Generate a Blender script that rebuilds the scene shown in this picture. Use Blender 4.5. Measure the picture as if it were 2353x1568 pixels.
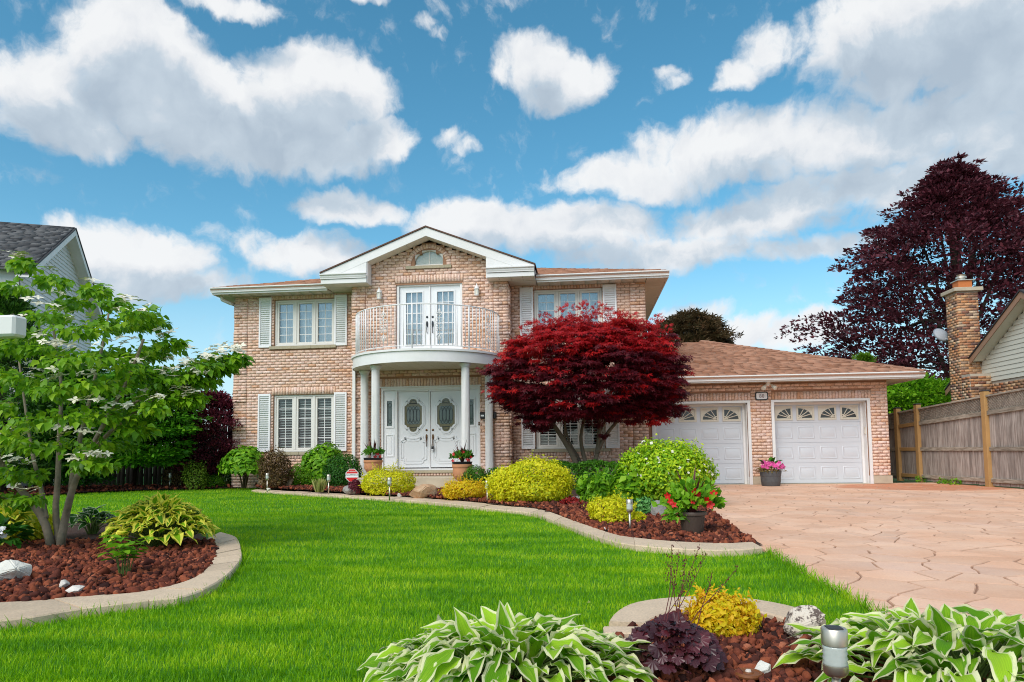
import bpy, bmesh, math, random
import numpy as np
from mathutils import Vector, Matrix
random.seed(7); rng = np.random.default_rng(11)
R = math.radians
scene = bpy.context.scene
for o in list(bpy.data.objects): bpy.data.objects.remove(o)
# ------------------------------------------------------------------ camera
EYE = np.array((0.0, 0.0, 0.95)); FPX = 1569.0; IW, IH, SHY = 2353.0, 1568.0, 0.0616
cam_mat = Matrix.Rotation(R(6.0), 4, 'Z') @ Matrix.Rotation(R(93.86), 4, 'X') @ Matrix.Rotation(R(-0.72), 4, 'Z')
cd = bpy.data.cameras.new('camera'); cam = bpy.data.objects.new('camera', cd)
scene.collection.objects.link(cam)
cam.matrix_world = Matrix.Translation(EYE) @ cam_mat
cd.sensor_width = 36; cd.lens = 36 * FPX / IW; cd.shift_y = SHY; cd.clip_start = 0.05; cd.clip_end = 3000
scene.camera = cam
CR = np.array(cam_mat.to_3x3())
def ray(x, y): return CR @ np.array([(x - IW/2)/FPX, -(y - IH/2 - SHY*IW)/FPX, -1.0])
def G(x, y, z=0.0):
    d = ray(x, y); return EYE + d*((z - EYE[2])/d[2])
def PY(x, y, Y):
    d = ray(x, y); return EYE + d*((Y - EYE[1])/d[1])
def ppm(P): return FPX / -(CR.T @ (np.array(P, float) - EYE))[2]
# ------------------------------------------------------------------ light
SUN_AZ, SUN_EL = R(206), R(43)          # azimuth clockwise from +Y
sd = np.array((math.sin(SUN_AZ)*math.cos(SUN_EL), math.cos(SUN_AZ)*math.cos(SUN_EL), math.sin(SUN_EL)))
sl = bpy.data.lights.new('sun', 'SUN'); sl.energy = 2.6; sl.angle = R(45); sl.color = (1, 0.955, 0.88)
so = bpy.data.objects.new('sun', sl); scene.collection.objects.link(so)
so.rotation_euler = Vector(-sd).to_track_quat('-Z', 'Y').to_euler(); so.location = (-10, -10, 20)
vs = scene.view_settings
vs.view_transform = 'Standard'; vs.look = 'None'; vs.exposure = 0.15; vs.gamma = 1.0; vs.use_curve_mapping = False
# ------------------------------------------------------------------ node helper
class NT:
    def __init__(s, nt): s.t = nt
    def n(s, typ, *ins, out=0, **pr):
        nd = s.t.nodes.new('ShaderNode' + typ)
        for k, v in pr.items(): setattr(nd, k, v)
        for i, v in enumerate(ins):
            if v is None: continue
            s.set(nd, i, v)
        return nd.outputs[out]
    def set(s, nd, i, v):
        if isinstance(v, bpy.types.NodeSocket): s.t.links.new(v, nd.inputs[i])
        else:
            inp = nd.inputs[i]
            if inp.type == 'RGBA' and len(v) == 3: v = (*v, 1)
            inp.default_value = v
    def m(s, op, a, b=None, c=None, clamp=False): return s.n('Math', a, b, c, operation=op, use_clamp=clamp)
    def v(s, op, a, b=None, out=0): return s.n('VectorMath', a, b, operation=op, out=out)
    def mix(s, f, a, b, blend='MIX'):
        nd = s.t.nodes.new('ShaderNodeMix'); nd.data_type = 'RGBA'; nd.blend_type = blend; nd.clamp_factor = True
        for i, v in ((0, f), (6, a), (7, b)): s.set(nd, i, v)
        return nd.outputs[2]
    def sm(s, x, a, b, lo=0.0, hi=1.0):
        nd = s.t.nodes.new('ShaderNodeMapRange'); nd.interpolation_type = 'SMOOTHSTEP'
        for i, v in enumerate((x, a, b, lo, hi)): s.set(nd, i, v)
        return nd.outputs[0]
    def noise(s, vec, scale, detail=4.0, rough=0.55, dist=0.0, out=0):
        nd = s.t.nodes.new('ShaderNodeTexNoise')
        if vec is not None: s.t.links.new(vec, nd.inputs['Vector'])
        for k, v in (('Scale', scale), ('Detail', detail), ('Roughness', rough), ('Distortion', dist)): nd.inputs[k].default_value = v
        return nd.outputs[out]
    def voro(s, vec, scale, feature='F1', out=0, **kw):
        nd = s.t.nodes.new('ShaderNodeTexVoronoi'); nd.feature = feature
        if vec is not None: s.t.links.new(vec, nd.inputs['Vector'])
        nd.inputs['Scale'].default_value = scale
        for k, v in kw.items(): nd.inputs[k].default_value = v
        return nd.outputs[out]
# ------------------------------------------------------------------ world: blue sky with cumulus laid out in azimuth / elevation
world = bpy.data.worlds.new('World'); scene.world = world; world.use_nodes = True
try: world.cycles.sampling_method = 'NONE'
except Exception: pass
wn = world.node_tree; wn.nodes.clear()
def ae(x, y):
    d = ray(x, y); return math.atan2(d[0], d[1]), math.asin(d[2]/np.linalg.norm(d))
BLOBS = [  # picture x, y, half width, half height, weight
 (120,215,150,120,1),(330,130,200,120,1.1),(500,270,280,130,1.1),(720,215,190,105,1.05),(620,330,330,80,1),(150,290,190,80,.9),(850,320,120,65,.9),(400,230,250,130,1),
 (1240,140,110,75,.95),(1330,165,110,62,.9),(1290,205,110,55,.85),(1190,165,90,40,.7),(975,70,50,20,.45),(1005,92,40,18,.42),(1020,322,48,22,.48),(1062,338,48,20,.46),(1518,160,36,24,.42),(1540,180,38,20,.42),(1740,120,75,62,.72),(1700,165,80,45,.66),(1665,188,60,28,.5),
 (2130,70,330,150,1.05),(2330,130,220,130,1),(1700,340,340,95,.85),(2060,290,320,85,.9),(2300,330,260,105,.85),(1480,405,260,60,.8),(2020,425,430,75,.75),(1750,500,370,70,.75),(1900,570,280,42,.65),
 (810,478,160,52,.9),(1090,515,200,75,1),(1300,525,280,75,.95),(1520,580,330,60,.85),(720,590,260,65,.75),(560,560,150,50,.5),
 (290,600,200,95,1),(185,560,100,60,.85),(390,650,200,50,.7),
 (1840,770,125,52,.9),(1585,735,105,45,.8),(1710,770,130,45,.65),(530,8,160,30,.7),(820,2,95,22,.6)]
wt = NT(wn)
def noise2(t, vec, scale, detail, rough, out=0):
    o = t.noise(vec, scale, detail, rough, out=out); o.node.noise_dimensions = '2D'; return o
tc = wn.nodes.new('ShaderNodeTexCoord').outputs['Generated']
sx = wn.nodes.new('ShaderNodeSeparateXYZ'); wn.links.new(tc, sx.inputs[0])
azn = wt.m('ARCTAN2', sx.outputs[0], sx.outputs[1]); eln = wt.m('ARCSINE', sx.outputs[2])
cp = wn.nodes.new('ShaderNodeCombineXYZ'); wn.links.new(azn, cp.inputs[0]); wn.links.new(eln, cp.inputs[1]); CP = cp.outputs[0]
half = (.5, .5, .5)
w1 = wt.v('MULTIPLY', wt.v('SUBTRACT', noise2(wt, CP, 5.5, 2, .5, 1), half), (.075, .055, 0))
w2 = wt.v('MULTIPLY', wt.v('SUBTRACT', noise2(wt, CP, 40.0, 3, .55, 1), half), (.016, .016, 0))
Q = wt.v('ADD', wt.v('ADD', CP, w1), w2)
def cover(Qv):
    S = None
    for x, y, rx, ry, w in BLOBS:
        a, e = ae(x, y); k = .95/FPX; ix, iy = 1/(rx*k), 1/(ry*k)
        d = wt.n('VectorMath', Qv, (ix, iy, 0), (-a*ix, -e*iy, 0), operation='MULTIPLY_ADD')
        q = wt.m('MULTIPLY_ADD', wt.v('DOT_PRODUCT', d, d, out=1), -w*1.35, w*1.35)
        S = wt.m('MAXIMUM', q, 0.0) if S is None else wt.m('SMOOTH_MAX', S, q, .16)
    return S
S0 = cover(Q)
S1 = cover(wt.v('ADD', Q, (-.015, .05, 0)))
# beyond the picture the sky carries on with clouds of the same kind
outside = wt.m('MAXIMUM', wt.sm(wt.m('ABSOLUTE', wt.m('ADD', azn, .105)), .66, .9), wt.sm(eln, .55, .72))
gen = wt.sm(noise2(wt, Q, 3.0, 2, .5), .44, .66)
S0 = wt.m('ADD', S0, wt.m('MULTIPLY', gen, outside))
b1 = wt.voro(Q, 13.0, 'F1'); b1.node.voronoi_dimensions = '2D'
b2 = wt.voro(Q, 33.0, 'F1'); b2.node.voronoi_dimensions = '2D'
bil = wt.m('ADD', wt.m('MULTIPLY', b1, .62), wt.m('MULTIPLY', b2, .38))
fb = noise2(wt, Q, 30.0, 6, .62)
S0 = wt.m('MINIMUM', S0, 1.15)
body = wt.m('SUBTRACT', S0, wt.m('ADD', wt.m('MULTIPLY', wt.m('SUBTRACT', bil, .40), .52), wt.m('MULTIPLY', wt.m('SUBTRACT', .5, fb), 1.15)))
alpha = wt.sm(body, .06, .88)
depth = wt.m('MULTIPLY', wt.sm(wt.m('ADD', S1, wt.m('MULTIPLY', wt.m('SUBTRACT', fb, .5), .9)), -.35, 1.35), .78)
shade = wt.m('ADD', depth, wt.m('ADD', wt.m('MULTIPLY', wt.m('SUBTRACT', bil, .40), .45), wt.m('MULTIPLY', wt.m('SUBTRACT', noise2(wt, Q, 10.0, 6, .6), .5), .62)))
ccol = wn.nodes.new('ShaderNodeValToRGB'); wn.links.new(shade, ccol.inputs[0])
el_ = ccol.color_ramp.elements
el_[0].position = 0.08; el_[0].color = (8.3, 8.4, 8.5, 1)
el_[1].position = 0.95; el_[1].color = (4.0, 4.8, 5.7, 1)
for p, c in ((.36, (7.4, 7.6, 7.9, 1)), (.64, (5.1, 5.9, 6.7, 1))):
    e = el_.new(p); e.color = c
sky = wn.nodes.new('ShaderNodeTexSky'); sky.sky_type = 'NISHITA'; sky.sun_disc = False
sky.sun_elevation = SUN_EL; sky.sun_rotation = SUN_AZ; sky.air_density = 1.0; sky.dust_density = .4; sky.ozone_density = 2.0
hs = wn.nodes.new('ShaderNodeHueSaturation'); wn.links.new(sky.outputs[0], hs.inputs['Color']); hs.inputs['Saturation'].default_value = 1.25; hs.inputs['Hue'].default_value = .475; hs.inputs['Value'].default_value = 1.5
hz = wt.mix(wt.sm(eln, .30, .02, 0.0, .62), hs.outputs[0], (5.2, 7.4, 8.8))
skyc = wt.mix(wt.m('MULTIPLY', alpha, .97), hz, ccol.outputs[0])
bg = wn.nodes.new('ShaderNodeBackground'); wn.links.new(skyc, bg.inputs[0]); bg.inputs[1].default_value = 0.1
wo = wn.nodes.new('ShaderNodeOutputWorld'); wn.links.new(bg.outputs[0], wo.inputs[0])
try:
    scene.cycles.use_denoising = True; scene.cycles.denoiser = 'OPENIMAGEDENOISE'; scene.cycles.denoising_prefilter = 'NONE'
    scene.cycles.filter_width = 1.05; scene.cycles.max_bounces = 8; scene.cycles.transparent_max_bounces = 12
except Exception: pass
# ------------------------------------------------------------------ object helpers
COL = scene.collection; WL = {}
def base(o, loc, parent=None):
    COL.objects.link(o)
    loc = np.array(loc, float); WL[o] = loc
    if parent is not None: o.parent = parent; loc = loc - WL[parent]
    o.location = loc
    return o
def props(o, label=None, cat=None, group=None, kind=None):
    for k, v in (('label', label), ('category', cat), ('group', group), ('kind', kind)):
        if v: o[k] = v
    return o
def thing(name, label, cat, loc, group=None):
    o = base(bpy.data.objects.new(name, None), loc); o.empty_display_size = .1
    return props(o, label, cat, group)
def place(name, me, loc, parent=None, rot=None, scale=None):
    o = base(bpy.data.objects.new(name, me), loc, parent)
    if rot is not None: o.rotation_euler = rot
    if scale is not None: o.scale = scale
    return o
def mesh_np(name, V, F, m=None, smooth=False, uv=None):
    V = np.asarray(V, np.float32); F = np.asarray(F, np.int32)
    me = bpy.data.meshes.new(name); n, k = F.shape
    me.vertices.add(len(V)); me.vertices.foreach_set('co', V.ravel())
    me.loops.add(n*k); me.loops.foreach_set('vertex_index', F.ravel())
    me.polygons.add(n); me.polygons.foreach_set('loop_start', np.arange(0, n*k, k, dtype=np.int32))
    if uv is not None:
        u = me.uv_layers.new(name='UVMap'); u.data.foreach_set('uv', np.asarray(uv, np.float32)[F.ravel()].ravel())
    me.update(calc_edges=True)
    if smooth: me.polygons.foreach_set('use_smooth', np.ones(n, bool))
    if m: me.materials.append(m)
    return me
def obj_np(name, V, F, m, parent=None, smooth=False, kind=None):
    V = np.asarray(V, float); mn, mx = V.min(0), V.max(0); o0 = np.array(((mn[0]+mx[0])/2, (mn[1]+mx[1])/2, mn[2]))
    o = place(name, mesh_np(name, V - o0, F, m, smooth), o0, parent)
    return props(o, kind=kind)
class MB:
    def __init__(s): s.v = []; s.f = []
    def add(s, vs, fs):
        b = len(s.v); s.v += [tuple(map(float, p)) for p in vs]; s.f += [tuple(b + i for i in f) for f in fs]; return s
    def box(s, x0, x1, y0, y1, z0, z1):
        return s.add([(x0,y0,z0),(x1,y0,z0),(x1,y1,z0),(x0,y1,z0),(x0,y0,z1),(x1,y0,z1),(x1,y1,z1),(x0,y1,z1)],
                     [(0,3,2,1),(4,5,6,7),(0,1,5,4),(1,2,6,5),(2,3,7,6),(3,0,4,7)])
    def prism(s, poly, d, off=(0,0,0)):
        """poly: 3D points, extruded by vector d"""
        n = len(poly); d = np.array(d, float); P = [np.array(p, float) for p in poly]
        return s.add(P + [p + d for p in P], [tuple(range(n))[::-1], tuple(range(n, 2*n))] + [(i, (i+1) % n, n + (i+1) % n, n + i) for i in range(n)])
    def xz(s, poly, y0, y1): return s.prism([(x, y0, z) for x, z in poly], (0, y1 - y0, 0))
    def ring(s, o, i, y0, y1):
        """frame between outlines o and i (x,z lists of equal length), y0 front, y1 back"""
        n = len(o); V = [(x, y0, z) for x, z in o] + [(x, y0, z) for x, z in i] + [(x, y1, z) for x, z in o] + [(x, y1, z) for x, z in i]
        F = []
        for k in range(n):
            l = (k+1) % n
            F += [(k, l, n+l, n+k), (k, 2*n+k, 2*n+l, l), (n+k, n+l, 3*n+l, 3*n+k)]
        return s.add(V, F)
    def tube(s, pts, rad, n=8, cap=True):
        P = [np.array(p, float) for p in pts]; m = len(P)
        if not hasattr(rad, '__len__'): rad = [rad]*m
        V = []; prev = None
        for i in range(m):
            t = P[min(i+1, m-1)] - P[max(i-1, 0)]; t /= (np.linalg.norm(t) + 1e-9)
            a = np.cross(t, (0, 0, 1)) if prev is None else prev - t*np.dot(prev, t)
            if np.linalg.norm(a) < 1e-4: a = np.cross(t, (1, 0, 0))
            a /= np.linalg.norm(a); prev = a; b = np.cross(t, a)
            for k in range(n):
                w = 2*math.pi*k/n; V.append(P[i] + rad[i]*(math.cos(w)*a + math.sin(w)*b))
        F = [(i*n+k, i*n+(k+1) % n, (i+1)*n+(k+1) % n, (i+1)*n+k) for i in range(m-1) for k in range(n)]
        if cap: F += [tuple(range(n))[::-1], tuple(range((m-1)*n, m*n))]
        return s.add(V, F)
    def lathe(s, prof, c, n=24, mod=None):
        V = []; m = len(prof)
        for i, (r, z) in enumerate(prof):
            for k in range(n):
                w = 2*math.pi*k/n; q = r*(mod(w, z) if mod else 1); V.append((c[0]+q*math.cos(w), c[1]+q*math.sin(w), c[2]+z))
        F = [(i*n+k, i*n+(k+1) % n, (i+1)*n+(k+1) % n, (i+1)*n+k) for i in range(m-1) for k in range(n)]
        F += [tuple(range(n))[::-1], tuple(range((m-1)*n, m*n))]
        return s.add(V, F)
    def build(s, name, m, parent=None, smooth=False, kind=None, bev=0, auto=None):
        V = np.array(s.v); mn, mx = V.min(0), V.max(0); o0 = np.array(((mn[0]+mx[0])/2, (mn[1]+mx[1])/2, mn[2]))
        me = bpy.data.meshes.new(name); me.from_pydata([tuple(p) for p in V - o0], [], s.f)
        if bev:
            bm = bmesh.new(); bm.from_mesh(me)
            bmesh.ops.bevel(bm, geom=bm.edges[:], offset=bev, segments=1, affect='EDGES', clamp_overlap=True); bm.to_mesh(me); bm.free()
        me.materials.append(m)
        if smooth or auto:
            me.polygons.foreach_set('use_smooth', np.ones(len(me.polygons), bool))
            if auto: me.set_sharp_from_angle(angle=R(auto))
        me.update()
        return props(place(name, me, o0, parent), kind=kind)
def text_mesh(txt, size):
    cu = bpy.data.curves.new('lettering', 'FONT'); cu.body = txt; cu.size = size; cu.align_x = 'CENTER'; cu.align_y = 'CENTER'; cu.extrude = .0008; cu.resolution_u = 3
    o = bpy.data.objects.new('lettering', cu); COL.objects.link(o); bpy.context.view_layer.update()
    me = bpy.data.meshes.new_from_object(o.evaluated_get(bpy.context.evaluated_depsgraph_get()))
    bpy.data.objects.remove(o); return me
# ------------------------------------------------------------------ materials
def newmat(name):
    m = bpy.data.materials.new(name); m.use_nodes = True; t = NT(m.node_tree); b = m.node_tree.nodes['Principled BSDF']
    return m, t, b
def POS(t): return t.n('NewGeometry', out=0)
def RND(t):
    return t.m('FRACT', t.m('ADD', t.n('NewGeometry', out=8), t.n('ObjectInfo', out=5)))
def put(t, b, k, v):
    if isinstance(v, bpy.types.NodeSocket): t.t.links.new(v, b.inputs[k])
    else: b.inputs[k].default_value = v if not (isinstance(v, tuple) and len(v) == 3) else (*v, 1)
def bump(t, b, h, strength=.4, dist=.01):
    nd = t.t.nodes.new('ShaderNodeBump'); nd.inputs['Strength'].default_value = strength; nd.inputs['Distance'].default_value = dist
    t.t.links.new(h, nd.inputs['Height']); t.t.links.new(nd.outputs[0], b.inputs['Normal'])
def basic(name, col, rough=.6, var=.12, vs=3.0, rnd=0.0, bmp=None, metal=0.0, spec=.4, col2=None, fine=None):
    """base colour with cloudy variation (var at scale vs), per-piece variation (rnd), fine grain and bump"""
    m, t, b = newmat(name); P = POS(t)
    c = col if col2 is None else t.mix(t.sm(t.noise(P, vs*.6, 5, .6), .38, .62), col, col2)
    k = t.m('ADD', 1 - var, t.m('MULTIPLY', t.noise(P, vs, 6, .62), 2*var))
    if fine: k = t.m('MULTIPLY', k, t.m('ADD', 1 - fine[1], t.m('MULTIPLY', t.noise(P, fine[0], 3, .6), 2*fine[1])))
    if rnd: k = t.m('MULTIPLY', k, t.m('ADD', 1 - rnd, t.m('MULTIPLY', RND(t), 2*rnd)))
    put(t, b, 'Base Color', t.mix(1.0, c, t.n('CombineColor', k, k, k), 'MULTIPLY'))
    put(t, b, 'Roughness', rough); put(t, b, 'Metallic', metal); put(t, b, 'Specular IOR Level', spec)
    if bmp: bump(t, b, t.noise(P, bmp[0], 5, .6), bmp[1], bmp[2])
    return m
def leafmat(name, cols, trans=.3, rough=.5, spec=.3, tint=None, vs=1.5):
    """cols: colour stops spread over the leaves at random; a slow noise moves whole sprays up or down the scale"""
    m, t, b = newmat(name); P = POS(t)
    f = t.m('ADD', t.m('MULTIPLY', RND(t), .62), t.m('MULTIPLY', t.noise(P, vs, 3, .5), .55), clamp=True)
    f = t.m('SUBTRACT', f, .08, clamp=True)
    rp = t.t.nodes.new('ShaderNodeValToRGB'); t.t.links.new(f, rp.inputs[0]); e = rp.color_ramp.elements
    e[0].color = (*cols[0], 1); e[1].color = (*cols[-1], 1)
    for i, c in enumerate(cols[1:-1]): x = e.new((i+1)/(len(cols)-1)); x.color = (*c, 1)
    put(t, b, 'Base Color', rp.outputs[0]); put(t, b, 'Roughness', rough); put(t, b, 'Specular IOR Level', spec)
    tr = t.t.nodes.new('ShaderNodeBsdfTranslucent'); t.t.links.new(rp.outputs[0], tr.inputs[0])
    mx = t.t.nodes.new('ShaderNodeMixShader'); mx.inputs[0].default_value = trans
    t.t.links.new(b.outputs[0], mx.inputs[1]); t.t.links.new(tr.outputs[0], mx.inputs[2])
    t.t.links.new(mx.outputs[0], t.t.nodes['Material Output'].inputs[0])
    return m
def brickmat(name, cols, line, lines=.55, flip=False):
    m, t, b = newmat(name); P = POS(t); r = RND(t)
    rp = t.t.nodes.new('ShaderNodeValToRGB'); t.t.links.new(r, rp.inputs[0]); e = rp.color_ramp.elements
    e[0].color = (*cols[0], 1); e[1].color = (*cols[-1], 1)
    for i, c in enumerate(cols[1:-1]): x = e.new((i+1)/(len(cols)-1)); x.color = (*c, 1)
    # rock-face "bark" creases
    sc = t.v('MULTIPLY', P, (1.0, 1.0, 1.7))
    off = t.n('CombineXYZ', t.m('MULTIPLY', r, 37.0), t.m('MULTIPLY', r, 11.0), t.m('MULTIPLY', r, 53.0))
    q = t.v('ADD', sc, off)
    wq = t.v('ADD', q, t.v('MULTIPLY', t.v('SUBTRACT', t.noise(q, 16.0, 2, .5, out=1), (.5, .5, .5)), (.09, .09, .05)))
    vd = t.voro(wq, 13.0, 'DISTANCE_TO_EDGE')
    cre = t.m('SUBTRACT', 1.0, t.sm(vd, .0, .085))
    cre = t.m('MULTIPLY', cre, t.sm(t.noise(q, 9.0, 2, .5), .36, .6))
    col = t.mix(t.m('MULTIPLY', cre, lines), rp.outputs[0], line)
    k = t.m('ADD', .82, t.m('MULTIPLY', t.noise(P, 60.0, 4, .6), .36))
    big = t.m('ADD', .90, t.m('MULTIPLY', t.noise(P, .9, 4, .6), .2))
    k = t.m('MULTIPLY', k, big)
    put(t, b, 'Base Color', t.mix(1.0, col, t.n('CombineColor', k, k, k), 'MULTIPLY'))
    put(t, b, 'Roughness', .85); put(t, b, 'Specular IOR Level', .2)
    bump(t, b, t.m('SUBTRACT', t.noise(P, 45.0, 4, .6), t.m('MULTIPLY', cre, 1.2)), .7, .006)
    return m
M = {}
M['brick'] = brickmat('brick', [(.72,.40,.24),(.82,.55,.41),(.84,.59,.46),(.86,.62,.51),(.84,.59,.46),(.83,.57,.47),(.87,.65,.56),(.80,.52,.37)], (.42,.19,.10), .7)
M['mortar'] = basic('mortar', (.36,.19,.115), .9, .2, 6, bmp=(80, .5, .004))
M['nbrick'] = brickmat('neighbour_brick', [(.58,.26,.11),(.66,.38,.20),(.45,.17,.08),(.70,.50,.33),(.14,.075,.065),(.60,.32,.15),(.24,.10,.07),(.66,.42,.24)], (.25,.12,.06), .25)
M['nmortar'] = basic('neighbour_mortar', (.5,.42,.33), .9, .15, 6)
M['white'] = basic('white_paint', (.80,.775,.77), .45, .07, 1.6, bmp=(30, .08, .003), col2=(.76,.745,.72), fine=(9, .05))
M['whitedoor'] = basic('white_door_paint', (.79,.785,.79), .35, .03, 1.5)
M['garagewhite'] = basic('garage_door_paint', (.61,.625,.66), .38, .04, 1.2)
M['cream'] = basic('cream_aluminium', (.66,.60,.49), .5, .06, 1.5)
M['frame'] = basic('window_frame_paint', (.76,.72,.67), .45, .04, 2)
M['shutter'] = basic('shutter_paint', (.86,.84,.85), .5, .04, 2)
M['stone'] = basic('sill_stone', (.42,.36,.25), .85, .22, 9, bmp=(50, .6, .01))
M['concrete'] = basic('concrete', (.50,.42,.31), .9, .28, 3, bmp=(90, .5, .004), fine=(160, .2))
M['edging'] = basic('edging_concrete', (.62,.47,.33), .9, .22, 5, rnd=.10, bmp=(120, .6, .003), fine=(75, .35))
M['black'] = basic('black_plastic', (.02,.02,.022), .45, .1, 5)
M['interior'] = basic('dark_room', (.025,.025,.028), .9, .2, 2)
M['terracotta'] = basic('terracotta', (.60,.27,.13), .8, .14, 7, bmp=(60, .3, .004))
M['brownpot'] = basic('brown_plastic_pot', (.075,.05,.038), .5, .15, 6)
M['greypot'] = basic('grey_wooden_pot', (.09,.088,.09), .7, .3, 14, bmp=(40, .5, .006))
M['steel'] = basic('brushed_steel', (.66,.59,.50), .42, .06, 20, metal=1.0)
M['rust'] = basic('rusty_cap', (.20,.065,.018), .6, .3, 25)
M['bronze'] = basic('antique_bronze', (.16,.08,.035), .38, .2, 20, metal=.8)
M['wood_new'] = basic('cedar_post', (.42,.24,.09), .8, .2, 5, bmp=(70, .4, .004), rnd=.08)
M['cap'] = basic('post_cap', (.05,.04,.04), .6, .1, 5)
M['soil'] = basic('bed_soil', (.06,.028,.018), 1.0, .4, 14, bmp=(40, .8, .02))
M['bark'] = basic('maple_bark', (.17,.125,.085), .9, .25, 8, bmp=(30, .7, .01))
M['bark2'] = basic('dogwood_bark', (.30,.24,.18), .9, .3, 14, bmp=(40, .8, .008), col2=(.20,.17,.12))
M['bark3'] = basic('dark_bark', (.06,.045,.035), .95, .3, 6)
M['rock'] = basic('grey_rock', (.30,.28,.26), .9, .3, 9, bmp=(25, .8, .02), fine=(70, .3))
M['rocktan'] = basic('tan_boulder', (.55,.40,.26), .9, .2, 6, bmp=(14, .8, .03), fine=(60, .15), col2=(.50,.30,.17))
M['rockbrown'] = basic('brown_boulder', (.24,.17,.10), .9, .3, 8, bmp=(20, .8, .02))
M['rockwhite'] = basic('white_rock', (.70,.67,.60), .85, .15, 9, bmp=(20, .8, .02), fine=(60, .12))
M['pebble'] = basic('white_pebble', (.70,.64,.57), .7, .12, 12, rnd=.15)
M['redflower'] = basic('red_petals', (.62,.006,.010), .5, .2, 30, rnd=.2)
M['pinkflower'] = basic('pink_petals', (.75,.10,.36), .5, .15, 30, rnd=.2)
M['bract'] = basic('white_bracts', (.78,.74,.58), .6, .08, 25, rnd=.1)
M['seed'] = basic('green_flower_head', (.25,.35,.06), .7, .2, 30)
M['red_sign'] = basic('sign_red', (.62,.01,.012), .4, .05, 3)
M['white_sign'] = basic('sign_white', (.80,.80,.80), .4, .03, 3)
M['ink'] = basic('sign_ink', (.02,.02,.03), .5, .05, 3)
M['inkred'] = basic('number_ink', (.16,.03,.02), .5, .05, 3)
def speck_rock():
    m, t, b = newmat('speckled_rock'); P = POS(t)
    f = t.sm(t.noise(P, 30.0, 6, .72), .47, .56)
    put(t, b, 'Base Color', t.mix(f, t.mix(t.noise(P, 18, 3), (.72,.66,.56), (.62,.50,.40)), (.12,.085,.07))); put(t, b, 'Roughness', .9)
    bump(t, b, t.noise(P, 28.0, 5, .6), .9, .012); return m
M['rockspeck'] = speck_rock()
def woodgrain(name, col, col2, rnd=.18, stretch=(18, 18, 1.2)):
    m, t, b = newmat(name); P = POS(t); r = RND(t)
    q = t.v('ADD', t.v('MULTIPLY', P, stretch), t.n('CombineXYZ', t.m('MULTIPLY', r, 40.0), 0.0, t.m('MULTIPLY', r, 17.0)))
    g = t.noise(q, 1.6, 6, .65)
    k = t.m('MULTIPLY', t.m('ADD', 1 - rnd, t.m('MULTIPLY', r, 2*rnd)), t.m('ADD', .72, t.m('MULTIPLY', t.noise(P, 1.6, 4, .6), .56)))
    c = t.mix(t.sm(g, .34, .66), col, col2)
    put(t, b, 'Base Color', t.mix(1.0, c, t.n('CombineColor', k, k, k), 'MULTIPLY')); put(t, b, 'Roughness', .88); put(t, b, 'Specular IOR Level', .2)
    bump(t, b, g, .5, .004); return m
M['board'] = woodgrain('weathered_board', (.23,.185,.16), (.45,.39,.35))
M['rail'] = woodgrain('weathered_rail', (.22,.18,.14), (.42,.36,.29), stretch=(18, 2, 18))
M['boarddark'] = woodgrain('dark_fence_board', (.055,.048,.042), (.11,.095,.085))
def shinglemat(name, c1, c2, c3):
    m, t, b = newmat(name); P = POS(t); r = RND(t)
    c = t.mix(t.sm(r, .1, .7), c1, c2); c = t.mix(t.sm(r, .72, .98), c, c3)
    k = t.m('MULTIPLY', t.m('ADD', .55, t.m('MULTIPLY', t.noise(P, 150.0, 3, .7), .9)), t.m('ADD', .85, t.m('MULTIPLY', t.noise(P, 1.2, 4, .6), .3)))
    put(t, b, 'Base Color', t.mix(1.0, c, t.n('CombineColor', k, k, k), 'MULTIPLY')); put(t, b, 'Roughness', .95); put(t, b, 'Specular IOR Level', .15)
    return m
M['shingle'] = shinglemat('brown_shingle', (.33,.165,.108), (.42,.225,.15), (.255,.118,.07))
M['shingleshade'] = shinglemat('shaded_shingle_edge', (.10,.06,.045), (.14,.08,.06), (.08,.05,.04))  # darker copy of the brown shingle, edge shade put into the colour
M['shingle2'] = shinglemat('grey_shingle', (.085,.085,.09), (.15,.15,.155), (.06,.06,.065))
M['siding'] = basic('cream_siding', (.70,.66,.55), .6, .05, 1.5, rnd=.02)
M['siding2'] = basic('grey_siding', (.68,.69,.70), .6, .05, 1.5, rnd=.02)
M['trim'] = basic('brown_trim', (.36,.20,.12), .6, .1, 2)
M['trimdark'] = basic('dark_trim', (.035,.03,.03), .6, .1, 2)
M['flue'] = basic('clay_flue', (.55,.17,.05), .8, .15, 6)
M['dish'] = basic('dish_grey', (.34,.36,.39), .5, .05, 4)
def glass(name, tint=(.04,.045,.05), refl=.5):
    m, t, b = newmat(name); nt = m.node_tree
    gl = nt.nodes.new('ShaderNodeBsdfGlossy'); gl.inputs['Roughness'].default_value = .015; gl.inputs[0].default_value = (1, 1, 1, 1)
    tr = nt.nodes.new('ShaderNodeBsdfTransparent'); tr.inputs[0].default_value = (*tint, 1)
    lw = nt.nodes.new('ShaderNodeLayerWeight'); lw.inputs[0].default_value = .35
    f = t.m('ADD', refl, t.m('MULTIPLY', lw.outputs[0], .5), clamp=True)
    mx = nt.nodes.new('ShaderNodeMixShader'); nt.links.new(f, mx.inputs[0]); nt.links.new(tr.outputs[0], mx.inputs[1]); nt.links.new(gl.outputs[0], mx.inputs[2])
    nt.links.new(mx.outputs[0], nt.nodes['Material Output'].inputs[0]); return m
M['pane'] = glass('window_glass', (.90,.93,.92), .02)
M['paneup'] = glass('upper_window_glass', (.92,.94,.94), .10)
M['doorglass'] = basic('leaded_glass', (.075,.105,.095), .16, .3, 10, spec=.9)
M['bronzeglass'] = basic('bronze_glass', (.13,.105,.04), .25, .25, 10, spec=.8)
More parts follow.
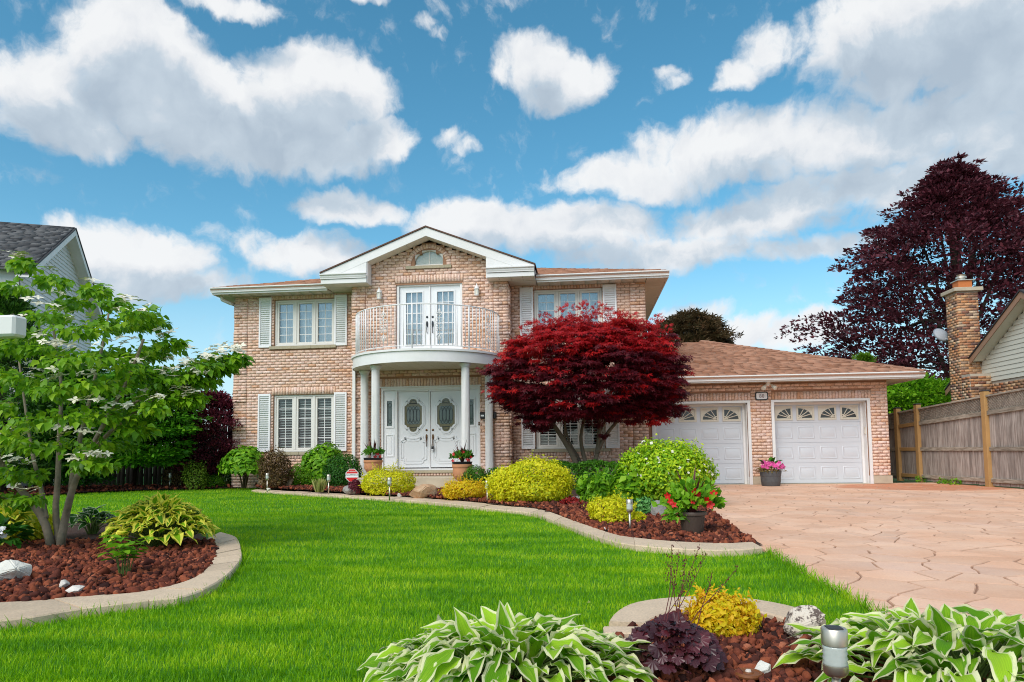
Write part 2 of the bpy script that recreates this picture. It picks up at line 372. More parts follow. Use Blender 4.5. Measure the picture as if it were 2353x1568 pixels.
M['lead'] = basic('lead_came', (.035,.04,.045), .4, .1, 10, metal=.5)
M['lens'] = basic('ribbed_lens', (.50,.54,.50), .12, .2, 30, spec=.9)
M['curtain'] = basic('sheer_curtain', (.62,.62,.64), .9, .15, 4)
M['blind'] = basic('blind_slats', (.66,.68,.66), .6, .05, 3)
M['lace'] = basic('lace_curtain', (.80,.72,.64), .9, .3, 14)
M['bulb'] = basic('lamp_globe', (.75,.71,.60), .4, .05, 6)
# foliage
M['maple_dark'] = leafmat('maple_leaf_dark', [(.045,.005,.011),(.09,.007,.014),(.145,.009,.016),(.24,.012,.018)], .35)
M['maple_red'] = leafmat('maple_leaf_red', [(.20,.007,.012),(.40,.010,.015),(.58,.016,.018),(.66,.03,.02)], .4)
M['beech'] = leafmat('beech_leaf', [(.035,.010,.015),(.075,.018,.027),(.13,.027,.040),(.20,.04,.055)], .25, vs=.6)
M['backmaple'] = leafmat('brown_maple_leaf', [(.03,.026,.012),(.075,.055,.022),(.12,.07,.03),(.17,.08,.04)], .3, vs=.8)
M['cherry'] = leafmat('cherry_leaf', [(.045,.008,.018),(.10,.015,.030),(.17,.025,.045),(.26,.05,.06)], .3)
M['dogwood'] = leafmat('dogwood_leaf', [(.05,.16,.006),(.13,.33,.010),(.25,.48,.014),(.46,.63,.03)], .45, .42, .4)
M['green'] = leafmat('mid_green_leaf', [(.05,.18,.008),(.12,.33,.012),(.23,.48,.015),(.38,.60,.03)], .38)
M['dgreen'] = leafmat('deep_green_leaf', [(.010,.055,.006),(.022,.11,.008),(.04,.17,.010),(.08,.25,.014)], .3)
M['hedge'] = leafmat('hedge_leaf', [(.025,.10,.006),(.05,.18,.009),(.10,.27,.012),(.17,.36,.018)], .3)
M['layer'] = leafmat('layered_green_leaf', [(.02,.10,.006),(.05,.21,.008),(.11,.33,.010),(.22,.46,.015)], .38)
M['cedar'] = leafmat('cedar_spray', [(.014,.055,.008),(.03,.10,.010),(.06,.16,.014),(.10,.21,.02)], .2)
M['yellow'] = leafmat('golden_leaf', [(.26,.42,.008),(.62,.66,.012),(.88,.80,.02),(.94,.86,.06)], .4)
M['yelgreen'] = leafmat('chartreuse_leaf', [(.08,.27,.006),(.26,.50,.010),(.54,.70,.014),(.72,.78,.04)], .34)
M['golden'] = leafmat('golden_orange_leaf', [(.45,.48,.008),(.80,.66,.014),(.88,.60,.02),(.84,.30,.02)], .4)
M['barberry'] = leafmat('bronze_green_leaf', [(.05,.03,.012),(.10,.06,.022),(.15,.085,.025),(.15,.13,.02)], .25)
M['limeshrub'] = leafmat('lime_brown_leaf', [(.05,.10,.010),(.12,.22,.015),(.22,.33,.02),(.28,.30,.05)], .3)
M['purple'] = leafmat('heuchera_leaf', [(.022,.006,.008),(.05,.011,.015),(.085,.016,.022),(.16,.018,.028)], .15, .32, .6)
M['cordy'] = leafmat('cordyline_blade', [(.05,.012,.014),(.10,.022,.022),(.16,.05,.04)], .2)
M['sedum'] = leafmat('sedum_leaf', [(.06,.22,.05),(.12,.34,.08),(.20,.44,.12)], .2)
M['straw'] = leafmat('straw_blade', [(.12,.22,.02),(.35,.36,.10),(.55,.46,.20)], .2)
M['coleus'] = leafmat('red_coleus_leaf', [(.10,.008,.010),(.30,.012,.014),(.40,.04,.02)], .25)
M['bronzeleaf'] = leafmat('bronze_trailing_leaf', [(.09,.05,.012),(.17,.09,.02),(.24,.15,.03),(.14,.18,.03)], .25)
M['stem'] = basic('green_stem', (.10,.16,.03), .7, .2, 20)
M['twig'] = basic('brown_twig', (.12,.075,.045), .9, .3, 20)
M['flowerstalk'] = basic('heuchera_stalk', (.12,.022,.025), .7, .2, 30)
M['lichen'] = basic('white_cluster', (.72,.70,.55), .7, .1, 30)
def hostamat(name, cen, cen2, edge, width, streak):
    m, t, b = newmat(name); uv = t.n('UVMap'); P = POS(t)
    sp = t.n('SeparateXYZ', uv); u = sp; v = sp.node.outputs[1]
    au = t.m('MULTIPLY', t.m('ABSOLUTE', t.m('SUBTRACT', u, .5)), 2.0)
    nz = t.noise(t.v('MULTIPLY', uv, (22.0, 2.2, 1.0)), 1.0, 4, .6)
    nz2 = t.noise(P, 7.0, 2, .5)
    tipw = t.m('MULTIPLY', t.m('POWER', v, 5.0), .5)
    e = t.m('ADD', t.m('ADD', au, t.m('MULTIPLY', t.m('SUBTRACT', nz, .5), streak)), t.m('ADD', tipw, t.m('MULTIPLY', t.m('SUBTRACT', nz2, .5), .35)))
    f = t.sm(e, width, width + .10)
    rib = t.m('SINE', t.m('MULTIPLY', au, 44.0))
    g = t.mix(t.sm(t.m('ADD', t.m('MULTIPLY', nz, .6), t.m('MULTIPLY', RND(t), .5)), .35, .75), cen, cen2)
    g = t.mix(t.m('MULTIPLY', t.m('ADD', rib, 1.0), .06), g, (.02, .07, .005))
    c = t.mix(f, g, edge)
    k = t.m('ADD', .82, t.m('MULTIPLY', RND(t), .3))
    c = t.mix(1.0, c, t.n('CombineColor', k, k, k), 'MULTIPLY')
    put(t, b, 'Base Color', c); put(t, b, 'Roughness', .5); put(t, b, 'Specular IOR Level', .18)
    bump(t, b, rib, .3, .0006)
    tr = t.t.nodes.new('ShaderNodeBsdfTranslucent'); t.t.links.new(c, tr.inputs[0])
    mx = t.t.nodes.new('ShaderNodeMixShader'); mx.inputs[0].default_value = .38
    t.t.links.new(b.outputs[0], mx.inputs[1]); t.t.links.new(tr.outputs[0], mx.inputs[2])
    t.t.links.new(mx.outputs[0], t.t.nodes['Material Output'].inputs[0]); return m
M['hosta_white'] = hostamat('white_edged_hosta_leaf', (.15,.40,.010), (.40,.66,.03), (.90,.87,.52), .68, .5)
M['hosta_yellow'] = hostamat('yellow_edged_hosta_leaf', (.09,.30,.010), (.28,.54,.014), (.94,.87,.12), .42, .5)
M['hosta_dark'] = hostamat('dark_hosta_leaf', (.02,.085,.012), (.04,.14,.02), (.66,.70,.50), .78, .22)
def lavamat():
    m, t, b = newmat('lava_rock'); P = POS(t); r = RND(t)
    rp = t.t.nodes.new('ShaderNodeValToRGB'); t.t.links.new(r, rp.inputs[0]); e = rp.color_ramp.elements
    e[0].color = (.035,.015,.013,1); e[1].color = (.42,.15,.085,1)
    for p, c in ((.25,(.10,.030,.021,1)),(.5,(.17,.046,.027,1)),(.75,(.25,.068,.034,1)),(.92,(.31,.085,.040,1))): x = e.new(p); x.color = c
    k = t.m('ADD', .55, t.m('MULTIPLY', t.noise(P, 70.0, 4, .65), .9))
    put(t, b, 'Base Color', t.mix(1.0, rp.outputs[0], t.n('CombineColor', k, k, k), 'MULTIPLY')); put(t, b, 'Roughness', .95); put(t, b, 'Specular IOR Level', .15)
    bump(t, b, t.noise(P, 110.0, 4, .7), .8, .0025); return m
M['lava'] = lavamat()
def grassmat(name, cols):
    m, t, b = newmat(name); P = POS(t)
    f = t.m('ADD', t.m('MULTIPLY', t.n('NewGeometry', out=8), .5), t.m('MULTIPLY', t.sm(t.noise(t.v('MULTIPLY', P, (.6, 1.7, 1)), 1.5, 6, .68), .34, .66), .54), clamp=True)
    rp = t.t.nodes.new('ShaderNodeValToRGB'); t.t.links.new(f, rp.inputs[0]); e = rp.color_ramp.elements
    e[0].color = (*cols[0], 1); e[1].color = (*cols[-1], 1)
    for i, c in enumerate(cols[1:-1]): x = e.new((i+1)/(len(cols)-1)); x.color = (*c, 1)
    put(t, b, 'Base Color', rp.outputs[0]); put(t, b, 'Roughness', .5); put(t, b, 'Specular IOR Level', .25)
    tr = t.t.nodes.new('ShaderNodeBsdfTranslucent'); t.t.links.new(rp.outputs[0], tr.inputs[0])
    mx = t.t.nodes.new('ShaderNodeMixShader'); mx.inputs[0].default_value = .35
    t.t.links.new(b.outputs[0], mx.inputs[1]); t.t.links.new(tr.outputs[0], mx.inputs[2])
    t.t.links.new(mx.outputs[0], t.t.nodes['Material Output'].inputs[0]); return m
M['grass'] = grassmat('grass_blade', [(.055,.20,.002),(.155,.40,.003),(.31,.57,.004),(.60,.74,.03)])
M['lawnbase'] = basic('lawn_soil', (.05,.19,.005), .95, .3, 5, fine=(60, .35))
M['ground'] = basic('far_ground', (.07,.13,.04), .95, .3, .3)
def pavemat():
    m, t, b = newmat('stamped_concrete'); P = POS(t); r = RND(t)
    c = t.mix(t.sm(t.noise(P, .9, 5, .6), .35, .65), (.75,.42,.265), (.82,.52,.36))
    c = t.mix(t.m('MULTIPLY', t.sm(t.noise(P, 3.5, 6, .68), .52, .74), .45), c, (.62,.33,.21))
    c = t.mix(t.m('MULTIPLY', t.sm(t.noise(t.v('MULTIPLY', P, (.5, 1, 1)), 6.0, 6, .7), .62, .8), .5), c, (.40,.33,.29))
    c = t.mix(t.m('MULTIPLY', t.sm(t.noise(P, .55, 4, .6), .5, .7), .35), c, (.66,.47,.40))
    c = t.mix(t.m('MULTIPLY', t.sm(t.noise(t.v('MULTIPLY', P, (1.6, .22, 1)), 1.4, 4, .6), .58, .74), .30), c, (.42,.31,.26))
    # fresh red-dyed pour by the right pier, grey stain beyond it
    d = t.v('MULTIPLY', t.v('SUBTRACT', P, (7.7, 16.6, 0.0)), (.50, .62, 0.0))
    d = t.v('ADD', d, t.v('MULTIPLY', t.v('SUBTRACT', t.noise(P, 1.3, 3, .5, out=1), (.5, .5, .5)), (.5, .5, 0)))
    f = t.m('SUBTRACT', 1.0, t.sm(t.v('LENGTH', d, out=1), .82, 1.0))
    c = t.mix(t.m('MULTIPLY', f, .8), c, (.60,.20,.09))
    k = t.m('MULTIPLY', t.m('ADD', .91, t.m('MULTIPLY', r, .16)), t.m('ADD', .82, t.m('MULTIPLY', t.noise(P, 60.0, 4, .65), .36)))
    put(t, b, 'Base Color', t.mix(1.0, c, t.n('CombineColor', k, k, k), 'MULTIPLY')); put(t, b, 'Roughness', .75); put(t, b, 'Specular IOR Level', .3)
    bump(t, b, t.m('ADD', t.noise(P, 14.0, 5, .6), t.noise(P, 90.0, 3, .6)), .4, .003); return m
M['pave'] = pavemat()
M['grout'] = basic('stained_grout', (.54,.31,.20), .9, .35, 5, bmp=(60, .4, .004), col2=(.62,.38,.26))
M['pavejoint'] = basic('driveway_joint', (.34,.20,.14), .95, .25, 8)
# ------------------------------------------------------------------ the brick house
YW, YB = 18.0, 17.4                      # wall plane, bay plane
house = thing('brick_house', 'two storey pale brick house with round white balcony and attached double garage', 'house', (-4.0, YW, 0))
CH, BL, BH, JT = .0787, .203, .0667, .0135
def minus(iv, holes):
    out = [iv]
    for a, b in holes:
        nx = []
        for p, q in out:
            if b <= p or a >= q: nx.append((p, q)); continue
            if a > p: nx.append((p, a))
            if b < q: nx.append((b, q))
        out = nx
    return out
def cells(x0, x1, z0, z1, holes, top=None):
    """rectangles that fill the wall around its holes"""
    xs = sorted({x0, x1} | {h for a in holes for h in a[:2] if x0 < h < x1}); zs = sorted({z0, z1} | {h for a in holes for h in a[2:] if z0 < h < z1})
    for i in range(len(xs)-1):
        for j in range(len(zs)-1):
            cx, cz = (xs[i]+xs[i+1])/2, (zs[j]+zs[j+1])/2
            if not any(h[0] < cx < h[1] and h[2] < cz < h[3] for h in holes): yield xs[i], xs[i+1], zs[j], zs[j+1]
def bond(x0, x1, z0, z1, holes, strips=(), lim=None):
    """running bond: list of (x0,x1,z0,z1,proud)"""
    out = []; j = 0; z = z0
    while z + CH <= z1 + .004:
        zc = z + CH/2; a, b = x0, x1
        if lim: a, b = max(a, lim(zc)[0]), min(b, lim(zc)[1])
        if b - a > .05:
            for p, q in minus((a, b), [(h[0], h[1]) for h in holes if h[2] - .02 < zc < h[3] + .02]):
                cuts = [p, q]
                for s0, s1 in strips:
                    for c in (s0, s1):
                        if p + .03 < c < q - .03: cuts.append(c)
                cuts.sort()
                for u, v in zip(cuts[:-1], cuts[1:]):
                    inst = any(s0 - .01 < (u+v)/2 < s1 + .01 for s0, s1 in strips)
                    pr = .03 if inst and (j//5) % 2 == 0 else 0.0
                    P = BL + JT; k0 = math.floor((u - x0)/P) - 1; off = (j % 2)*P/2
                    if inst: off = (j % 2)*(v-u)*.5*.62; k0 = -1; P_ = (v-u)/1.62; edges = [u] + ([u + P_*.62] if j % 2 else [u + P_]) + [v]
                    else:
                        edges = [u]; k = k0
                        while True:
                            e = x0 + k*P + off
                            if e > v - .035: break
                            if e > u + .035: edges.append(e)
                            k += 1
                        edges.append(v)
                    for e0, e1 in zip(edges[:-1], edges[1:]): out.append((e0 + JT/2, e1 - JT/2, z + JT/2, z + CH - JT/2, pr))
        z += CH; j += 1
    return out
def soldier(x0, x1, z0, z1):
    n = max(1, round((x1-x0)/.0787)); w = (x1-x0)/n
    return [(x0 + i*w + JT/2, x0 + (i+1)*w - JT/2, z0 + JT/2, z1 - JT/2, .004) for i in range(n)]
BV = []; BF = []; bricks_single = []; brick_mesh = {}
def put_bricks(lst, Y, single=None, proud=.012):
    for a, b, c, d, p in lst:
        y = Y - proud - p - random.uniform(0, .004)
        if single and single(a, b, c, d) and len(bricks_single) < 300:
            key = (round(b-a, 3), round(d-c, 3), round(p, 3))
            if key not in brick_mesh:
                w, h, dp = b-a, d-c, proud + p + .006
                brick_mesh[key] = MB().add([(-w/2,0,0),(w/2,0,0),(w/2,0,h),(-w/2,0,h),(-w/2-.003,dp,-.003),(w/2+.003,dp,-.003),(w/2+.003,dp,h+.003),(-w/2-.003,dp,h+.003)],
                                           [(0,1,2,3),(1,5,6,2),(3,2,6,7),(4,0,3,7),(4,5,1,0)])
            bricks_single.append((key, ((a+b)/2, y, c)))
        else:
            i = len(BV); e = .003; yb = Y + .002
            BV.extend([(a,y,c),(b,y,c),(b,y,d),(a,y,d),(a-e,yb,c-e),(b+e,yb,c-e),(b+e,yb,d+e),(a-e,yb,d+e)])
            BF.extend([(i,i+1,i+2,i+3),(i+1,i+5,i+6,i+2),(i+3,i+2,i+6,i+7),(i+4,i,i+3,i+7),(i+4,i+5,i+1,i)])
# openings (x0,x1,z0,z1)
WU_L = (-8.51, -6.77, 3.90, 5.20); WL_L = (-8.51, -6.77, .98, 2.545)
WU_R = (-1.27, .54, 3.90, 5.22); WL_R = (-1.27, .54, .97, 2.545)
ED = (-5.29, -2.66, .47, 2.62); BD = (-4.87, -3.10, 3.30, 5.38)
G1 = (1.83, 4.18, 0, 2.09); G2 = (4.84, 7.11, 0, 2.09)
cxb = -3.99
arch = []
for i in range(14):
    a0, a1 = cxb - .48 + .96*i/14, cxb - .48 + .96*(i+1)/14; xm = (a0+a1)/2 - cxb
    arch.append((a0, a1, 5.83, 5.83 + math.sqrt(max(0, .48**2 - xm*xm))*.95))
wall_parts = []
def wall(name, x0, x1, z0, z1, Y, holes, depth=.25, lim=None):
    b = MB()
    for a in cells(x0, x1, z0, z1, holes): b.box(a[0], a[1], Y, Y + depth, a[2], a[3])
    return b.build(name, M['mortar'], house)
wall('left_wing_wall', -9.68, -6.08, 0, 5.40, YW, [WU_L, WL_L]); wall('right_wing_wall', -1.90, 1.67, 0, 5.40, YW, [WU_R, WL_R])
w_gar = wall('garage_wall', 1.672, 7.61, .2, 2.62, YW + .06, [G1, G2])
b = MB()
for a in cells(-6.08, -1.90, 0, 5.34, [ED, BD]): b.box(a[0], a[1], YB, YB + .20, a[2], a[3])
gz = lambda x: 6.52 - .39*abs(x - cxb)
xs = [-6.08 + i*.19 for i in range(int(4.18/.19)+1)]
for a0, a1 in zip(xs[:-1], xs[1:]):
    xm = (a0+a1)/2; top = max(5.36, min(gz(a0), gz(a1)))
    hit = [t for t in arch if t[0] < xm < t[1]]
    if hit and abs(xm - cxb) < .46:
        b.box(a0, a1, YB, YB+.2, 5.34, 5.83); zt = hit[0][3] - .02
        if top > zt: b.box(a0, a1, YB, YB+.2, zt, top)
    else: b.box(a0, a1, YB, YB+.2, 5.34, top)
b.box(-6.08, -5.9, YB+.2, YW+.2, 0, 5.34); b.box(-2.08, -1.90, YB+.2, YW+.2, 0, 5.34)
w_bay = b.build('bay_wall', M['mortar'], house)
MB().box(-9.68, -9.45, YW+.25, 25.2, 0, 5.4).box(1.44, 1.67, YW+.25, 25.2, 0, 5.4).box(-9.45, 1.44, 25.0, 25.2, 0, 5.4).build('rear_wall', M['brick'], house)
MB().box(7.38, 7.61, YW+.31, 25.4, .2, 2.62).box(1.70, 7.38, 25.2, 25.4, .2, 2.62).build('garage_rear_wall', M['brick'], house)
# soldier courses and their cut-outs
S_main = [(-8.55, -6.73, 2.55, 2.76), (-8.55, -6.73, 5.21, 5.39), (-1.31, .58, 2.55, 2.76), (-1.31, .58, 5.23, 5.39), (-8.60, -6.70, .78, .90), (-1.36, .63, .78, .90)]
sills = [(-8.63, -6.72, .90, .98), (-8.63, -6.72, 3.82, 3.90), (-1.40, .67, .89, .97), (-1.40, .67, 3.82, 3.90)]
put_bricks(bond(-9.68, -6.08, 0, 5.40, [WU_L, WL_L] + S_main + sills, [(-9.68, -9.28)]), YW)
put_bricks(bond(-1.90, 1.67, 0, 5.40, [WU_R, WL_R] + S_main + sills, [(1.27, 1.67)]), YW)
for s in S_main: put_bricks(soldier(*s), YW)
S_bay = [(-5.33, -2.62, 2.63, 2.86), (-4.90, -3.07, 5.385, 5.59)]
ringhole = [(cxb-.62, cxb+.62, 5.74, 5.83)] + [(cxb - .60 + 1.2*i/16, cxb - .60 + 1.2*(i+1)/16, 5.8, 5.83 + math.sqrt(max(0, .61**2 - (-.60 + 1.2*(i+.5)/16)**2))) for i in range(16)]
put_bricks(bond(-6.08, -1.90, .0, 6.6, [ED, BD] + S_bay + ringhole, [(-6.08, -5.70), (-2.28, -1.90)], lambda z: (cxb - max(0.02, (6.50 - z)/.39), cxb + max(0.02, (6.50 - z)/.39)) if z > 5.3 else (-9, 9)),
           YB, single=lambda a, b, c, d: c > 3.5 and b - a > .15)
for s in S_bay: put_bricks(soldier(*s), YB)
put_bricks(soldier(-4.95, -3.02, .33, .40), 16.98)
G_top = [(1.83, 4.27, 2.15, 2.355), (4.79, 7.22, 2.15, 2.355)]
put_bricks(bond(1.70, 7.61, .20, 2.62, [(1.70, 4.25, 0, 2.15), (4.77, 7.18, 0, 2.15)] + G_top), YW + .06)
for s in G_top: put_bricks(soldier(*s), YW + .06)
# bay return (faces +X), arch voussoirs
for j in range(int(5.3/CH)):
    for k in range(3):
        y0 = YB + k*.215 - (j % 2)*.107; y1 = y0 + .205; y0, y1 = max(y0, YB + .0), min(y1, YW - .012)
        if y1 - y0 < .04: continue
        z = j*CH; x = -1.90 + .012 + (.03 if (j//5) % 2 == 0 and k < 2 else 0); i = len(BV)
        BV.extend([(x,y0,z+.005),(x,y1,z+.005),(x,y1,z+CH-.005),(x,y0,z+CH-.005),(-1.902,y0,z+.003),(-1.902,y1,z+.003),(-1.902,y1,z+CH-.003),(-1.902,y0,z+CH-.003)])
        BF.extend([(i,i+1,i+2,i+3),(i+1,i+5,i+6,i+2),(i+3,i+2,i+6,i+7),(i+4,i,i+3,i+7),(i+4,i+5,i+1,i)])
nv = 22
for k in range(nv):
    a0, a1 = math.pi*(k+.06)/nv, math.pi*(k+.94)/nv; i = len(BV); y = YB - .02 - random.uniform(0, .006)
    q = [(cxb + r*math.cos(a), 5.83 + r*.96*math.sin(a)) for r, a in ((.485, a0), (.605, a0), (.605, a1), (.485, a1))]
    BV.extend([(p[0], y, p[1]) for p in q] + [(p[0], YB + .05, p[1]) for p in q])
    BF.extend([(i,i+1,i+2,i+3),(i+1,i+5,i+6,i+2),(i+3,i+2,i+6,i+7),(i+4,i,i+3,i+7),(i+4,i+5,i+1,i)])
obj_np('brickwork', BV, BF, M['brick'], house, kind='stuff')
bm_cache = {}
for key, loc in bricks_single:
    if key not in bm_cache:
        mb = brick_mesh[key]; bm_cache[key] = mesh_np('brick', mb.v, mb.f, M['brick'])
    place('brick', bm_cache[key], loc, w_bay)
MB().box(4.255, 4.765, YW + .035, YW + .30, 0, .2).build('concrete_footing', M['concrete'], house, bev=.008)
MB().box(7.185, 7.64, YW + .03, YW + .30, 0, .2).build('concrete_footing', M['concrete'], house, bev=.008)
MB().box(1.69, 1.83, YW + .035, YW + .30, 0, .2).build('concrete_footing', M['concrete'], house, bev=.008)
# ------------------------------------------------------------------ windows and shutters
def window(o, Y, rows, kind, sill):
    x0, x1, z0, z1 = o; w = MB(); d0, d1 = Y + .045, Y + .14; e = .055
    w.box(x0, x1, d0, d1, z1 - e, z1).box(x0, x1, d0, d1, z0, z0 + e).box(x0, x0 + e, d0, d1, z0 + e, z1 - e).box(x1 - e, x1, d0, d1, z0 + e, z1 - e)
    cw = (x1 - x0 - 2*e)/3
    for k in (1, 2): w.box(x0 + e + k*cw - .03, x0 + e + k*cw + .03, d0, d1, z0 + e, z1 - e)
    win = w.build('window', M['frame'], house, bev=.006)
    for k in range(3):
        a = x0 + e + k*cw + (.03 if k else 0) + .003; c = x0 + e + (k+1)*cw - (.03 if k < 2 else 0) - .003; g = .055
        f = MB().box(a, c, d0 + .018, d1 - .01, z1 - e - g, z1 - e - .003).box(a, c, d0 + .018, d1 - .01, z0 + e + .003, z0 + e + g)
        f.box(a, a + g, d0 + .018, d1 - .01, z0 + e + g, z1 - e - g).box(c - g, c, d0 + .018, d1 - .01, z0 + e + g, z1 - e - g)
        f.build('casement_sash', M['frame'], win, bev=.004)
        a += g; c -= g; p0, p1 = z0 + e + g, z1 - e - g
        MB().box(a, c, d0 + .055, d0 + .061, p0, p1).build('pane', M['paneup' if kind == 'curtain' else 'pane'], win)
        mu = MB().box((a+c)/2 - .008, (a+c)/2 + .008, d0 + .046, d0 + .0545, p0, p1)
        for r in range(1, rows): z = p0 + (p1 - p0)*r/rows; mu.box(a, c, d0 + .047, d0 + .054, z - .008, z + .008)
        mu.build('muntin_grid', M['white'], win)
        if kind == 'blind':
            bl = MB(); n = int((p1 - p0)/.072)
            for r in range(n):
                z = p0 + (r+.5)*.072
                bl.add([(a, d0 + .12, z - .006), (c, d0 + .12, z - .006), (c, d0 + .165, z + .022), (a, d0 + .165, z + .022)], [(0, 1, 2, 3)])
            bl.build('blind', M['blind'], win, kind='stuff')
        else:
            cu = MB(); n = 26; V = []
            for i in range(n + 1): V.append((a - .02 + (c - a + .04)*i/n, d0 + .17 + .018*math.sin(i*2.2 + k), 0))
            zt = p1 if kind == 'curtain' else p0 + (p1-p0)*.6
            pts = [(x, y, p0 + .02) for x, y, _ in V] + [(x, y, zt) for x, y, _ in V]
            cu.add(pts, [(i, i+1, n+2+i, n+1+i) for i in range(n)]); cu.build('curtain', M['curtain'], win)
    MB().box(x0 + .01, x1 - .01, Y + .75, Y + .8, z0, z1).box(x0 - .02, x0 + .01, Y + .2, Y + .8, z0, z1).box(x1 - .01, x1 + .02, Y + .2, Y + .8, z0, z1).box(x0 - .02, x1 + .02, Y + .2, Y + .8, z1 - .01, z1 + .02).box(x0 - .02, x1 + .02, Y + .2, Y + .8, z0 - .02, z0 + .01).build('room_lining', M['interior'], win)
    s0, s1, t0, t1 = sill
    sm = MB()
    n = 24
    for i in range(n):
        a, c = s0 + (s1-s0)*i/n, s0 + (s1-s0)*(i+1)/n
        sm.box(a, c, Y - .055 - random.uniform(0, .012), Y + .09, t0 - random.uniform(0, .006), t1)
    sm.build('stone_sill', M['stone'], win)
    return win
window(WL_L, YW, 5, 'blind', sills[0]); window(WU_L, YW, 5, 'curtain', sills[1])
window(WL_R, YW, 5, 'blind', sills[2]); window(WU_R, YW, 5, 'curtain', sills[3])
slat_me = None
def shutter(x0, x1, z0, z1):
    global slat_me
    y0, y1 = YW - .058, YW - .016; e = .045
    s = MB().box(x0, x0 + e, y0, y1, z0, z1).box(x1 - e, x1, y0, y1, z0, z1).box(x0 + e, x1 - e, y0, y1, z0, z0 + .065).box(x0 + e, x1 - e, y0, y1, z1 - .065, z1).box(x0 + e, x1 - e, y1 - .008, y1, z0 + .06, z1 - .06)
    s = s.build('shutter', M['shutter'], house, bev=.004)
    if slat_me is None:
        w = (x1 - x0 - 2*e)/2; h = .056
        slat_me = mesh_np('slat', [(-w,-.006,0),(w,-.006,0),(w,.024,h),(-w,.024,h),(-w,.026,0),(w,.026,0)], [(0,1,2,3),(4,5,1,0)], M['shutter'])
    n = int((z1 - z0 - .13)/.0575); p = (z1 - z0 - .13)/n
    for i in range(n): place('slat', slat_me, ((x0+x1)/2, y0 + .012, z0 + .065 + i*p), s)
for x0 in (-8.935, -6.765): shutter(x0, x0 + .357, .985, 2.585); shutter(x0, x0 + .357, 3.87, 5.275)
for x0 in (-1.645, .558): shutter(x0, x0 + .357, .975, 2.585); shutter(x0, x0 + .357, 3.87, 5.285)
# arch window
n = 20; o_ = [(cxb + .50*math.cos(math.pi*i/n), 5.832 + .49*math.sin(math.pi*i/n)) for i in range(n+1)]; i_ = [(cxb + .405*math.cos(math.pi*i/n), 5.875 + .365*math.sin(math.pi*i/n)) for i in range(n+1)]
aw = MB().ring(o_, i_, YB + .03, YB + .13).build('arch_window', M['frame'], house)
MB().xz(i_, YB + .09, YB + .095).build('pane', M['pane'], aw)
MB().xz(i_, YB + .105, YB + .11).build('lace_curtain', M['lace'], aw)
MB().box(cxb - .008, cxb + .008, YB + .07, YB + .088, 5.875, 6.24).build('muntin', M['frame'], aw)
sm = MB()
for i in range(20): sm.box(cxb - .61 + .061*i, cxb - .61 + .061*(i+1), YB - .05 - random.uniform(0, .01), YB + .08, 5.755 - random.uniform(0, .006), 5.828)
sm.build('stone_sill', M['stone'], aw)
# ------------------------------------------------------------------ balcony doors
def handle(cx, Y, z, parent, mat, flip=1):
    h = MB(); h.lathe([(.001, 0), (.028, .0), (.03, .01), (.02, .018), (.001, .02)], (0, 0, 0), 12)
    h.v = [(cx + p[0], Y - p[2], z + .30 + p[1]) for p in h.v]
    n0 = len(h.v)
    pl = [(.0, .20), (.022, .17), (.028, .12), (.022, .06), (.008, .03), (-.008, .03), (-.022, .06), (-.028, .12), (-.022, .17)]
    h.xz([(cx + x, z + q) for x, q in pl], Y - .014, Y)
    h.tube([(cx, Y - .01, z + .12), (cx, Y - .05, z + .06), (cx, Y - .055, z - .02), (cx, Y - .045, z - .10), (cx, Y - .008, z - .125)], [.008, .011, .010, .008, .011], 8)
    return h.build('door_handle', mat, parent, auto=50)
def french_door(x0, x1, z0, z1, Y, hx):
    d = MB(); gx0, gx1, gz0, gz1 = x0 + .175, x1 - .175, z0 + .30, z1 - .165
    for a in cells(x0, x1, z0, z1, [(gx0, gx1, gz0, gz1)]): d.box(a[0], a[1], Y, Y + .045, a[2], a[3])
    o = d.build('balcony_door', M['whitedoor'], house)
    MB().ring([(gx0-.035, gz0-.035), (gx1+.035, gz0-.035), (gx1+.035, gz1+.035), (gx0-.035, gz1+.035)], [(gx0, gz0), (gx1, gz0), (gx1, gz1), (gx0, gz1)], Y - .016, Y + .01).build('glazing_bead', M['whitedoor'], o)
    for i in range(3):
        for j in range(5):
            a, c = gx0 + (gx1-gx0)*i/3, gx0 + (gx1-gx0)*(i+1)/3; e, f = gz0 + (gz1-gz0)*j/5, gz0 + (gz1-gz0)*(j+1)/5
            MB().box(a + .008, c - .008, Y + .015, Y + .02, e + .008, f - .008).build('pane', M['paneup'], o)
    mu = MB()
    for i in (1, 2): x = gx0 + (gx1-gx0)*i/3; mu.box(x - .010, x + .010, Y - .004, Y + .03, gz0, gz1)
    for j in range(1, 5): z = gz0 + (gz1-gz0)*j/5; mu.box(gx0, gx1, Y - .002, Y + .028, z - .010, z + .010)
    mu.build('muntin_grid', M['whitedoor'], o)
    cu = MB(); n = 22; pts = [(gx0 + (gx1-gx0)*i/n, Y + .09 + .012*math.sin(i*1.9), 0) for i in range(n+1)]
    cu.add([(x, y, gz0) for x, y, _ in pts] + [(x, y, gz1) for x, y, _ in pts], [(i, i+1, n+2+i, n+1+i) for i in range(n)]); cu.build('curtain', M['curtain'], o)
    handle(hx, Y, z0 + .72, o, M['lead'])
bz0, bz1, by = 3.46, 5.31, YB + .09
MB().box(-4.87, -3.10, YB + .03, YB + .16, 5.31, 5.38).box(-4.87, -4.805, YB + .03, YB + .16, 3.30, 5.31).box(-3.165, -3.10, YB + .03, YB + .16, 3.30, 5.31).box(-4.805, -3.165, YB + .03, YB + .16, 3.30, 3.455).build('balcony_door_frame', M['white'], house, bev=.005)
MB().box(-4.005, -3.965, YB + .06, YB + .14, 3.455, 5.31).build('door_astragal', M['white'], house)
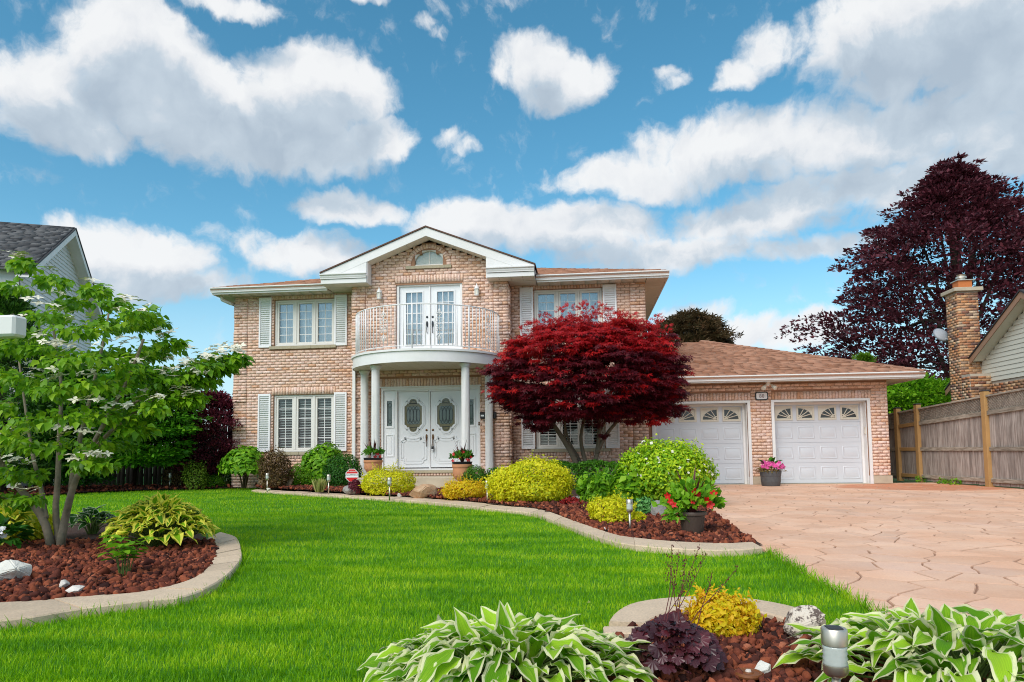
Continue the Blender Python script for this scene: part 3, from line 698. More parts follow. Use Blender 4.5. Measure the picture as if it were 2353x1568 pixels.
french_door(-4.80, -4.01, bz0, bz1, by, -4.06); french_door(-3.96, -3.17, bz0, bz1, by, -3.91)
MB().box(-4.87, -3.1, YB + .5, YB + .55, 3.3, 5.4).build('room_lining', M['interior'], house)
# ------------------------------------------------------------------ entrance doors
GLASS = [(0,.435),(.055,.422),(.09,.39),(.105,.34),(.108,.315),(.165,.312),(.175,.275),(.205,.25),(.232,.235)]
GLASS = GLASS + [(x, -z) for x, z in GLASS[::-1]]; GLASS = GLASS + [(-x, z) for x, z in GLASS[-2:0:-1]]
PAN = [(0,.275),(.10,.285),(.17,.31),(.205,.335),(.235,.33),(.245,.27),(.285,.24),(.325,.23),(.335,.20),(.325,.17),(.325,-.17),(.325,-.235),(.285,-.24),(.25,-.265),(.24,-.31),(.20,-.335),(.10,-.335),(0,-.335)]
PAN = PAN + [(-x, z) for x, z in PAN[-2:0:-1]]
def off(o, k, cx=0, cz=0): return [(cx + x*(1 + k/.33), cz + z*(1 + k/.42)) for x, z in o]
def outset(o, d, cx, cz):
    n = len(o); out = []
    for i in range(n):
        p, q = np.array(o[i-1]), np.array(o[(i+1) % n]); t = q - p; t = t/(np.linalg.norm(t)+1e-9); out.append((cx + o[i][0] - t[1]*d*1.0, cz + o[i][1] + t[0]*d))
    return out
def entry_door(x0, x1, hx, Y=YB + .08):
    z0, z1 = .53, 2.51; cx = (x0+x1)/2
    d = MB().box(x0, x1, Y, Y + .05, z0, z1).build('front_door', M['whitedoor'], house, bev=.004)
    gz = z0 + 1.36
    MB().ring(outset(GLASS, .085, cx, gz), outset(GLASS, .06, cx, gz), Y - .014, Y + .004).build('outer_moulding', M['whitedoor'], d)
    MB().ring(outset(GLASS, .05, cx, gz), outset(GLASS, .0, cx, gz), Y - .028, Y + .004).build('glass_moulding', M['whitedoor'], d)
    MB().xz([(cx + x, gz + z) for x, z in GLASS], Y - .008, Y - .002).build('bronze_glass', M['bronzeglass'], d)
    GL = [(0,.235),(.10,.235),(.15,.225),(.17,.20),(.17,-.20),(.15,-.225),(.10,-.235),(0,-.235)]; GL = GL + [(-x, z) for x, z in GL[-2:0:-1]]
    MB().xz([(cx + x, gz + z) for x, z in GL], Y - .012, Y - .007).build('leaded_pane', M['doorglass'], d)
    cm = MB()
    for k in (-.135, -.045, .045, .135):
        pts = [(cx + k + .042*math.cos(a), Y - .014, gz + .16*math.copysign(abs(math.sin(a))**.6, math.sin(a))) for a in np.linspace(0, 2*math.pi, 17)]
        cm.tube(pts, .0055, 5, cap=False)
    for k in (-.09, 0, .09):
        for s in (-1, 1): cm.tube([(cx + k - .045, Y - .014, gz + s*.19), (cx + k, Y - .014, gz + s*.235), (cx + k + .045, Y - .014, gz + s*.19), (cx + k, Y - .014, gz + s*.15), (cx + k - .045, Y - .014, gz + s*.19)], .005, 5, cap=False)
    for k in (-.09, 0, .09): cm.tube([(cx + k, Y - .013, gz - .15), (cx + k, Y - .013, gz + .15)], .004, 5, cap=False)
    for s in (-1, 1): cm.tube([(cx + .07*math.cos(a), Y - .012, gz + s*(.33 + .06*math.sin(a))) for a in np.linspace(0, math.pi, 9)], .005, 5); cm.tube([(cx - .10, Y - .012, gz + s*.31), (cx + .10, Y - .012, gz + s*.31)], .008, 5)
    cm.build('lead_came', M['lead'], d)
    pz = z0 + .46
    MB().ring(outset(PAN, .03, cx, pz), outset(PAN, .005, cx, pz), Y - .020, Y + .004).build('panel_moulding', M['whitedoor'], d)
    MB().ring(outset(PAN, -.03, cx, pz), outset(PAN, -.065, cx, pz), Y - .012, Y + .004).build('panel_moulding', M['whitedoor'], d)
    handle(hx, Y, 1.20, d, M['bronze'])
entry_door(-4.845, -4.025, -4.085); entry_door(-3.975, -3.155, -3.915)
f = MB().box(-5.29, -2.66, YB + .02, YB + .15, 2.55, 2.62).box(-5.33, -2.62, YB - .03, YB + .05, 2.615, 2.65)
for a, c in ((-5.29, -5.235), (-4.905, -4.85), (-3.15, -3.095), (-2.715, -2.66)): f.box(a, c, YB + .02, YB + .15, .5, 2.55)
f.box(-4.02, -3.98, YB + .06, YB + .14, .5, 2.55).box(-4.85, -4.02, YB + .04, YB + .15, 2.513, 2.55).box(-3.98, -3.15, YB + .04, YB + .15, 2.513, 2.55)
f.build('entrance_frame', M['white'], house, bev=.004)
for x0, x1 in ((-5.233, -4.907), (-3.093, -2.717)):
    cx = (x0+x1)/2; Y = YB + .08
    s = MB()
    for a in cells(x0, x1, .52, 2.545, [(cx - .068, cx + .068, 1.62, 2.28)]): s.box(a[0], a[1], Y, Y + .05, a[2], a[3])
    s = s.build('sidelight', M['whitedoor'], house)
    MB().ring([(cx-.115, 1.57), (cx+.115, 1.57), (cx+.115, 2.33), (cx-.115, 2.33)], [(cx-.068, 1.62), (cx+.068, 1.62), (cx+.068, 2.28), (cx-.068, 2.28)], Y - .02, Y + .01).build('glazing_bead', M['whitedoor'], s)
    MB().box(cx - .07, cx + .07, Y + .015, Y + .02, 1.61, 2.29).build('leaded_pane', M['doorglass'], s)
    cm = MB()
    for zc in (1.73, 2.17): cm.tube([(cx - .06, Y + .01, zc), (cx, Y + .01, zc + .06), (cx + .06, Y + .01, zc), (cx, Y + .01, zc - .06), (cx - .06, Y + .01, zc)], .006, 5, cap=False)
    cm.tube([(cx - .03, Y + .01, 1.76), (cx - .03, Y + .01, 2.14)], .005, 5).tube([(cx + .03, Y + .01, 1.76), (cx + .03, Y + .01, 2.14)], .005, 5)
    cm.build('lead_came', M['lead'], s)
    for z0, z1 in ((.82, 1.40),): MB().ring([(cx-.115, z0), (cx+.115, z0), (cx+.115, z1), (cx-.115, z1)], [(cx-.09, z0+.025), (cx+.09, z0+.025), (cx+.09, z1-.025), (cx-.09, z1-.025)], Y - .02, Y + .01).build('panel_moulding', M['whitedoor'], s)
    MB().box(cx - .06, cx + .06, Y - .012, Y + .01, .885, 1.335).build('raised_panel', M['whitedoor'], s, bev=.01)
MB().box(-5.29, -2.66, YB - .10, YB + .18, .465, .505).build('door_threshold', M['white'], house)
# porch: stone sill, brick row, two concrete steps
MB().box(-5.02, -2.95, 16.93, YB + .02, .40, .462).build('porch_sill', M['stone'], house, bev=.01)
MB().box(-4.96, -3.01, 16.985, YB, .33, .40).build('porch_core', M['mortar'], house)
MB().xz([(-6.02, 0), (-2.0, 0), (-2.0, .33), (-6.02, .33)], 16.95, YB - .035).build('porch_slab', M['concrete'], house, bev=.012); MB().box(-5.48, -2.45, 15.95, 16.947, 0, .33).build('porch_slab', M['concrete'], house, bev=.015)
MB().box(-4.75, -2.75, 15.35, 15.947, 0, .12).build('porch_step', M['concrete'], house, bev=.015)
# ------------------------------------------------------------------ balcony, columns, railing
bcx, ba, bb, bzs, bzt = -4.01, 1.945, 1.78, 3.06, 3.37
def ell(t, a=ba, bq=bb): return bcx - a*math.cos(t), YB - bq*math.sin(t)
n = 48; P = [ell(math.pi*i/n) for i in range(n+1)]; P2 = [ell(math.pi*i/n, ba + .035, bb + .035) for i in range(n+1)]; P3 = [ell(math.pi*i/n, ba - .12, bb - .12) for i in range(n+1)]
bal = MB(); 
V = [(x, y, bzs) for x, y in P] + [(x, y, bzt - .05) for x, y in P] + [(x, y, bzt - .05) for x, y in P2] + [(x, y, bzt) for x, y in P2] + [(x, y, bzt + .01) for x, y in P3]
F = []
for r in range(4): F += [(r*(n+1)+i, r*(n+1)+i+1, (r+1)*(n+1)+i+1, (r+1)*(n+1)+i) for i in range(n)]
F.append(tuple(range(4*(n+1), 5*(n+1))))
bal.add(V, F); balc = bal.build('balcony', M['white'], house, auto=40)
for k in range(14):
    x0, x1 = bcx - ba + .03 + k*(2*ba - .06)/14 + .004, bcx - ba + .03 + (k+1)*(2*ba - .06)/14 - .004
    g = lambda x: YB - (bb - .015)*math.sqrt(max(0, 1 - ((x - bcx)/(ba - .012))**2))
    xm = (x0+x1)/2
    poly = [(x0, min(g(x0), YB - .03), bzs + .012), (xm, g(xm), bzs + .012), (x1, min(g(x1), YB - .03), bzs + .012), (x1, YB - .02, bzs + .012), (x0, YB - .02, bzs + .012)]
    MB().prism(poly, (0, 0, .03)).build('soffit_panel', M['cream'], balc)
def column(x, y, z0, z1):
    c = MB(); nf = 18; prof = []
    seg = nf*4
    def cr(r, z): return [(x + (r - (.009 if k % 4 == 0 else 0))*math.cos(2*math.pi*k/seg), y + (r - (.009 if k % 4 == 0 else 0))*math.sin(2*math.pi*k/seg), z) for k in range(seg)]
    A, B = cr(.104, z0 + .05), cr(.098, z1 - .10)
    c.add(A + B, [(k, (k+1) % seg, seg + (k+1) % seg, seg + k) for k in range(seg)])
    o = c.build('column', M['white'], house)
    MB().lathe([(.13, z0 + .001), (.13, z0 + .03), (.115, z0 + .05), (.104, z0 + .06)], (x, y, 0), 24).build('column_base', M['white'], o, auto=40)
    MB().lathe([(.100, z1 - .10), (.115, z1 - .085), (.115, z1 - .07), (.14, z1 - .035), (.14, z1)], (x, y, 0), 24).build('capital', M['white'], o, auto=40)
for x, y in ((-5.06, 16.22), (-5.66, 17.2), (-2.83, 16.22), (-2.40, 17.2)): column(x, y, .331, bzs - .001)
ra, rb, rz0, rz1 = 1.865, 1.70, 3.455, 4.45
rail = MB(); P = [(*ell(math.pi*i/40, ra, rb), rz1) for i in range(41)]; rail.tube(P, .016, 8)
railing = rail.build('railing', M['white'], house, smooth=True)
MB().tube([(x, y, rz0) for x, y, _ in P], .012, 6).build('bottom_rail', M['white'], railing, smooth=True)
ts = np.linspace(0, math.pi, 400); pts = np.array([ell(t, ra, rb) for t in ts]); L = np.concatenate(([0], np.cumsum(np.linalg.norm(np.diff(pts, axis=0), axis=1)))); tot = L[-1]
NB = 52; bal_me = None; post_me = None; deco = []
for k in range(NB + 1):
    s = tot*k/NB; t = np.interp(s, L, ts); x, y = ell(t, ra, rb)
    if k in (0, NB) or k % 13 == 0:
        if post_me is None: q = MB().box(-.016, .016, -.016, .016, 0, rz1 - bzt - .01); post_me = mesh_np('post', q.v, q.f, M['white'])
        place('post', post_me, (x, y, bzt + .008), railing, rot=(0, 0, -t))
    elif k % 13 == 6 and k not in (58,): deco.append((x, y, t))
    else:
        if bal_me is None: q = MB().box(-.0085, .0085, -.0085, .0085, 0, rz1 - rz0); bal_me = mesh_np('baluster', q.v, q.f, M['white'])
        place('baluster', bal_me, (x, y, rz0), railing, rot=(0, 0, -t))
for x, y, t in deco:
    tx, ty = math.sin(t), -math.cos(t)          # tangent along the rail
    q = MB(); zc = (rz0 + rz1)/2
    def pt(u, w): return (x + u*tx, y + u*ty, zc + w)
    q.tube([pt(0, -.495), pt(0, .495)], .008, 5)
    for sgn in (-1, 1):
        for w0, r in ((.11, .065), (-.02, .06), (-.12, .055)):
            q.tube([pt(sgn*(r*.85 + r*math.cos(a)*(1 - .07*i)), w0 + r*math.sin(a)*(1 - .05*i)) for i, a in enumerate(np.linspace(math.pi, -1.1*math.pi, 14))], .008, 5)
        for w0, s2 in ((.27, 1), (-.27, -1)):
            q.tube([pt(0, w0 - .07*s2), pt(sgn*.05, w0 - .02*s2), pt(sgn*.075, w0 + .02*s2), pt(sgn*.05, w0 + .04*s2)], .009, 5)
            q.tube([pt(0, w0 - .03*s2), pt(sgn*.028, w0 + .05*s2), pt(0, w0 + .12*s2)], .010, 5)
    q.build('scroll_panel', M['white'], railing, smooth=True)
# ------------------------------------------------------------------ eaves, gutters, roofs
def gutter(x0, x1, y, z, parent=house, name='gutter'):
    pr = [(0, 0), (0, .02), (-.015, .05), (-.015, .075), (-.055, .10), (-.055, .125), (-.04, .125), (-.035, .105), (.05, .105), (.05, 0)]
    return MB().prism([(x0, y + a, z + b) for a, b in pr], (x1 - x0, 0, 0)).build(name, M['white'], parent)
def fascia(x0, x1, y, z0, z1): return MB().box(x0, x1, y, y + .03, z0, z1).build('fascia', M['white'], house)
def soffit(x0, x1, y0, y1, z, step=.305):
    n = max(1, round((x1-x0)/step)); w = (x1-x0)/n
    me = None
    for i in range(n):
        q = MB().box(-w/2 + .008, w/2 - .008, 0, y1 - y0, 0, .014)
        if me is None: me = mesh_np('soffit_panel', q.v, q.f, M['cream'])
        place('soffit_panel', me, (x0 + (i+.5)*w, y0, z), house)
    MB().box(x0, x1, y0, y1, z + .016, z + .02).build('soffit_backing', M['cream'], house)
ZE = 5.31
for x0, x1 in ((-10.06, -6.78), (-1.16, 2.23)):
    gutter(x0, x1, 17.42, ZE + .03); fascia(x0 + .01, x1 - .01, 17.47, ZE - .015, ZE + .14); 
soffit(-9.68, -6.78, 17.505, YW - .02, ZE); soffit(-1.16, 1.67, 17.505, YW - .02, ZE)
for x0, x1, xs_ in ((-10.05, -9.69, -10.05), (1.68, 2.22, 2.19)):
    n = 26
    for k in range(n): MB().box(x0, x1, 17.505 + k*.3, 17.505 + k*.3 + .292, ZE, ZE + .014).build('soffit_panel', M['cream'], house)
    MB().box(xs_, xs_ + .03, 17.505, 25.7, ZE - .015, ZE + .14).build('fascia', M['white'], house)
# downspout elbow on the left corner and downspout beside the porch
MB().tube([(-9.95, 17.75, ZE + .02), (-9.93, 17.78, ZE - .10), (-9.78, 17.92, ZE - .17), (-9.72, 18.05, ZE - .18)], .045, 8).build('downspout_elbow', M['white'], house, smooth=True)
MB().box(-6.02, -5.94, 17.28, 17.37, .05, bzs + .15).build('downspout', M['white'], house, bev=.008)
# bay gable
gy, az, sl_ = 17.0, 6.72, .392
def gl(x): return az - sl_*abs(x - (-3.975))
XL, XR, XC = -6.775, -1.175, -3.975
for s, xe in ((-1, XL), (1, XR)):
    MB().add([(XC, gy, az+.012), (xe, gy, gl(xe)+.012), (xe, gy, gl(xe) - .21), (XC, gy, az - .21), (XC, gy+.03, az+.012), (xe, gy+.03, gl(xe)+.012), (xe, gy+.03, gl(xe) - .21), (XC, gy+.03, az - .21)],
             [(0,1,2,3),(7,6,5,4),(0,4,5,1),(1,5,6,2),(2,6,7,3)]).build('rake_fascia', M['white'], house)
    # sloping soffit boards
    k = 0; nb = 9
    for i in range(nb):
        u0, u1 = XC + (xe - s*1.2 - XC)*i/nb + .004, XC + (xe - s*1.2 - XC)*(i+1)/nb - .004
        MB().prism([(u0, gy + .03, gl(u0) - .205), (u1, gy + .03, gl(u1) - .205), (u1, YB - .003, gl(u1) - .205), (u0, YB - .003, gl(u0) - .205)], (0, 0, .02)).build('soffit_panel', M['cream'], house)
    # cornice return
    xi = xe - s*1.22; a, c = min(xe, xi), max(xe, xi)
    MB().xz([(xe, 5.60), (xi, 5.60), (xi, gl(xi) - .20), (xe, gl(xe) - .19)], gy + .005, gy + .028).build('return_frieze', M['white'], house)
    MB().box(a, c, gy + .035, YB - .026, 5.355, 5.60).build('cornice_return', M['white'], house)
    MB().box(min(xi, xi - s*.02), max(xi, xi - s*.02), gy + .03, YB - .03, 5.345, gl(xi) - .2).build('return_end', M['white'], house)
    gutter(a - .01, c, gy + .005 - .045, 5.47, name='gutter')
    MB().box(a, c, gy - .01, gy + .03, 5.35, 5.46).build('fascia', M['white'], house)
    n = 4
    for k in range(n): MB().box(a + k*(c-a)/n + .004, a + (k+1)*(c-a)/n - .004, gy + .03, YB - .02, 5.335, 5.352).build('soffit_panel', M['cream'], house)
    e0, e1 = (xe, -6.09) if s < 0 else (-1.89, xe)
    for k in range(2): MB().box(e0, e1, YB + .005 + k*.31, YB + .305 + k*.31, 5.335, 5.352).build('soffit_panel', M['cream'], house)
    MB().box(xe - .03 if s > 0 else xe, xe if s > 0 else xe + .03, gy + .04, YW - .02, 5.35, 5.60).build('fascia', M['white'], house)
# roof planes
SH = .135
def shingles(parent, x_at, t_max, O, up, nrm, along, s_mat, singles=0, width=.31, name='shingle'):
    """rows of tabs on a plane: O origin on the eave, up = unit vector up the slope, x_at(t) -> (x0,x1) along 'along'"""
    O, up, nrm, along = [np.array(v, float) for v in (O, up, nrm, along)]
    V = []; F = []; r = 0; t = 0.0; made = 0; cache = {}
    rot = Matrix((tuple(along), tuple(up), tuple(nrm))).transposed().to_euler()
    while t < t_max:
        a, b = x_at(t + SH*.5); x = a - random.uniform(0, width)
        while x < b:
            w = width*random.choice((.7, 1, 1, 1.25)); x0, x1 = max(a, x), min(b, x + w); x += w
            if x1 - x0 < .04: continue
            th = random.choice((.016, .020, .026)); l = min(SH*1.15, t_max - t + .02)
            full = x1 - x0 > w - .001 and l > SH*1.1
            loc = O + along*((x0+x1)/2) + up*t + nrm*.012
            h = (x1-x0)/2 - .003
            vv = [(-h, 0, 0), (h, 0, 0), (h, l, -.006), (-h, l, -.006), (-h, 0, th), (h, 0, th), (h, l, .003), (-h, l, .003)]
            ff = [(4,5,6,7),(0,1,5,4),(1,2,6,5),(3,0,4,7)]
            if full and made < singles:
                key = (round(w, 3), th)
                if key not in cache: cache[key] = mesh_np(name, vv, ff, s_mat)
                place(name, cache[key], loc, parent, rot=rot); made += 1
            else:
                i = len(V); V += [loc + along*p[0] + up*p[1] + nrm*p[2] for p in vv]; F += [tuple(i+q for q in f) for f in ff]
        t += SH
    if V: obj_np('shingle_courses', V, F, s_mat, parent, kind='stuff')
def roofplane(pts, m, name, parent=house): return MB().prism(pts, (0, 0, -.06)).build(name, m, parent)
s_m = .32; xl, xr, yf, ze = -10.06, 2.23, 17.40, ZE + .145; T = 4.0; zr = ze + s_m*T; yb = yf + 2*T
q = math.hypot(1, s_m); up = (0, 1/q, s_m/q); nr = (0, -s_m/q, 1/q)
main_roof = roofplane([(xl, yf, ze), (xr, yf, ze), (xr - T, yf + T, zr), (xl + T, yf + T, zr)], M['shingle'], 'roof')
roofplane([(xl, yf, ze), (xl + T, yf + T, zr), (xl, yb, ze)], M['shingle'], 'roof_hip'); roofplane([(xr, yf, ze), (xr, yb, ze), (xr - T, yf + T, zr)], M['shingle'], 'roof_hip')
roofplane([(xl, yb, ze), (xl + T, yf + T, zr), (xr - T, yf + T, zr), (xr, yb, ze)], M['shingle'], 'roof_rear')
lq = q
shingles(main_roof, lambda t: (xl + t/lq, xl + 3.32 + t/lq*.4), T*q, (0, yf, ze), up, nr, (1, 0, 0), M['shingle'])
shingles(main_roof, lambda t: (xr - 3.42 - t/lq*.4, xr - t/lq), T*q, (0, yf, ze), up, nr, (1, 0, 0), M['shingle'])
for s, xe in ((-1, XL - .03), (1, XR + .03)):
    MB().prism([(XC, gy - .03, az + .055), (xe, gy - .03, gl(xe) + .055), (xe, gy + 1.2, gl(xe) + .055), (XC, gy + 4.4, az + .055)][::s], (0, 0, -.035)).build('gable_roof', M['shingleshade'], house)
# garage roof
zg, gxl, gxr, sg, TG = 2.72, 1.68, 8.22, .35, 4.30
gutter(gxl, gxr, 17.38, zg - .115); fascia(gxl, gxr - .01, 17.43, zg - .15, zg - .02)
soffit(1.70, 7.61, 17.465, YW + .04, zg - .125)
for k in range(26): MB().box(7.62, 8.18, 17.465 + k*.3, 17.465 + k*.3 + .292, zg - .125, zg - .111).build('soffit_panel', M['cream'], house)
MB().box(8.185, 8.215, 17.465, 25.9, zg - .15, zg - .02).build('fascia', M['white'], house)
g_roof = roofplane([(gxl, 17.35, zg), (gxr, 17.35, zg), (gxr - TG, 17.35 + TG, zg + sg*TG), (gxl, 17.35 + TG, zg + sg*TG)], M['shingle'], 'garage_roof')
roofplane([(gxr, 17.35, zg), (gxr, 17.35 + 2*TG, zg), (gxr - TG, 17.35 + TG, zg + sg*TG)], M['shingle'], 'garage_roof_hip')
roofplane([(gxl, 17.35 + 2*TG, zg), (gxl, 17.35 + TG, zg + sg*TG), (gxr - TG, 17.35 + TG, zg + sg*TG), (gxr, 17.35 + 2*TG, zg)], M['shingle'], 'garage_roof_rear')
q3 = math.hypot(1, sg)
shingles(g_roof, lambda t: (gxl, gxr + .02 - t/q3), TG*q3, (0, 17.35, zg), (0, 1/q3, sg/q3), (0, -sg/q3, 1/q3), (1, 0, 0), M['shingle'], singles=300)
capm = MB()
for k in range(27):
    a, b2 = k*.165, k*.165 + .2
    p0 = np.array((gxr - a, 17.35 + a, zg + sg*a)); p1 = np.array((gxr - b2, 17.35 + b2, zg + sg*b2))
    for sx_, sy_ in ((-1, -1), (1, 1)):
        w = np.array((.10*sx_, .10*sy_, -.045)); 
        capm.prism([p0 + (0, 0, .045), p0 + w + (0, 0, .045), p1 + w + (0, 0, .03), p1 + (0, 0, .03)], (0, 0, .012))
capm.build('hip_cap', M['shingle'], g_roof)
# ------------------------------------------------------------------ garage doors
def garage_door(o, Y):
    x0, x1, z0, z1 = o; Yd = Y + .28
    tr = MB().box(x0 - .07, x0, Y - .03, Y + .05, 0, z1 + .06).box(x1, x1 + .07, Y - .03, Y + .05, 0, z1 + .06).box(x0, x1, Y - .03, Y + .05, z1, z1 + .06)
    tr.box(x0 + .003, x0 + .02, Y + .052, Yd, .0, z1).box(x1 - .02, x1 - .003, Y + .052, Yd, 0, z1).box(x0 + .02, x1 - .02, Y + .052, Yd, z1 - .02, z1 - .003)
    tr.box(x1 - .075, x1 - .021, Yd - .05, Yd - .004, 0, z1 - .02).box(x0 + .021, x0 + .05, Yd - .05, Yd - .004, 0, z1 - .02).box(x0 + .05, x1 - .075, Yd - .05, Yd - .004, z1 - .06, z1 - .021)
    tr.build('garage_door_frame', M['white'], house)
    d = MB(); nz = 4; zb = .012; hz = (z1 - zb)/nz
    for j in range(nz): d.box(x0, x1, Yd, Yd + .05, zb + j*hz + .003, zb + (j+1)*hz - .003)
    d.box(x0, x1, Yd + .012, Yd + .045, zb, z1)
    d = d.build('garage_door', M['garagewhite'], house)
    x0 += .04; x1 -= .06
    cw = (x1 - x0)/4
    pn = None
    for j in range(3):
        for i in range(4):
            w, h = cw - .13, hz - .20
            if pn is None:
                e = .035; V = [(-w/2,0,-h/2),(w/2,0,-h/2),(w/2,0,h/2),(-w/2,0,h/2)]
                def rg(k, y): return [(-w/2+k, y, -h/2+k), (w/2-k, y, -h/2+k), (w/2-k, y, h/2-k), (-w/2+k, y, h/2-k)]
                V = rg(0, 0) + rg(.010, -.012) + rg(.022, -.002) + rg(.055, -.016); F = []
                for r in range(3): F += [(r*4+k, r*4+(k+1) % 4, r*4+4+(k+1) % 4, r*4+4+k) for k in range(4)]
                F.append((12, 13, 14, 15)); pn = mesh_np('raised_panel', V, [f for f in F], M['garagewhite'])
            place('raised_panel', pn, (x0 + (i+.5)*cw, Yd - .0005, zb + (j+.5)*hz), d)
    for i in range(4):
        cx = x0 + (i+.5)*cw; zc = zb + 3.47*hz; w, h = (cw - .10)/2, (hz - .15)/2; s = 1 if i % 2 == 0 else -1
        MB().ring([(cx-w, zc-h), (cx+w, zc-h), (cx+w, zc+h), (cx-w, zc+h)], [(cx-w+.045, zc-h+.045), (cx+w-.045, zc-h+.045), (cx+w-.045, zc+h-.045), (cx-w+.045, zc+h-.045)], Yd - .018, Yd + .004).build('window_insert', M['cream'], d)
        gw, gh = 2*w - .09, 2*h - .09; ox, oz = cx + s*gw/2, zc - gh/2
        MB().box(cx - gw/2, cx + gw/2, Yd - .004, Yd - .0012, zc - gh/2, zc + gh/2).build('insert_panel', M['cream'], d)
        n = 10; arc = [(ox - s*gw*.97*math.cos(a), oz + .012 + gh*.9*math.sin(a)) for a in np.linspace(0, math.pi/2, n)]
        MB().xz([(ox, oz + .012)] + (arc if s > 0 else arc), Yd - .008, Yd - .0045).build('pane', M['pane2'], d)
        sp = MB()
        for a in (math.pi*.13, math.pi*.25, math.pi*.37): sp.tube([(ox, Yd - .010, oz + .012), (ox - s*gw*.97*math.cos(a), Yd - .010, oz + .012 + gh*.9*math.sin(a))], .012, 5)
        sp.tube([(ox - s*gw*.22*math.cos(a), Yd - .010, oz + .012 + gh*.26*math.sin(a)) for a in np.linspace(0, math.pi/2, 6)], .014, 5)
        sp.build('sunburst_spokes', M['cream'], d)
M['pane2'] = basic('dark_garage_glass', (.035,.032,.032), .12, .2, 3, spec=.6)
garage_door(G1, YW + .06); garage_door(G2, YW + .06)
# ------------------------------------------------------------------ ground, lawn, beds, driveway
props(obj_np('ground', [(-400,-60,-.06),(400,-60,-.06),(400,900,-.06),(-400,900,-.06)], [(0,1,2,3)], M['ground']), kind='structure')
DX = 1.62
props(obj_np('lawn', [(-30,-8,-.012),(DX,-8,-.012),(DX,18.0,-.012),(-30,18.0,-.012)], [(0,1,2,3)], M['lawnbase']), kind='structure')
props(obj_np('side_yard', [(-30,18.0,-.016),(-9.7,18.0,-.016),(-9.7,30,-.016),(-30,30,-.016)], [(0,1,2,3)], M['lawnbase']), kind='structure')
def inpoly(P, poly):
    x, y = P[:, 0], P[:, 1]; ins = np.zeros(len(P), bool); n = len(poly)
    for i in range(n):
        x0, y0 = poly[i]; x1, y1 = poly[(i+1) % n]
        c = ((y0 > y) != (y1 > y)) & (x < (x1-x0)*(y-y0)/((y1-y0) + 1e-12) + x0); ins ^= c
    return ins
def g2(x, y, z=.045): p = G(x, y, z); return (p[0], p[1])
def Zc(ox, oy, s, pts): k = IW/3840; return [((ox + x/s)*k, (oy + y/s)*k) for x, y in pts]
def smooth_line(pts, n):
    P = np.array(pts, float); d = np.concatenate(([0], np.cumsum(np.linalg.norm(np.diff(P, axis=0), axis=1)))); d /= d[-1]
    out = []
    for t in np.linspace(0, 1, n):
        i = min(max(np.searchsorted(d, t) - 1, 0), len(P) - 2); u = (t - d[i])/(d[i+1] - d[i] + 1e-9)
        p0, p1, p2, p3 = P[max(i-1, 0)], P[i], P[i+1], P[min(i+2, len(P)-1)]
        out.append(.5*((2*p1) + (-p0+p2)*u + (2*p0-5*p1+4*p2-p3)*u*u + (-p0+3*p1-3*p2+p3)*u**3))
    return np.array(out)
# middle bed in front of the house: curb lines measured on the curb's top
mo = [g2(*q) for q in ((578,1126.5),(650,1131.5),(735,1137),(870,1145),(1000,1155),(1069,1162.5),(1150,1171),(1225,1180),(1280,1199),(1340,1222),(1417,1246),(1485,1256),(1554,1261),(1620,1264.5),(1690,1264.5),(1752,1259))]
mi = [g2(*q) for q in ((590,1124.5),(660,1128),(740,1132.5),(870,1139.5),(1000,1147.5),(1080,1154),(1160,1162),(1238,1170),(1290,1186),(1345,1206),(1417,1229),(1485,1239),(1554,1245),(1620,1248),(1680,1249),(1728,1246))]
MO, MI = smooth_line(mo, 60), smooth_line(mi, 60)
bed_mid = [tuple(p) for p in MI] + [(DX + .02, MI[-1][1] + .1), (1.78, 10.5), (1.80, 18.0), (-9.0, 18.0)]
lf = [g2(*q, .03) for q in ((-150,1150),(60,1140),(200,1131),(350,1125),(440,1123.5),(500,1122),(560,1119.5))]
bed_left_far = lf + [(-9.68, 18.0), (-9.68, 18.9), (-26, 18.9)]
# left bed round the dogwood
lo = [g2(*q, .05) for q in Zc(0,1700,2.24,((-160,1412),(0,1398),(300,1362),(600,1310),(1000,1262),(1300,1224),(1500,1205),(1700,1145),(1850,1068),(1960,970),(2030,870),(2022,790),(2000,722),(1950,690),(1850,662)))]
li = [g2(*q, .05) for q in Zc(0,1700,2.24,((-160,1262),(0,1246),(300,1232),(520,1212),(860,1188),(1130,1165),(1290,1140),(1450,1108),(1600,1058),(1700,990),(1760,930),(1805,850),(1815,790),(1800,745),(1740,715)))]
LO, LI = smooth_line(lo, 60), smooth_line(li, 60)
back = [(-5.1, 8.55), (-6.5, 8.9), (-9.5, 8.8)]
bed_dog = [tuple(p) for p in LI] + back + [(-9.5, 4.0), (-5.0, 3.9)]
grass_dog = [tuple(p) for p in LO] + [(-5.2, 8.75), (-6.5, 9.1), (-9.7, 9.0), (-9.7, 3.6), (-5.0, 3.5)]
# front bed beside the driveway
fo = [g2(*q, .07) for q in Zc(2200,2050,1.4348,((118,400),(150,352),(230,305),(350,280),(520,266),(700,268),(870,282),(1050,312),(1190,350),(1290,395)))]
fi = [g2(*q, .07) for q in Zc(2200,2050,1.4348,((320,408),(350,385),(400,360),(470,338),(570,325),(700,322),(840,335),(980,365),(1090,398),(1170,430)))]
FO, FI = smooth_line(fo, 40), smooth_line(fi, 40)
bed_front = [tuple(p) for p in FI] + [(1.56, 3.6), (1.58, 1.0), (-.6, 1.0), (-.55, 2.9), (.05, 3.2), (.22, 3.6)]
grass_front = [tuple(p) for p in FO] + [(DX, 3.95), (DX, .8), (-.7, .8), (-.6, 2.95), (-.05, 3.15), (.07, 3.7)]
grass_mid = [tuple(p) for p in MO] + [(DX + .1, MO[-1][1]), (1.8, 19), (-8.6, 19)]
def bedz(x, y): return .018 + .075*min(1, max(0, (y - 7.5)/7.5))
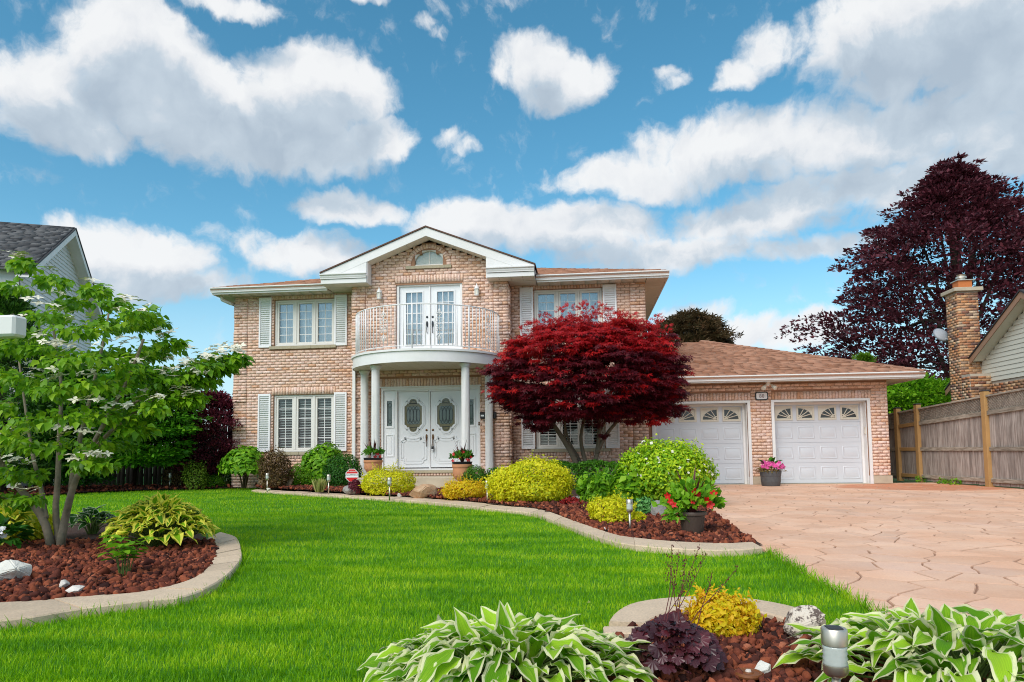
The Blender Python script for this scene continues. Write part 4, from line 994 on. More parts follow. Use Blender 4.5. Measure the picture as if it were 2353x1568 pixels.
def bed(name, poly, zf, st):
    P = np.array(poly); x0, y0 = P.min(0); x1, y1 = P.max(0); nx, ny = int((x1-x0)/st)+2, int((y1-y0)/st)+2
    gx, gy_ = np.meshgrid(x0 + np.arange(nx)*st, y0 + np.arange(ny)*st, indexing='ij')
    V = np.stack((gx.ravel(), gy_.ravel(), [zf(a, b) for a, b in zip(gx.ravel(), gy_.ravel())]), 1)
    F = []
    C = np.stack((gx[:-1, :-1].ravel() + st/2, gy_[:-1, :-1].ravel() + st/2), 1); ok = inpoly(C, poly).reshape(nx-1, ny-1)
    for i in range(nx-1):
        for j in range(ny-1):
            if ok[i, j]: a = i*ny + j; F.append((a, a+ny, a+ny+1, a+1))
    return props(obj_np(name, V, F, M['soil']), kind='structure')
bed('planting_bed_by_house', bed_mid, lambda x, y: bedz(x, y), .12)
bed('planting_bed_by_side_fence', bed_left_far, lambda x, y: .035, .15)
bed('planting_bed_round_dogwood', bed_dog, lambda x, y: .02, .08)
bed('planting_bed_by_driveway', bed_front, lambda x, y: .025, .06)
def edging(name, label, O, I, lens, z1, joint=.006, ends=None):
    n = len(O); mid = (O + I)/2; d = np.concatenate(([0], np.cumsum(np.linalg.norm(np.diff(mid, axis=0), axis=1)))); tot = d[-1]
    t = thing(name, label, 'edging', (*mid[n//2], 0))
    s = 0; k = 0
    def at(A, s): return np.array((np.interp(s, d, A[:, 0]), np.interp(s, d, A[:, 1])))
    while s < tot - .02:
        e = min(tot, s + lens[k % len(lens)]*random.uniform(.93, 1.07)); 
        if tot - e < .12: e = tot
        ns = max(2, int((e - s)/.07) + 1); ss = np.linspace(s + joint/2, e - joint/2, ns)
        z = z1 + random.uniform(-.006, .006); b = .009; ring = []
        for q in ss:
            o, i = at(O, q), at(I, q); u = (o - i)/(np.linalg.norm(o - i) + 1e-9)
            ring.append([(*o, 0 - .03), (*o, z - b), (*(o - u*b), z), (*(i + u*b), z), (*i, z - b), (*i, -.03)])
        V = [p for r in ring for p in r]; F = []
        for j in range(ns-1):
            for m_ in range(5): F.append((j*6+m_, j*6+m_+1, (j+1)*6+m_+1, (j+1)*6+m_))
        F = F + [tuple(range(6))[::-1], tuple(range((ns-1)*6, ns*6))]
        MB().add(V, F).build('edging_block', M['edging'], t)
        s = e; k += 1
    return t
edging('bed_edging', 'long curving concrete edging between the lawn and the house bed', MO, MI, [.62, .5, .7], .045, .004)
edging('bed_edging', 'curved concrete block edging round the dogwood bed', LO, LI, [.42, .30, .36], .05, .008)
fe = edging('bed_edging', 'arc of concrete blocks edging the front bed beside the driveway', FO, FI, [.62, .36, .5], .07, .008)
for k, (px, py, rz) in enumerate(((208,412,.05),(222,474,.03),(226,520,-.02))):
    p = G(*Zc(2200,2050,1.4348,((px,py),))[0], .10); c, s = math.cos(rz), math.sin(rz)
    q = [(-.105,-.062),(.105,-.062),(.105,.062),(-.105,.062)]
    MB().prism([(p[0]+c*x-s*y, p[1]+s*x+c*y, -.03) for x, y in q], (0, 0, .10)).build('edging_block', M['edging'], fe, bev=.007)
# ------------------------------------------------------------------ stamped driveway
fence_x = lambda y: 9.12 - (y - 15.5)*.128
drv = props(obj_np('driveway', [(DX,-4,-.012),(fence_x(-4)+.3,-4,-.012),(fence_x(18.4)+.25,18.5,-.012),(DX,18.5,-.012)], [(0,1,2,3)], M['pavejoint']), kind='structure')
WL[drv] = np.array(drv.location)
def clip(poly, a, b, c):
    out = []; n = len(poly)
    for i in range(n):
        p, q = poly[i], poly[(i+1) % n]; dp, dq = a*p[0]+b*p[1]-c, a*q[0]+b*q[1]-c
        if dp <= 0: out.append(p)
        if dp*dq < 0: t = dp/(dp-dq); out.append((p[0]+(q[0]-p[0])*t, p[1]+(q[1]-p[1])*t))
    return out
sp_ = .365; seeds = []
for i in range(-1, 23):
    for j in range(-4, 57):
        x, y = DX + (i + .5*(j % 2))*sp_*1.08, .4 + j*sp_*.92; seeds.append((x + random.uniform(-.17, .17), y + random.uniform(-.17, .17)))
seeds = np.array(seeds)
jA, jB = G(2060,1200), G(2353,1232.0)            # saw-cut joint running out to the right
jd = (jB - jA)[:2]; jn = np.array((-jd[1], jd[0])); jn /= np.linalg.norm(jn); jc = jn @ jA[:2]
def wob(p): return (p[0] + .010*math.sin(p[1]*9.1 + p[0]*3.3) + .009*math.sin(p[0]*31 + p[1]*17), p[1] + .010*math.sin(p[0]*8.3 - p[1]*4.1) + .009*math.sin(p[1]*29 - p[0]*23))
SV = []; SF4 = []; SMI = []; n_single = 0; cellsV = []
for s in seeds:
    d = np.hypot(*(seeds - s).T); idx = np.argsort(d)[1:22]; poly = [(s[0]-1, s[1]-1), (s[0]+1, s[1]-1), (s[0]+1, s[1]+1), (s[0]-1, s[1]+1)]
    for k in idx:
        q = seeds[k]; a, b = q - s; poly = clip(poly, a, b, (q @ q - s @ s)/2)
    poly = clip(poly, -1, 0, -(DX + .01)); poly = clip(poly, 0, 1, 18.02 if s[0] < 7.5 else 18.4); poly = clip(poly, 1, .128, 9.12 + 15.5*.128 + .1); poly = clip(poly, 0, -1, 3.0)
    if len(poly) < 3: continue
    for sg2 in (1, -1):
        pp = clip(poly, sg2*jn[0], sg2*jn[1], sg2*jc) if s[0] > 3.4 else (poly if sg2 == 1 else [])
        if len(pp) < 3: continue
        A = .5*abs(sum(pp[i][0]*pp[(i+1) % len(pp)][1] - pp[(i+1) % len(pp)][0]*pp[i][1] for i in range(len(pp))))
        if A < .006: continue
        cellsV.append(pp)
def score(pp):
    c = np.mean(pp, axis=0); d = CR.T @ (np.array((c[0], c[1], 0)) - EYE)
    if -d[2] < .5 or abs(d[0]/d[2]) > .74 or d[1]/d[2] > .60: return 99
    return -d[2]
cellsV.sort(key=score)
for ci, pp in enumerate(cellsV):
    ring = []
    m_ = len(pp)
    for i in range(m_):
        p, q = pp[i], pp[(i+1) % m_]; L_ = math.hypot(q[0]-p[0], q[1]-p[1]); ns = 3 if L_ > .16 and ci < 420 else 1
        for k in range(ns): ring.append(wob((p[0]+(q[0]-p[0])*k/ns, p[1]+(q[1]-p[1])*k/ns)))
    c = np.mean(ring, axis=0); z = random.uniform(-.0015, .0015); n = len(ring)
    def inset(d): return [((p[0] + (c[0]-p[0])*d/(math.hypot(c[0]-p[0], c[1]-p[1])+1e-6)), (p[1] + (c[1]-p[1])*d/(math.hypot(c[0]-p[0], c[1]-p[1])+1e-6))) for p in ring]
    a, b, e = inset(.003), inset(.006), inset(.013 if ci < 300 else .016)
    V = [(*p, -.0115) for p in a] + [(*p, -.004 + z) for p in b] + [(*p, z) for p in e] + [(c[0], c[1], z + .001)]
    F = [(r*n+i, r*n+(i+1) % n, (r+1)*n+(i+1) % n, (r+1)*n+i) for r in range(2) for i in range(n)] + [(2*n+i, 2*n+(i+1) % n, 3*n, 3*n) for i in range(n)]
    if ci < 300:
        o = MB().add(V, [f if f[2] != f[3] else f[:3] for f in F]).build('stamped_stone', M['pave'], drv); o.data.materials.append(M['grout'])
        o.data.polygons.foreach_set('material_index', [1]*(2*n) + [0]*n)
    else:
        i0 = len(SV); SMI += [1]*(2*n) + [0]*n; SV += V; SF4 += [tuple(i0 + q for q in (f if f[2] != f[3] else f[:3])) for f in F]
far = MB(); far.v = SV; far.f = SF4; o = far.build('stamped_paving', M['pave'], drv, kind='stuff'); o.data.materials.append(M['grout']); o.data.polygons.foreach_set('material_index', SMI)
MB().box(DX + .1, 7.2, 18.03, 18.33, -.011, .004).build('door_apron', M['concrete'], drv)
# ------------------------------------------------------------------ instanced leaves, rocks, grass (numpy)
def unit(v): return v/(np.linalg.norm(v, axis=-1, keepdims=True) + 1e-9)
def spread(T, F, pos, axis, nrm, scale):
    """copies template T (x across, y along the axis, z along the normal) to every position"""
    T = np.asarray(T, float); F = np.asarray(F, int); N = len(pos)
    A = unit(axis); X = unit(np.cross(A, nrm)); Z = np.cross(X, A)
    if np.ndim(scale) == 1: scale = scale[:, None]
    S = scale[:, None, :] if scale.shape[1] == 3 else np.repeat(scale, 3, 1)[:, None, :]
    Q = T[None]*S
    V = pos[:, None] + Q[..., 0:1]*X[:, None] + Q[..., 1:2]*A[:, None] + Q[..., 2:3]*Z[:, None]
    FF = F[None] + (np.arange(N)*len(T))[:, None, None]
    return V.reshape(-1, 3), FF.reshape(-1, F.shape[1])
def ico(sub, seed, amp=.28, sq=(1, .85, .7)):
    bm = bmesh.new(); bmesh.ops.create_icosphere(bm, subdivisions=sub, radius=1); r = np.random.default_rng(seed)
    V = np.array([v.co for v in bm.verts]); F = np.array([[v.index for v in f.verts] for f in bm.faces]); bm.free()
    D = r.normal(size=(7, 3)); ph = r.uniform(0, 6, 7)
    k = 1 + sum(amp/3*np.sin(V @ D[i]*1.9 + ph[i]) for i in range(7)) + r.normal(0, amp*.25, len(V))
    return V*k[:, None]*np.array(sq), F
def scatter_rocks(name, label, poly, dens, size, sub, zf, lim=None, floor=0.0):
    P = np.array(poly); x0, y0 = P.min(0); x1, y1 = P.max(0); N = int((x1-x0)*(y1-y0)*dens)
    Q = np.stack((rng.uniform(x0, x1, N), rng.uniform(y0, y1, N)), 1); Q = Q[inpoly(Q, poly)]
    if lim is not None: Q = Q[lim(Q)]
    N = len(Q); z = np.array([zf(a, b) for a, b in Q]); s = rng.uniform(size[0], size[1], N)*rng.uniform(.55, 1.3, N)
    pos = np.concatenate((Q, (z + s*.25 + rng.uniform(0, .02, N))[:, None]), 1); VV = []; FF = []; off_ = 0
    for k in range(6):
        sel = np.arange(N) % 6 == k; m = sel.sum()
        if not m: continue
        T, F = ico(sub, k + 3, .50, (1, .78, .55)); ax = rng.normal(size=(m, 3)); ax[:, 2] *= .7; nr_ = rng.normal(size=(m, 3)); nr_[:, 2] += .7
        V, F2 = spread(T, F, pos[sel], ax, nr_, s[sel]); VV.append(V); FF.append(F2 + off_); off_ += len(V)
    o = obj_np(name, np.concatenate(VV), np.concatenate(FF), M['lava'], kind='stuff'); return props(o, label, 'gravel')
scatter_rocks('lava_rock', 'red brown lava rock covering the dogwood bed at left', bed_dog, 1100, (.016, .033), 2, lambda x, y: .02, lambda Q: (Q[:, 1] < 6.9) & (Q[:, 0] > -1.05*Q[:, 1] + .1))
scatter_rocks('lava_rock', 'red brown lava rock in the front bed beside the driveway', bed_front, 1400, (.013, .027), 2, lambda x, y: .025, lambda Q: (Q[:, 1] > 2.3))
dMI = lambda Q: np.min(np.hypot(Q[:, None, 0] - MI[None, :, 0], Q[:, None, 1] - MI[None, :, 1]), axis=1)
scatter_rocks('lava_rock', 'red brown lava rock in the long bed by the house', bed_mid, 540, (.02, .04), 1, bedz, lambda Q: (dMI(Q) < 1.7) | ((Q[:, 0] > -.3) & (Q[:, 1] < 11)))
scatter_rocks('bark_mulch', 'dark red bark mulch in the far bed by the side fence', bed_left_far, 60, (.03, .06), 1, lambda x, y: .03)
def grass():
    VV = []; FF = []; off_ = 0
    def zone(n, y0, y1, xf, h, w, seg):
        nonlocal off_
        Y = rng.uniform(y0, y1, n); X = rng.uniform(-1, 1, n)*(xf[0] + xf[1]*Y) - .105*Y
        Q = np.stack((X, Y), 1); ok = X < DX + .01
        for pl in (grass_mid, grass_dog, grass_front, bed_left_far): ok &= ~inpoly(Q, pl)
        Q = Q[ok]; m = len(Q); hh = rng.uniform(h[0], h[1], m)*(.75 + .5*rng.random(m)); ww = rng.uniform(w[0], w[1], m)
        a = rng.uniform(0, 2*math.pi, m); lean = rng.uniform(.1, .75, m)*hh; la = rng.uniform(0, 2*math.pi, m)
        wx, wy = np.cos(a)*ww, np.sin(a)*ww; lx, ly = np.cos(la)*lean, np.sin(la)*lean; z0 = -.012
        B = np.stack((Q[:, 0], Q[:, 1], np.full(m, z0)), 1); W3 = np.stack((wx, wy, np.zeros(m)), 1); Lv = np.stack((lx, ly, np.zeros(m)), 1); U = np.stack((np.zeros(m), np.zeros(m), hh), 1)
        if seg == 3: V = np.stack((B - W3, B + W3, B + U*.6 + Lv*.35 - W3*.8, B + U*.6 + Lv*.35 + W3*.8, B + U + Lv), 1); F = np.array(((0,1,3),(0,3,2),(2,3,4)))
        else: V = np.stack((B - W3, B + W3, B + U + Lv), 1); F = np.array(((0,1,2),))
        k = V.shape[1]; VV.append(V.reshape(-1, 3)); FF.append((F[None] + (np.arange(m)*k)[:, None, None]).reshape(-1, 3) + off_); off_ += m*k
    zone(170000, 2.6, 5.6, (.6, .80), (.022, .042), (.0012, .0022), 3)
    zone(200000, 5.4, 10.5, (.6, .80), (.024, .042), (.0022, .0038), 1)
    zone(150000, 10, 18.6, (.5, .82), (.026, .045), (.004, .007), 1)
    zone(60000, .4, 2.8, (1.2, .8), (.022, .04), (.0018, .003), 1)
    V = np.concatenate(VV); F = np.concatenate(FF)
    o = obj_np('grass', V, F, M['grass'], kind='stuff'); props(o, 'short bright green lawn grass sweeping across the front yard', 'grass')
    # ragged taller tufts along the edging
    P = []; 
    for poly, n in ((LO, 900), (FO, 500), (MO, 1500)):
        t = rng.uniform(0, len(poly)-1.001, n); i = t.astype(int); u = (t - i)[:, None]; p = poly[i]*(1-u) + poly[i+1]*u; P.append(p + rng.normal(0, .025, p.shape))
    ed = np.stack((np.full(900, DX) + rng.normal(0, .02, 900), rng.uniform(3.0, 6.5, 900)), 1); P.append(ed)
    P = np.concatenate(P); ok = np.ones(len(P), bool)
    for pl in (grass_mid, grass_dog, grass_front): ok &= ~inpoly(P, pl)
    P = P[ok]; m = len(P); pos = np.concatenate((P, np.full((m, 1), -.012)), 1); ax = rng.normal(0, .45, (m, 3)); ax[:, 2] = 1
    V, F = spread([(-.03,0,0),(.03,0,0),(.02,.6,.03),(-.02,.6,.03),(0,1,.12)], [(0,1,2),(0,2,3),(3,2,4)], pos, ax, rng.normal(size=(m, 3)), rng.uniform(.05, .11, m))
    props(obj_np('edge_grass', V, F, M['grass'], kind='stuff'), 'longer grass blades growing along the edging', 'grass')
grass()
# ------------------------------------------------------------------ plants
LEAF = ([(0,0,0),(-.27,.42,.05),(0,.5,-.04),(.27,.42,.05),(0,1,.0)], [(0,2,1),(0,3,2),(1,2,4),(2,3,4)])
LEAF2 = ([(0,0,0),(-.34,.40,.06),(0,.45,-.05),(.34,.40,.06),(-.20,.75,-.02),(0,.78,-.10),(.20,.75,-.02),(0,1.08,-.26)], [(0,2,1),(0,3,2),(1,2,5),(1,5,4),(2,3,6),(2,6,5),(4,5,7),(5,6,7)])
NEEDLE = ([(-.07,0,0),(.07,0,0),(.10,.6,.02),(-.10,.6,.02),(0,1,0)], [(0,1,2),(0,2,3),(3,2,4)])
def palm(n, wid, dr=.12, spread_=2.3):
    V = [(0,0,0)]; F = []
    for i in range(n):
        a = -spread_ + 2*spread_*i/(n-1); l = 1 - .45*abs(a)/spread_; d = (math.sin(a), math.cos(a)); s = (d[1], -d[0]); k = len(V)
        V += [(d[0]*l*.45 + s[0]*wid, d[1]*l*.45 + s[1]*wid, -.02), (d[0]*l*.45 - s[0]*wid, d[1]*l*.45 - s[1]*wid, -.02), (d[0]*l, d[1]*l, -dr*l)]
        F += [(0, k, k+1), (k, k+2, k+1)]
    return V, F
PALM7, PALM5 = palm(7, .10), palm(5, .14)
def lump(d, seed, amp, f=3.0):
    r = np.random.default_rng(seed); k = np.zeros(len(d))
    for i in range(6): k += np.sin(d @ r.normal(size=3)*f + r.uniform(0, 6))/6
    for i in range(4): k += .45*np.sin(d @ r.normal(size=3)*f*2.6 + r.uniform(0, 6))/4
    return 1 + amp*2*k
def dome_points(n, c, r, h, seed, shell=.72, amp=.10, flat=.15, low=-.25):
    """points in a bumpy dome: centre c on the ground, radii r=(rx,ry), height h"""
    d = unit(rng.normal(size=(int(n*2.4)+20, 3))*np.array((1, 1, .9))); d = d[d[:, 2] > low][:n]
    rad = lump(d, seed, amp)*(shell + (1-shell)*rng.random(len(d))**.6)
    zc = h*.42; p = np.stack((d[:, 0]*r[0]*rad, d[:, 1]*r[1]*rad, zc + np.where(d[:, 2] > 0, d[:, 2]*(h - zc), d[:, 2]*zc*1.25)*rad), 1)
    p[:, 2] = np.maximum(p[:, 2], .015)
    return p + np.array(c), d
def leaves_obj(parent, name, mat, tpl, pos, axis, nrm, size, kind='stuff'):
    V, F = spread(tpl[0], tpl[1], pos, axis, nrm, size); return obj_np(name, V, F, M[mat], parent, kind=kind)
def shrub_at(name, label, cat, c, r, h, n, size, mat, tpl=LEAF, amp=.10, droop=.25, stems=5, shell=.6, up=.5, low=-.8, group=None, stem_mat='twig', flowers=None, spikes=0.0):
    c = np.array(c, float); t = thing(name, label, cat, c, group); sd_ = sum(map(ord, label)) % 1000
    p, d = dome_points(n, c, r, h, sd_, shell, amp, low=low)
    nr_ = unit(d*1.0 + np.array((0, 0, up)) + rng.normal(0, .38, d.shape)); tg_ = rng.normal(size=d.shape); tg_ = unit(tg_ - d*np.sum(tg_*d, 1, keepdims=True)); ax = unit(tg_ + d*.40 + np.array((0, 0, -droop*.8)))
    if spikes:
        k = rng.random(len(p)) < .12; p[k] += d[k]*rng.uniform(0, spikes, (k.sum(), 1)) + np.array((0, 0, 1))*rng.uniform(0, spikes*.6, (k.sum(), 1))
    s = size*rng.uniform(.65, 1.25, len(p))
    if spikes:      # young shoots that stand out of the outline
        ns = 34; k = rng.choice(np.where(d[:, 2] > -.1)[0], ns); sd2 = unit(d[k] + np.array((0, 0, .7)) + rng.normal(0, .25, (ns, 3))); ln_ = rng.uniform(.6, 1.6, (ns, 1))*(spikes + .04)
        f_ = np.linspace(.1, 1, 7); sp2 = (p[k][:, None] + sd2[:, None]*ln_[:, None]*f_[None, :, None]).reshape(-1, 3); a2 = rng.normal(size=sp2.shape); a2 = unit(a2 + np.repeat(sd2, 7, 0)*.6)
        p = np.concatenate((p, sp2)); ax = np.concatenate((ax, a2)); nr_ = np.concatenate((nr_, unit(rng.normal(0, .6, sp2.shape) + (0, -.3, .8)))); s = np.concatenate((s, size*np.tile(np.linspace(1.1, .6, 7), ns)))
    leaves_obj(t, 'foliage', mat, tpl, p, ax, nr_, s)
    b = MB()
    for k in range(stems):
        a = rng.uniform(0, 6.28); q = rng.uniform(.25, .7)
        e = c + np.array((math.cos(a)*r[0]*q, math.sin(a)*r[1]*q, h*rng.uniform(.55, .8))); mdl = (c + e)/2 + np.array((0, 0, h*.05)); s0 = c + np.array((math.cos(a)*r[0]*.08, math.sin(a)*r[1]*.08, -.02))
        b.tube([s0, mdl, e], [max(.006, h*.018), max(.005, h*.012), .003], 5)
    if stems: b.build('stems', M[stem_mat], t, smooth=True)
    if flowers:
        fm, nf, fs = flowers; pf, df = dome_points(nf, c, (r[0]*1.0, r[1]*1.0), h*1.01, sd_, .96, amp, low=.05)
        leaves_obj(t, 'flower_clusters', fm, ([(-.5,-.5,0),(.5,-.5,0),(.5,.5,0),(-.5,.5,0),(0,0,.25)], [(0,1,4),(1,2,4),(2,3,4),(3,0,4)]), pf, rng.normal(size=df.shape), df + (0, 0, .6), fs*rng.uniform(.6, 1.2, len(pf)))
    return t
def GB(x, y):
    p = G(x, y, .06)
    for _ in range(3): p = G(x, y, bedz(p[0], p[1]))
    return p
def shrub(name, label, x0, x1, ytop, ybase, n, size, mat, depth=.85, zfun=GB, **kw):
    """from its outline in the picture: left, right, top and the row where its front meets the ground"""
    xc = (x0+x1)/2; f = zfun(xc, ybase); Y = f[1]
    for _ in range(3):
        c = PY(xc, ybase, Y); w = (x1-x0)/ppm((c[0], Y, .3))/2; Y = f[1] + w*depth
    Y = min(Y, kw.pop('ymax', 99)); c = PY(xc, (ytop+ybase)/2, Y); top = PY(xc, ytop, Y)[2]; zb = f[2]
    w = (x1-x0)/ppm((c[0], Y, .3))/2
    return shrub_at(name, label, kw.pop('cat', 'shrub'), (c[0], Y, zb), (w*1.0, w*depth), (top - zb)*1.07, int(n*1.25), size, mat, **kw)
# --- far left, in front of the side fence
gl_ = lambda x, y: G(x, y, .035)
shrub('shrub', 'rounded bronze brown barberry in front of the dark fence', 375, 437, 1060, 1118, 1500, .05, 'barberry', zfun=gl_, ymax=17.9)
shrub('shrub', 'yellow green upright shrub beside the bronze barberry', 421, 476, 1064, 1119, 1500, .05, 'limeshrub', zfun=gl_, ymax=17.3, spikes=.1)
shrub('shrub', 'small bright green mound at the grass edge left of the house', 468, 517, 1092, 1121, 1300, .045, 'green', zfun=gl_, amp=.05)
shrub('shrub', 'leafy lime green burning bush with bare stems at the left house corner', 511, 612, 1030, 1092, 1500, .13, 'green', tpl=LEAF2, ymax=17.25, low=-.05, droop=.5, amp=.12, zfun=lambda x, y: np.array((*G(x, 1119, .07)[:2], .07)), stems=10)
shrub('shrub', 'dull brown shrub under the lower left window', 596, 668, 1040, 1092, 3000, .06, 'barberry', ymax=17.5, zfun=lambda x, y: np.array((*GB(x, 1123)[:2], .10)), spikes=.12)
shrub('shrub', 'rounded green shrub beside the white edged hosta', 660, 727, 1068, 1119, 2200, .055, 'green', ymax=17.2, amp=.06)
shrub('shrub', 'tall leafy green shrub below the right shutter of the lower left window', 697, 792, 1027, 1118, 1700, .13, 'green', tpl=LEAF2, ymax=17.35, droop=.5, amp=.12, stems=8)
shrub('shrub', 'dense dark green mound behind the red alarm sign', 742, 832, 1046, 1119, 3800, .055, 'dgreen', ymax=16.4, amp=.05)
# --- entrance
shrub('shrub', 'golden yellow mound left of the porch steps', 830, 951, 1081, 1137, 5200, .045, 'yellow', amp=.11, up=.9, spikes=.07, shell=.82)
shrub('shrub', 'clipped dark green boxwood beside the right urn', 1062, 1120, 1073, 1124, 2200, .045, 'hedge', amp=.05)
shrub('shrub', 'low golden orange spirea at the grass edge below the right urn', 1017, 1116, 1107, 1150, 3000, .045, 'golden', amp=.14, spikes=.08, shell=.75, up=.9)
shrub('shrub', 'largest golden yellow mound right of the porch', 1128, 1316, 1063, 1160, 9000, .055, 'yellow', amp=.11, up=.9, spikes=.07, shell=.82)
shrub('shrub', 'deep green shrub tucked behind the big yellow mound', 1116, 1160, 1076, 1122, 1200, .05, 'hedge', ymax=16.9)
# low clipped hedge
c0, c1 = GB(1262, 1127), GB(1455, 1127); hc = (c0 + c1)/2 + (0, .75, 0); hl = (c1 - c0)[0]/2
n = 9000; q = rng.uniform(-1, 1, (n, 3)); face = rng.integers(0, 3, n); q[face == 0, 1] = -rng.uniform(.8, 1, (face == 0).sum()); q[face == 1, 2] = rng.uniform(.75, 1, (face == 1).sum())
q[face == 2, 0] = np.sign(q[face == 2, 0])*rng.uniform(.9, 1, (face == 2).sum()); top = PY(1370, 1071, hc[1])[2]
p = hc + q*np.array((hl, .55, top/2*.94)); p[:, 2] += top/2; p[:, 2] += .03*np.sin(p[:, 0]*7) + .02*np.sin(p[:, 0]*19 + p[:, 1]*9)
t = thing('hedge', 'low clipped dark green hedge under the red maple', 'hedge', (hc[0], hc[1], bedz(0, 15)))
d = unit(q*np.array((.3, 1, 1)) + (0, -.2, .5)); leaves_obj(t, 'foliage', 'hedge', LEAF, p, unit(rng.normal(size=d.shape) + d*.3), d + rng.normal(0, .4, d.shape), .055*rng.uniform(.6, 1.3, n))
b = MB()
for k in range(8): x = hc[0] - hl*.85 + k*hl*1.7/7; b.tube([(x, hc[1], .06), (x + .05, hc[1], .3), (x + .08, hc[1] - .05, .55)], [.014, .01, .005], 5)
b.build('stems', M['twig'], t)
# --- right part of the long bed
shrub('shrub', 'big chartreuse spirea with small white flower clusters by the garage', 1424, 1637, 1024, 1162, 12500, .066, 'yelgreen', amp=.07, up=.6, spikes=.07, flowers=('lichen', 90, .05))
shrub('shrub', 'upright bright green perennial in front of the clipped hedge', 1335, 1402, 1106, 1158, 800, .12, 'green', tpl=LEAF2, amp=.18, spikes=.12)
shrub('shrub', 'tall bright green perennial at the foot of the chartreuse spirea', 1408, 1490, 1085, 1160, 1000, .13, 'green', tpl=LEAF2, amp=.18, spikes=.14)
shrub('shrub', 'small lemon yellow shrub behind the middle solar light', 1352, 1462, 1146, 1207, 2600, .04, 'yellow', amp=.13, spikes=.06, shell=.75, up=.9)
shrub('shrub', 'tiny lemon yellow sprig right of the middle solar light', 1452, 1484, 1178, 1204, 300, .04, 'yellow', amp=.1)
shrub('sedum', 'pale green sedum clump left of the grey rock', 1456, 1502, 1146, 1186, 500, .07, 'sedum', cat='plant', amp=.12, shell=.4)
shrub('coleus', 'little dark red coleus beside a flat pale rock', 1294, 1332, 1146, 1164, 160, .07, 'coleus', cat='plant', amp=.2)
shrub('coleus', 'dark purple coral bells behind the smooth grey rock', 801, 832, 1106, 1134, 330, .07, 'cherry', cat='plant', amp=.15, tpl=PALM5)
t = None
# straw coloured grass clump
p0 = GB(733, 1131); t = thing('ornamental_grass', 'small clump of green and straw coloured grass near a solar light', 'plant', p0); n = 160
a = rng.uniform(0, 6.28, n); ax = np.stack((np.cos(a)*.5*rng.random(n), np.sin(a)*.5*rng.random(n), np.ones(n)), 1)
leaves_obj(t, 'foliage', 'straw', NEEDLE, p0 + np.stack((np.cos(a)*.09*rng.random(n), np.sin(a)*.09*rng.random(n), np.zeros(n)), 1), ax, rng.normal(size=(n, 3)), rng.uniform(.15, .33, n)[:, None]*np.array((.5, 1, 1)))
# --- dogwood bed
gd = lambda x, y: G(x, y, .05)
shrub('shrub', 'golden yellow barberry behind the dogwood trunk', -60, 128, 1182, 1250, 5000, .05, 'yellow', zfun=gd, amp=.08)
# seedling hydrangea
p0 = gd(285, 1318); t = thing('young_hydrangea', 'young bright green plant on the lava rock below the yellow hosta', 'plant', p0); b = MB(); pos = []; ax = []
for k in range(11):
    a = k*2.4; e = p0 + np.array((math.cos(a)*.20*(.3 + .07*k), math.sin(a)*.12*(.3 + .07*k), .17 + .022*((k*5) % 7)*.9)); b.tube([p0 + np.array((math.cos(a)*.03, math.sin(a)*.03, -.02)), (p0 + e)/2 + (0, 0, .03), e], [.004, .0035, .002], 5)
    for j in range(5): w = a + j*1.256 + .4; pos.append(e - (0, 0, .02*(j % 2))); ax.append((math.cos(w), math.sin(w), -.12))
    for j in range(2): w = a + j*3.14; m_ = (p0 + e)/2 + (0, 0, .03); pos.append(m_); ax.append((math.cos(w), math.sin(w), .1))
leaf_big = ([(0,0,0),(-.28,.38,.04),(0,.40,-.03),(.28,.38,.04),(-.19,.75,.0),(0,.76,-.06),(.19,.75,.0),(0,1.05,-.10)], LEAF2[1])
V, F = spread(*leaf_big, np.zeros((1, 3)), np.array([(0, 1., 0)]), np.array([(0, 0, 1.)]), np.array([1.0]))
gm = mesh_np('leaf', V, F, M['green'], smooth=True)
def frame_euler(ax, nrm):
    ax = unit(np.array(ax, float)); X = unit(np.cross(ax, nrm)); Z = np.cross(X, ax); return Matrix(np.array((X, ax, Z)).T.tolist()).to_euler()
for q_, a_ in zip(pos, ax):
    s = random.uniform(.075, .115); place('leaf', gm, q_, t, rot=frame_euler(a_, (random.gauss(0, .25), random.gauss(0, .25), 1)), scale=(s, s, s))
b.build('stems', M['stem'], t)
# --- hostas: every leaf is a part
def hosta_leaf(seed, wid, ripple, curl):
    r = random.Random(seed); nu, nv_ = 8, 10; V = []; UV = []; F = []; ph = r.uniform(0, 6)
    for j in range(nv_ + 1):
        v = j/nv_; w = wid*(math.sin(math.pi*min(1, v**.72))**.8)*(1 - .25*v) if 0 < v < 1 else .004
        zc = .22*math.sin(v*1.7)*(1) - curl*v*v*.62
        for i in range(nu + 1):
            u = i/nu*2 - 1; x = u*w
            z = zc + abs(u)**1.3*w*.45*(1 - .6*v) + ripple*abs(u)**2*math.sin(v*15 + ph + (1.2 if u > 0 else 0))*w
            V.append((x, v*(1 - .10*curl*v), z)); UV.append((i/nu, v))
    for j in range(nv_):
        for i in range(nu): a = j*(nu+1)+i; F.append((a, a+1, a+nu+2, a+nu+1))
    return V, F, UV
def hosta_set(mat, wid, rip): return [mesh_np('leaf', *hosta_leaf(k, wid*random.uniform(.88, 1.12), rip, random.uniform(.1, .75))[:2], M[mat], smooth=True, uv=hosta_leaf(k, wid, rip, .5)[2]) for k in range(8)]
HS = {'w': hosta_set('hosta_white', .235, .30), 'y': hosta_set('hosta_yellow', .31, .24), 'd': hosta_set('hosta_dark', .24, .12)}
petm = MB().tube([(0, 0, 0), (0, .5, .10), (0, 1, .0)], [.028, .022, .016], 5); petm = mesh_np('petiole', petm.v, [f for f in petm.f if len(f) == 4], M['stem'])
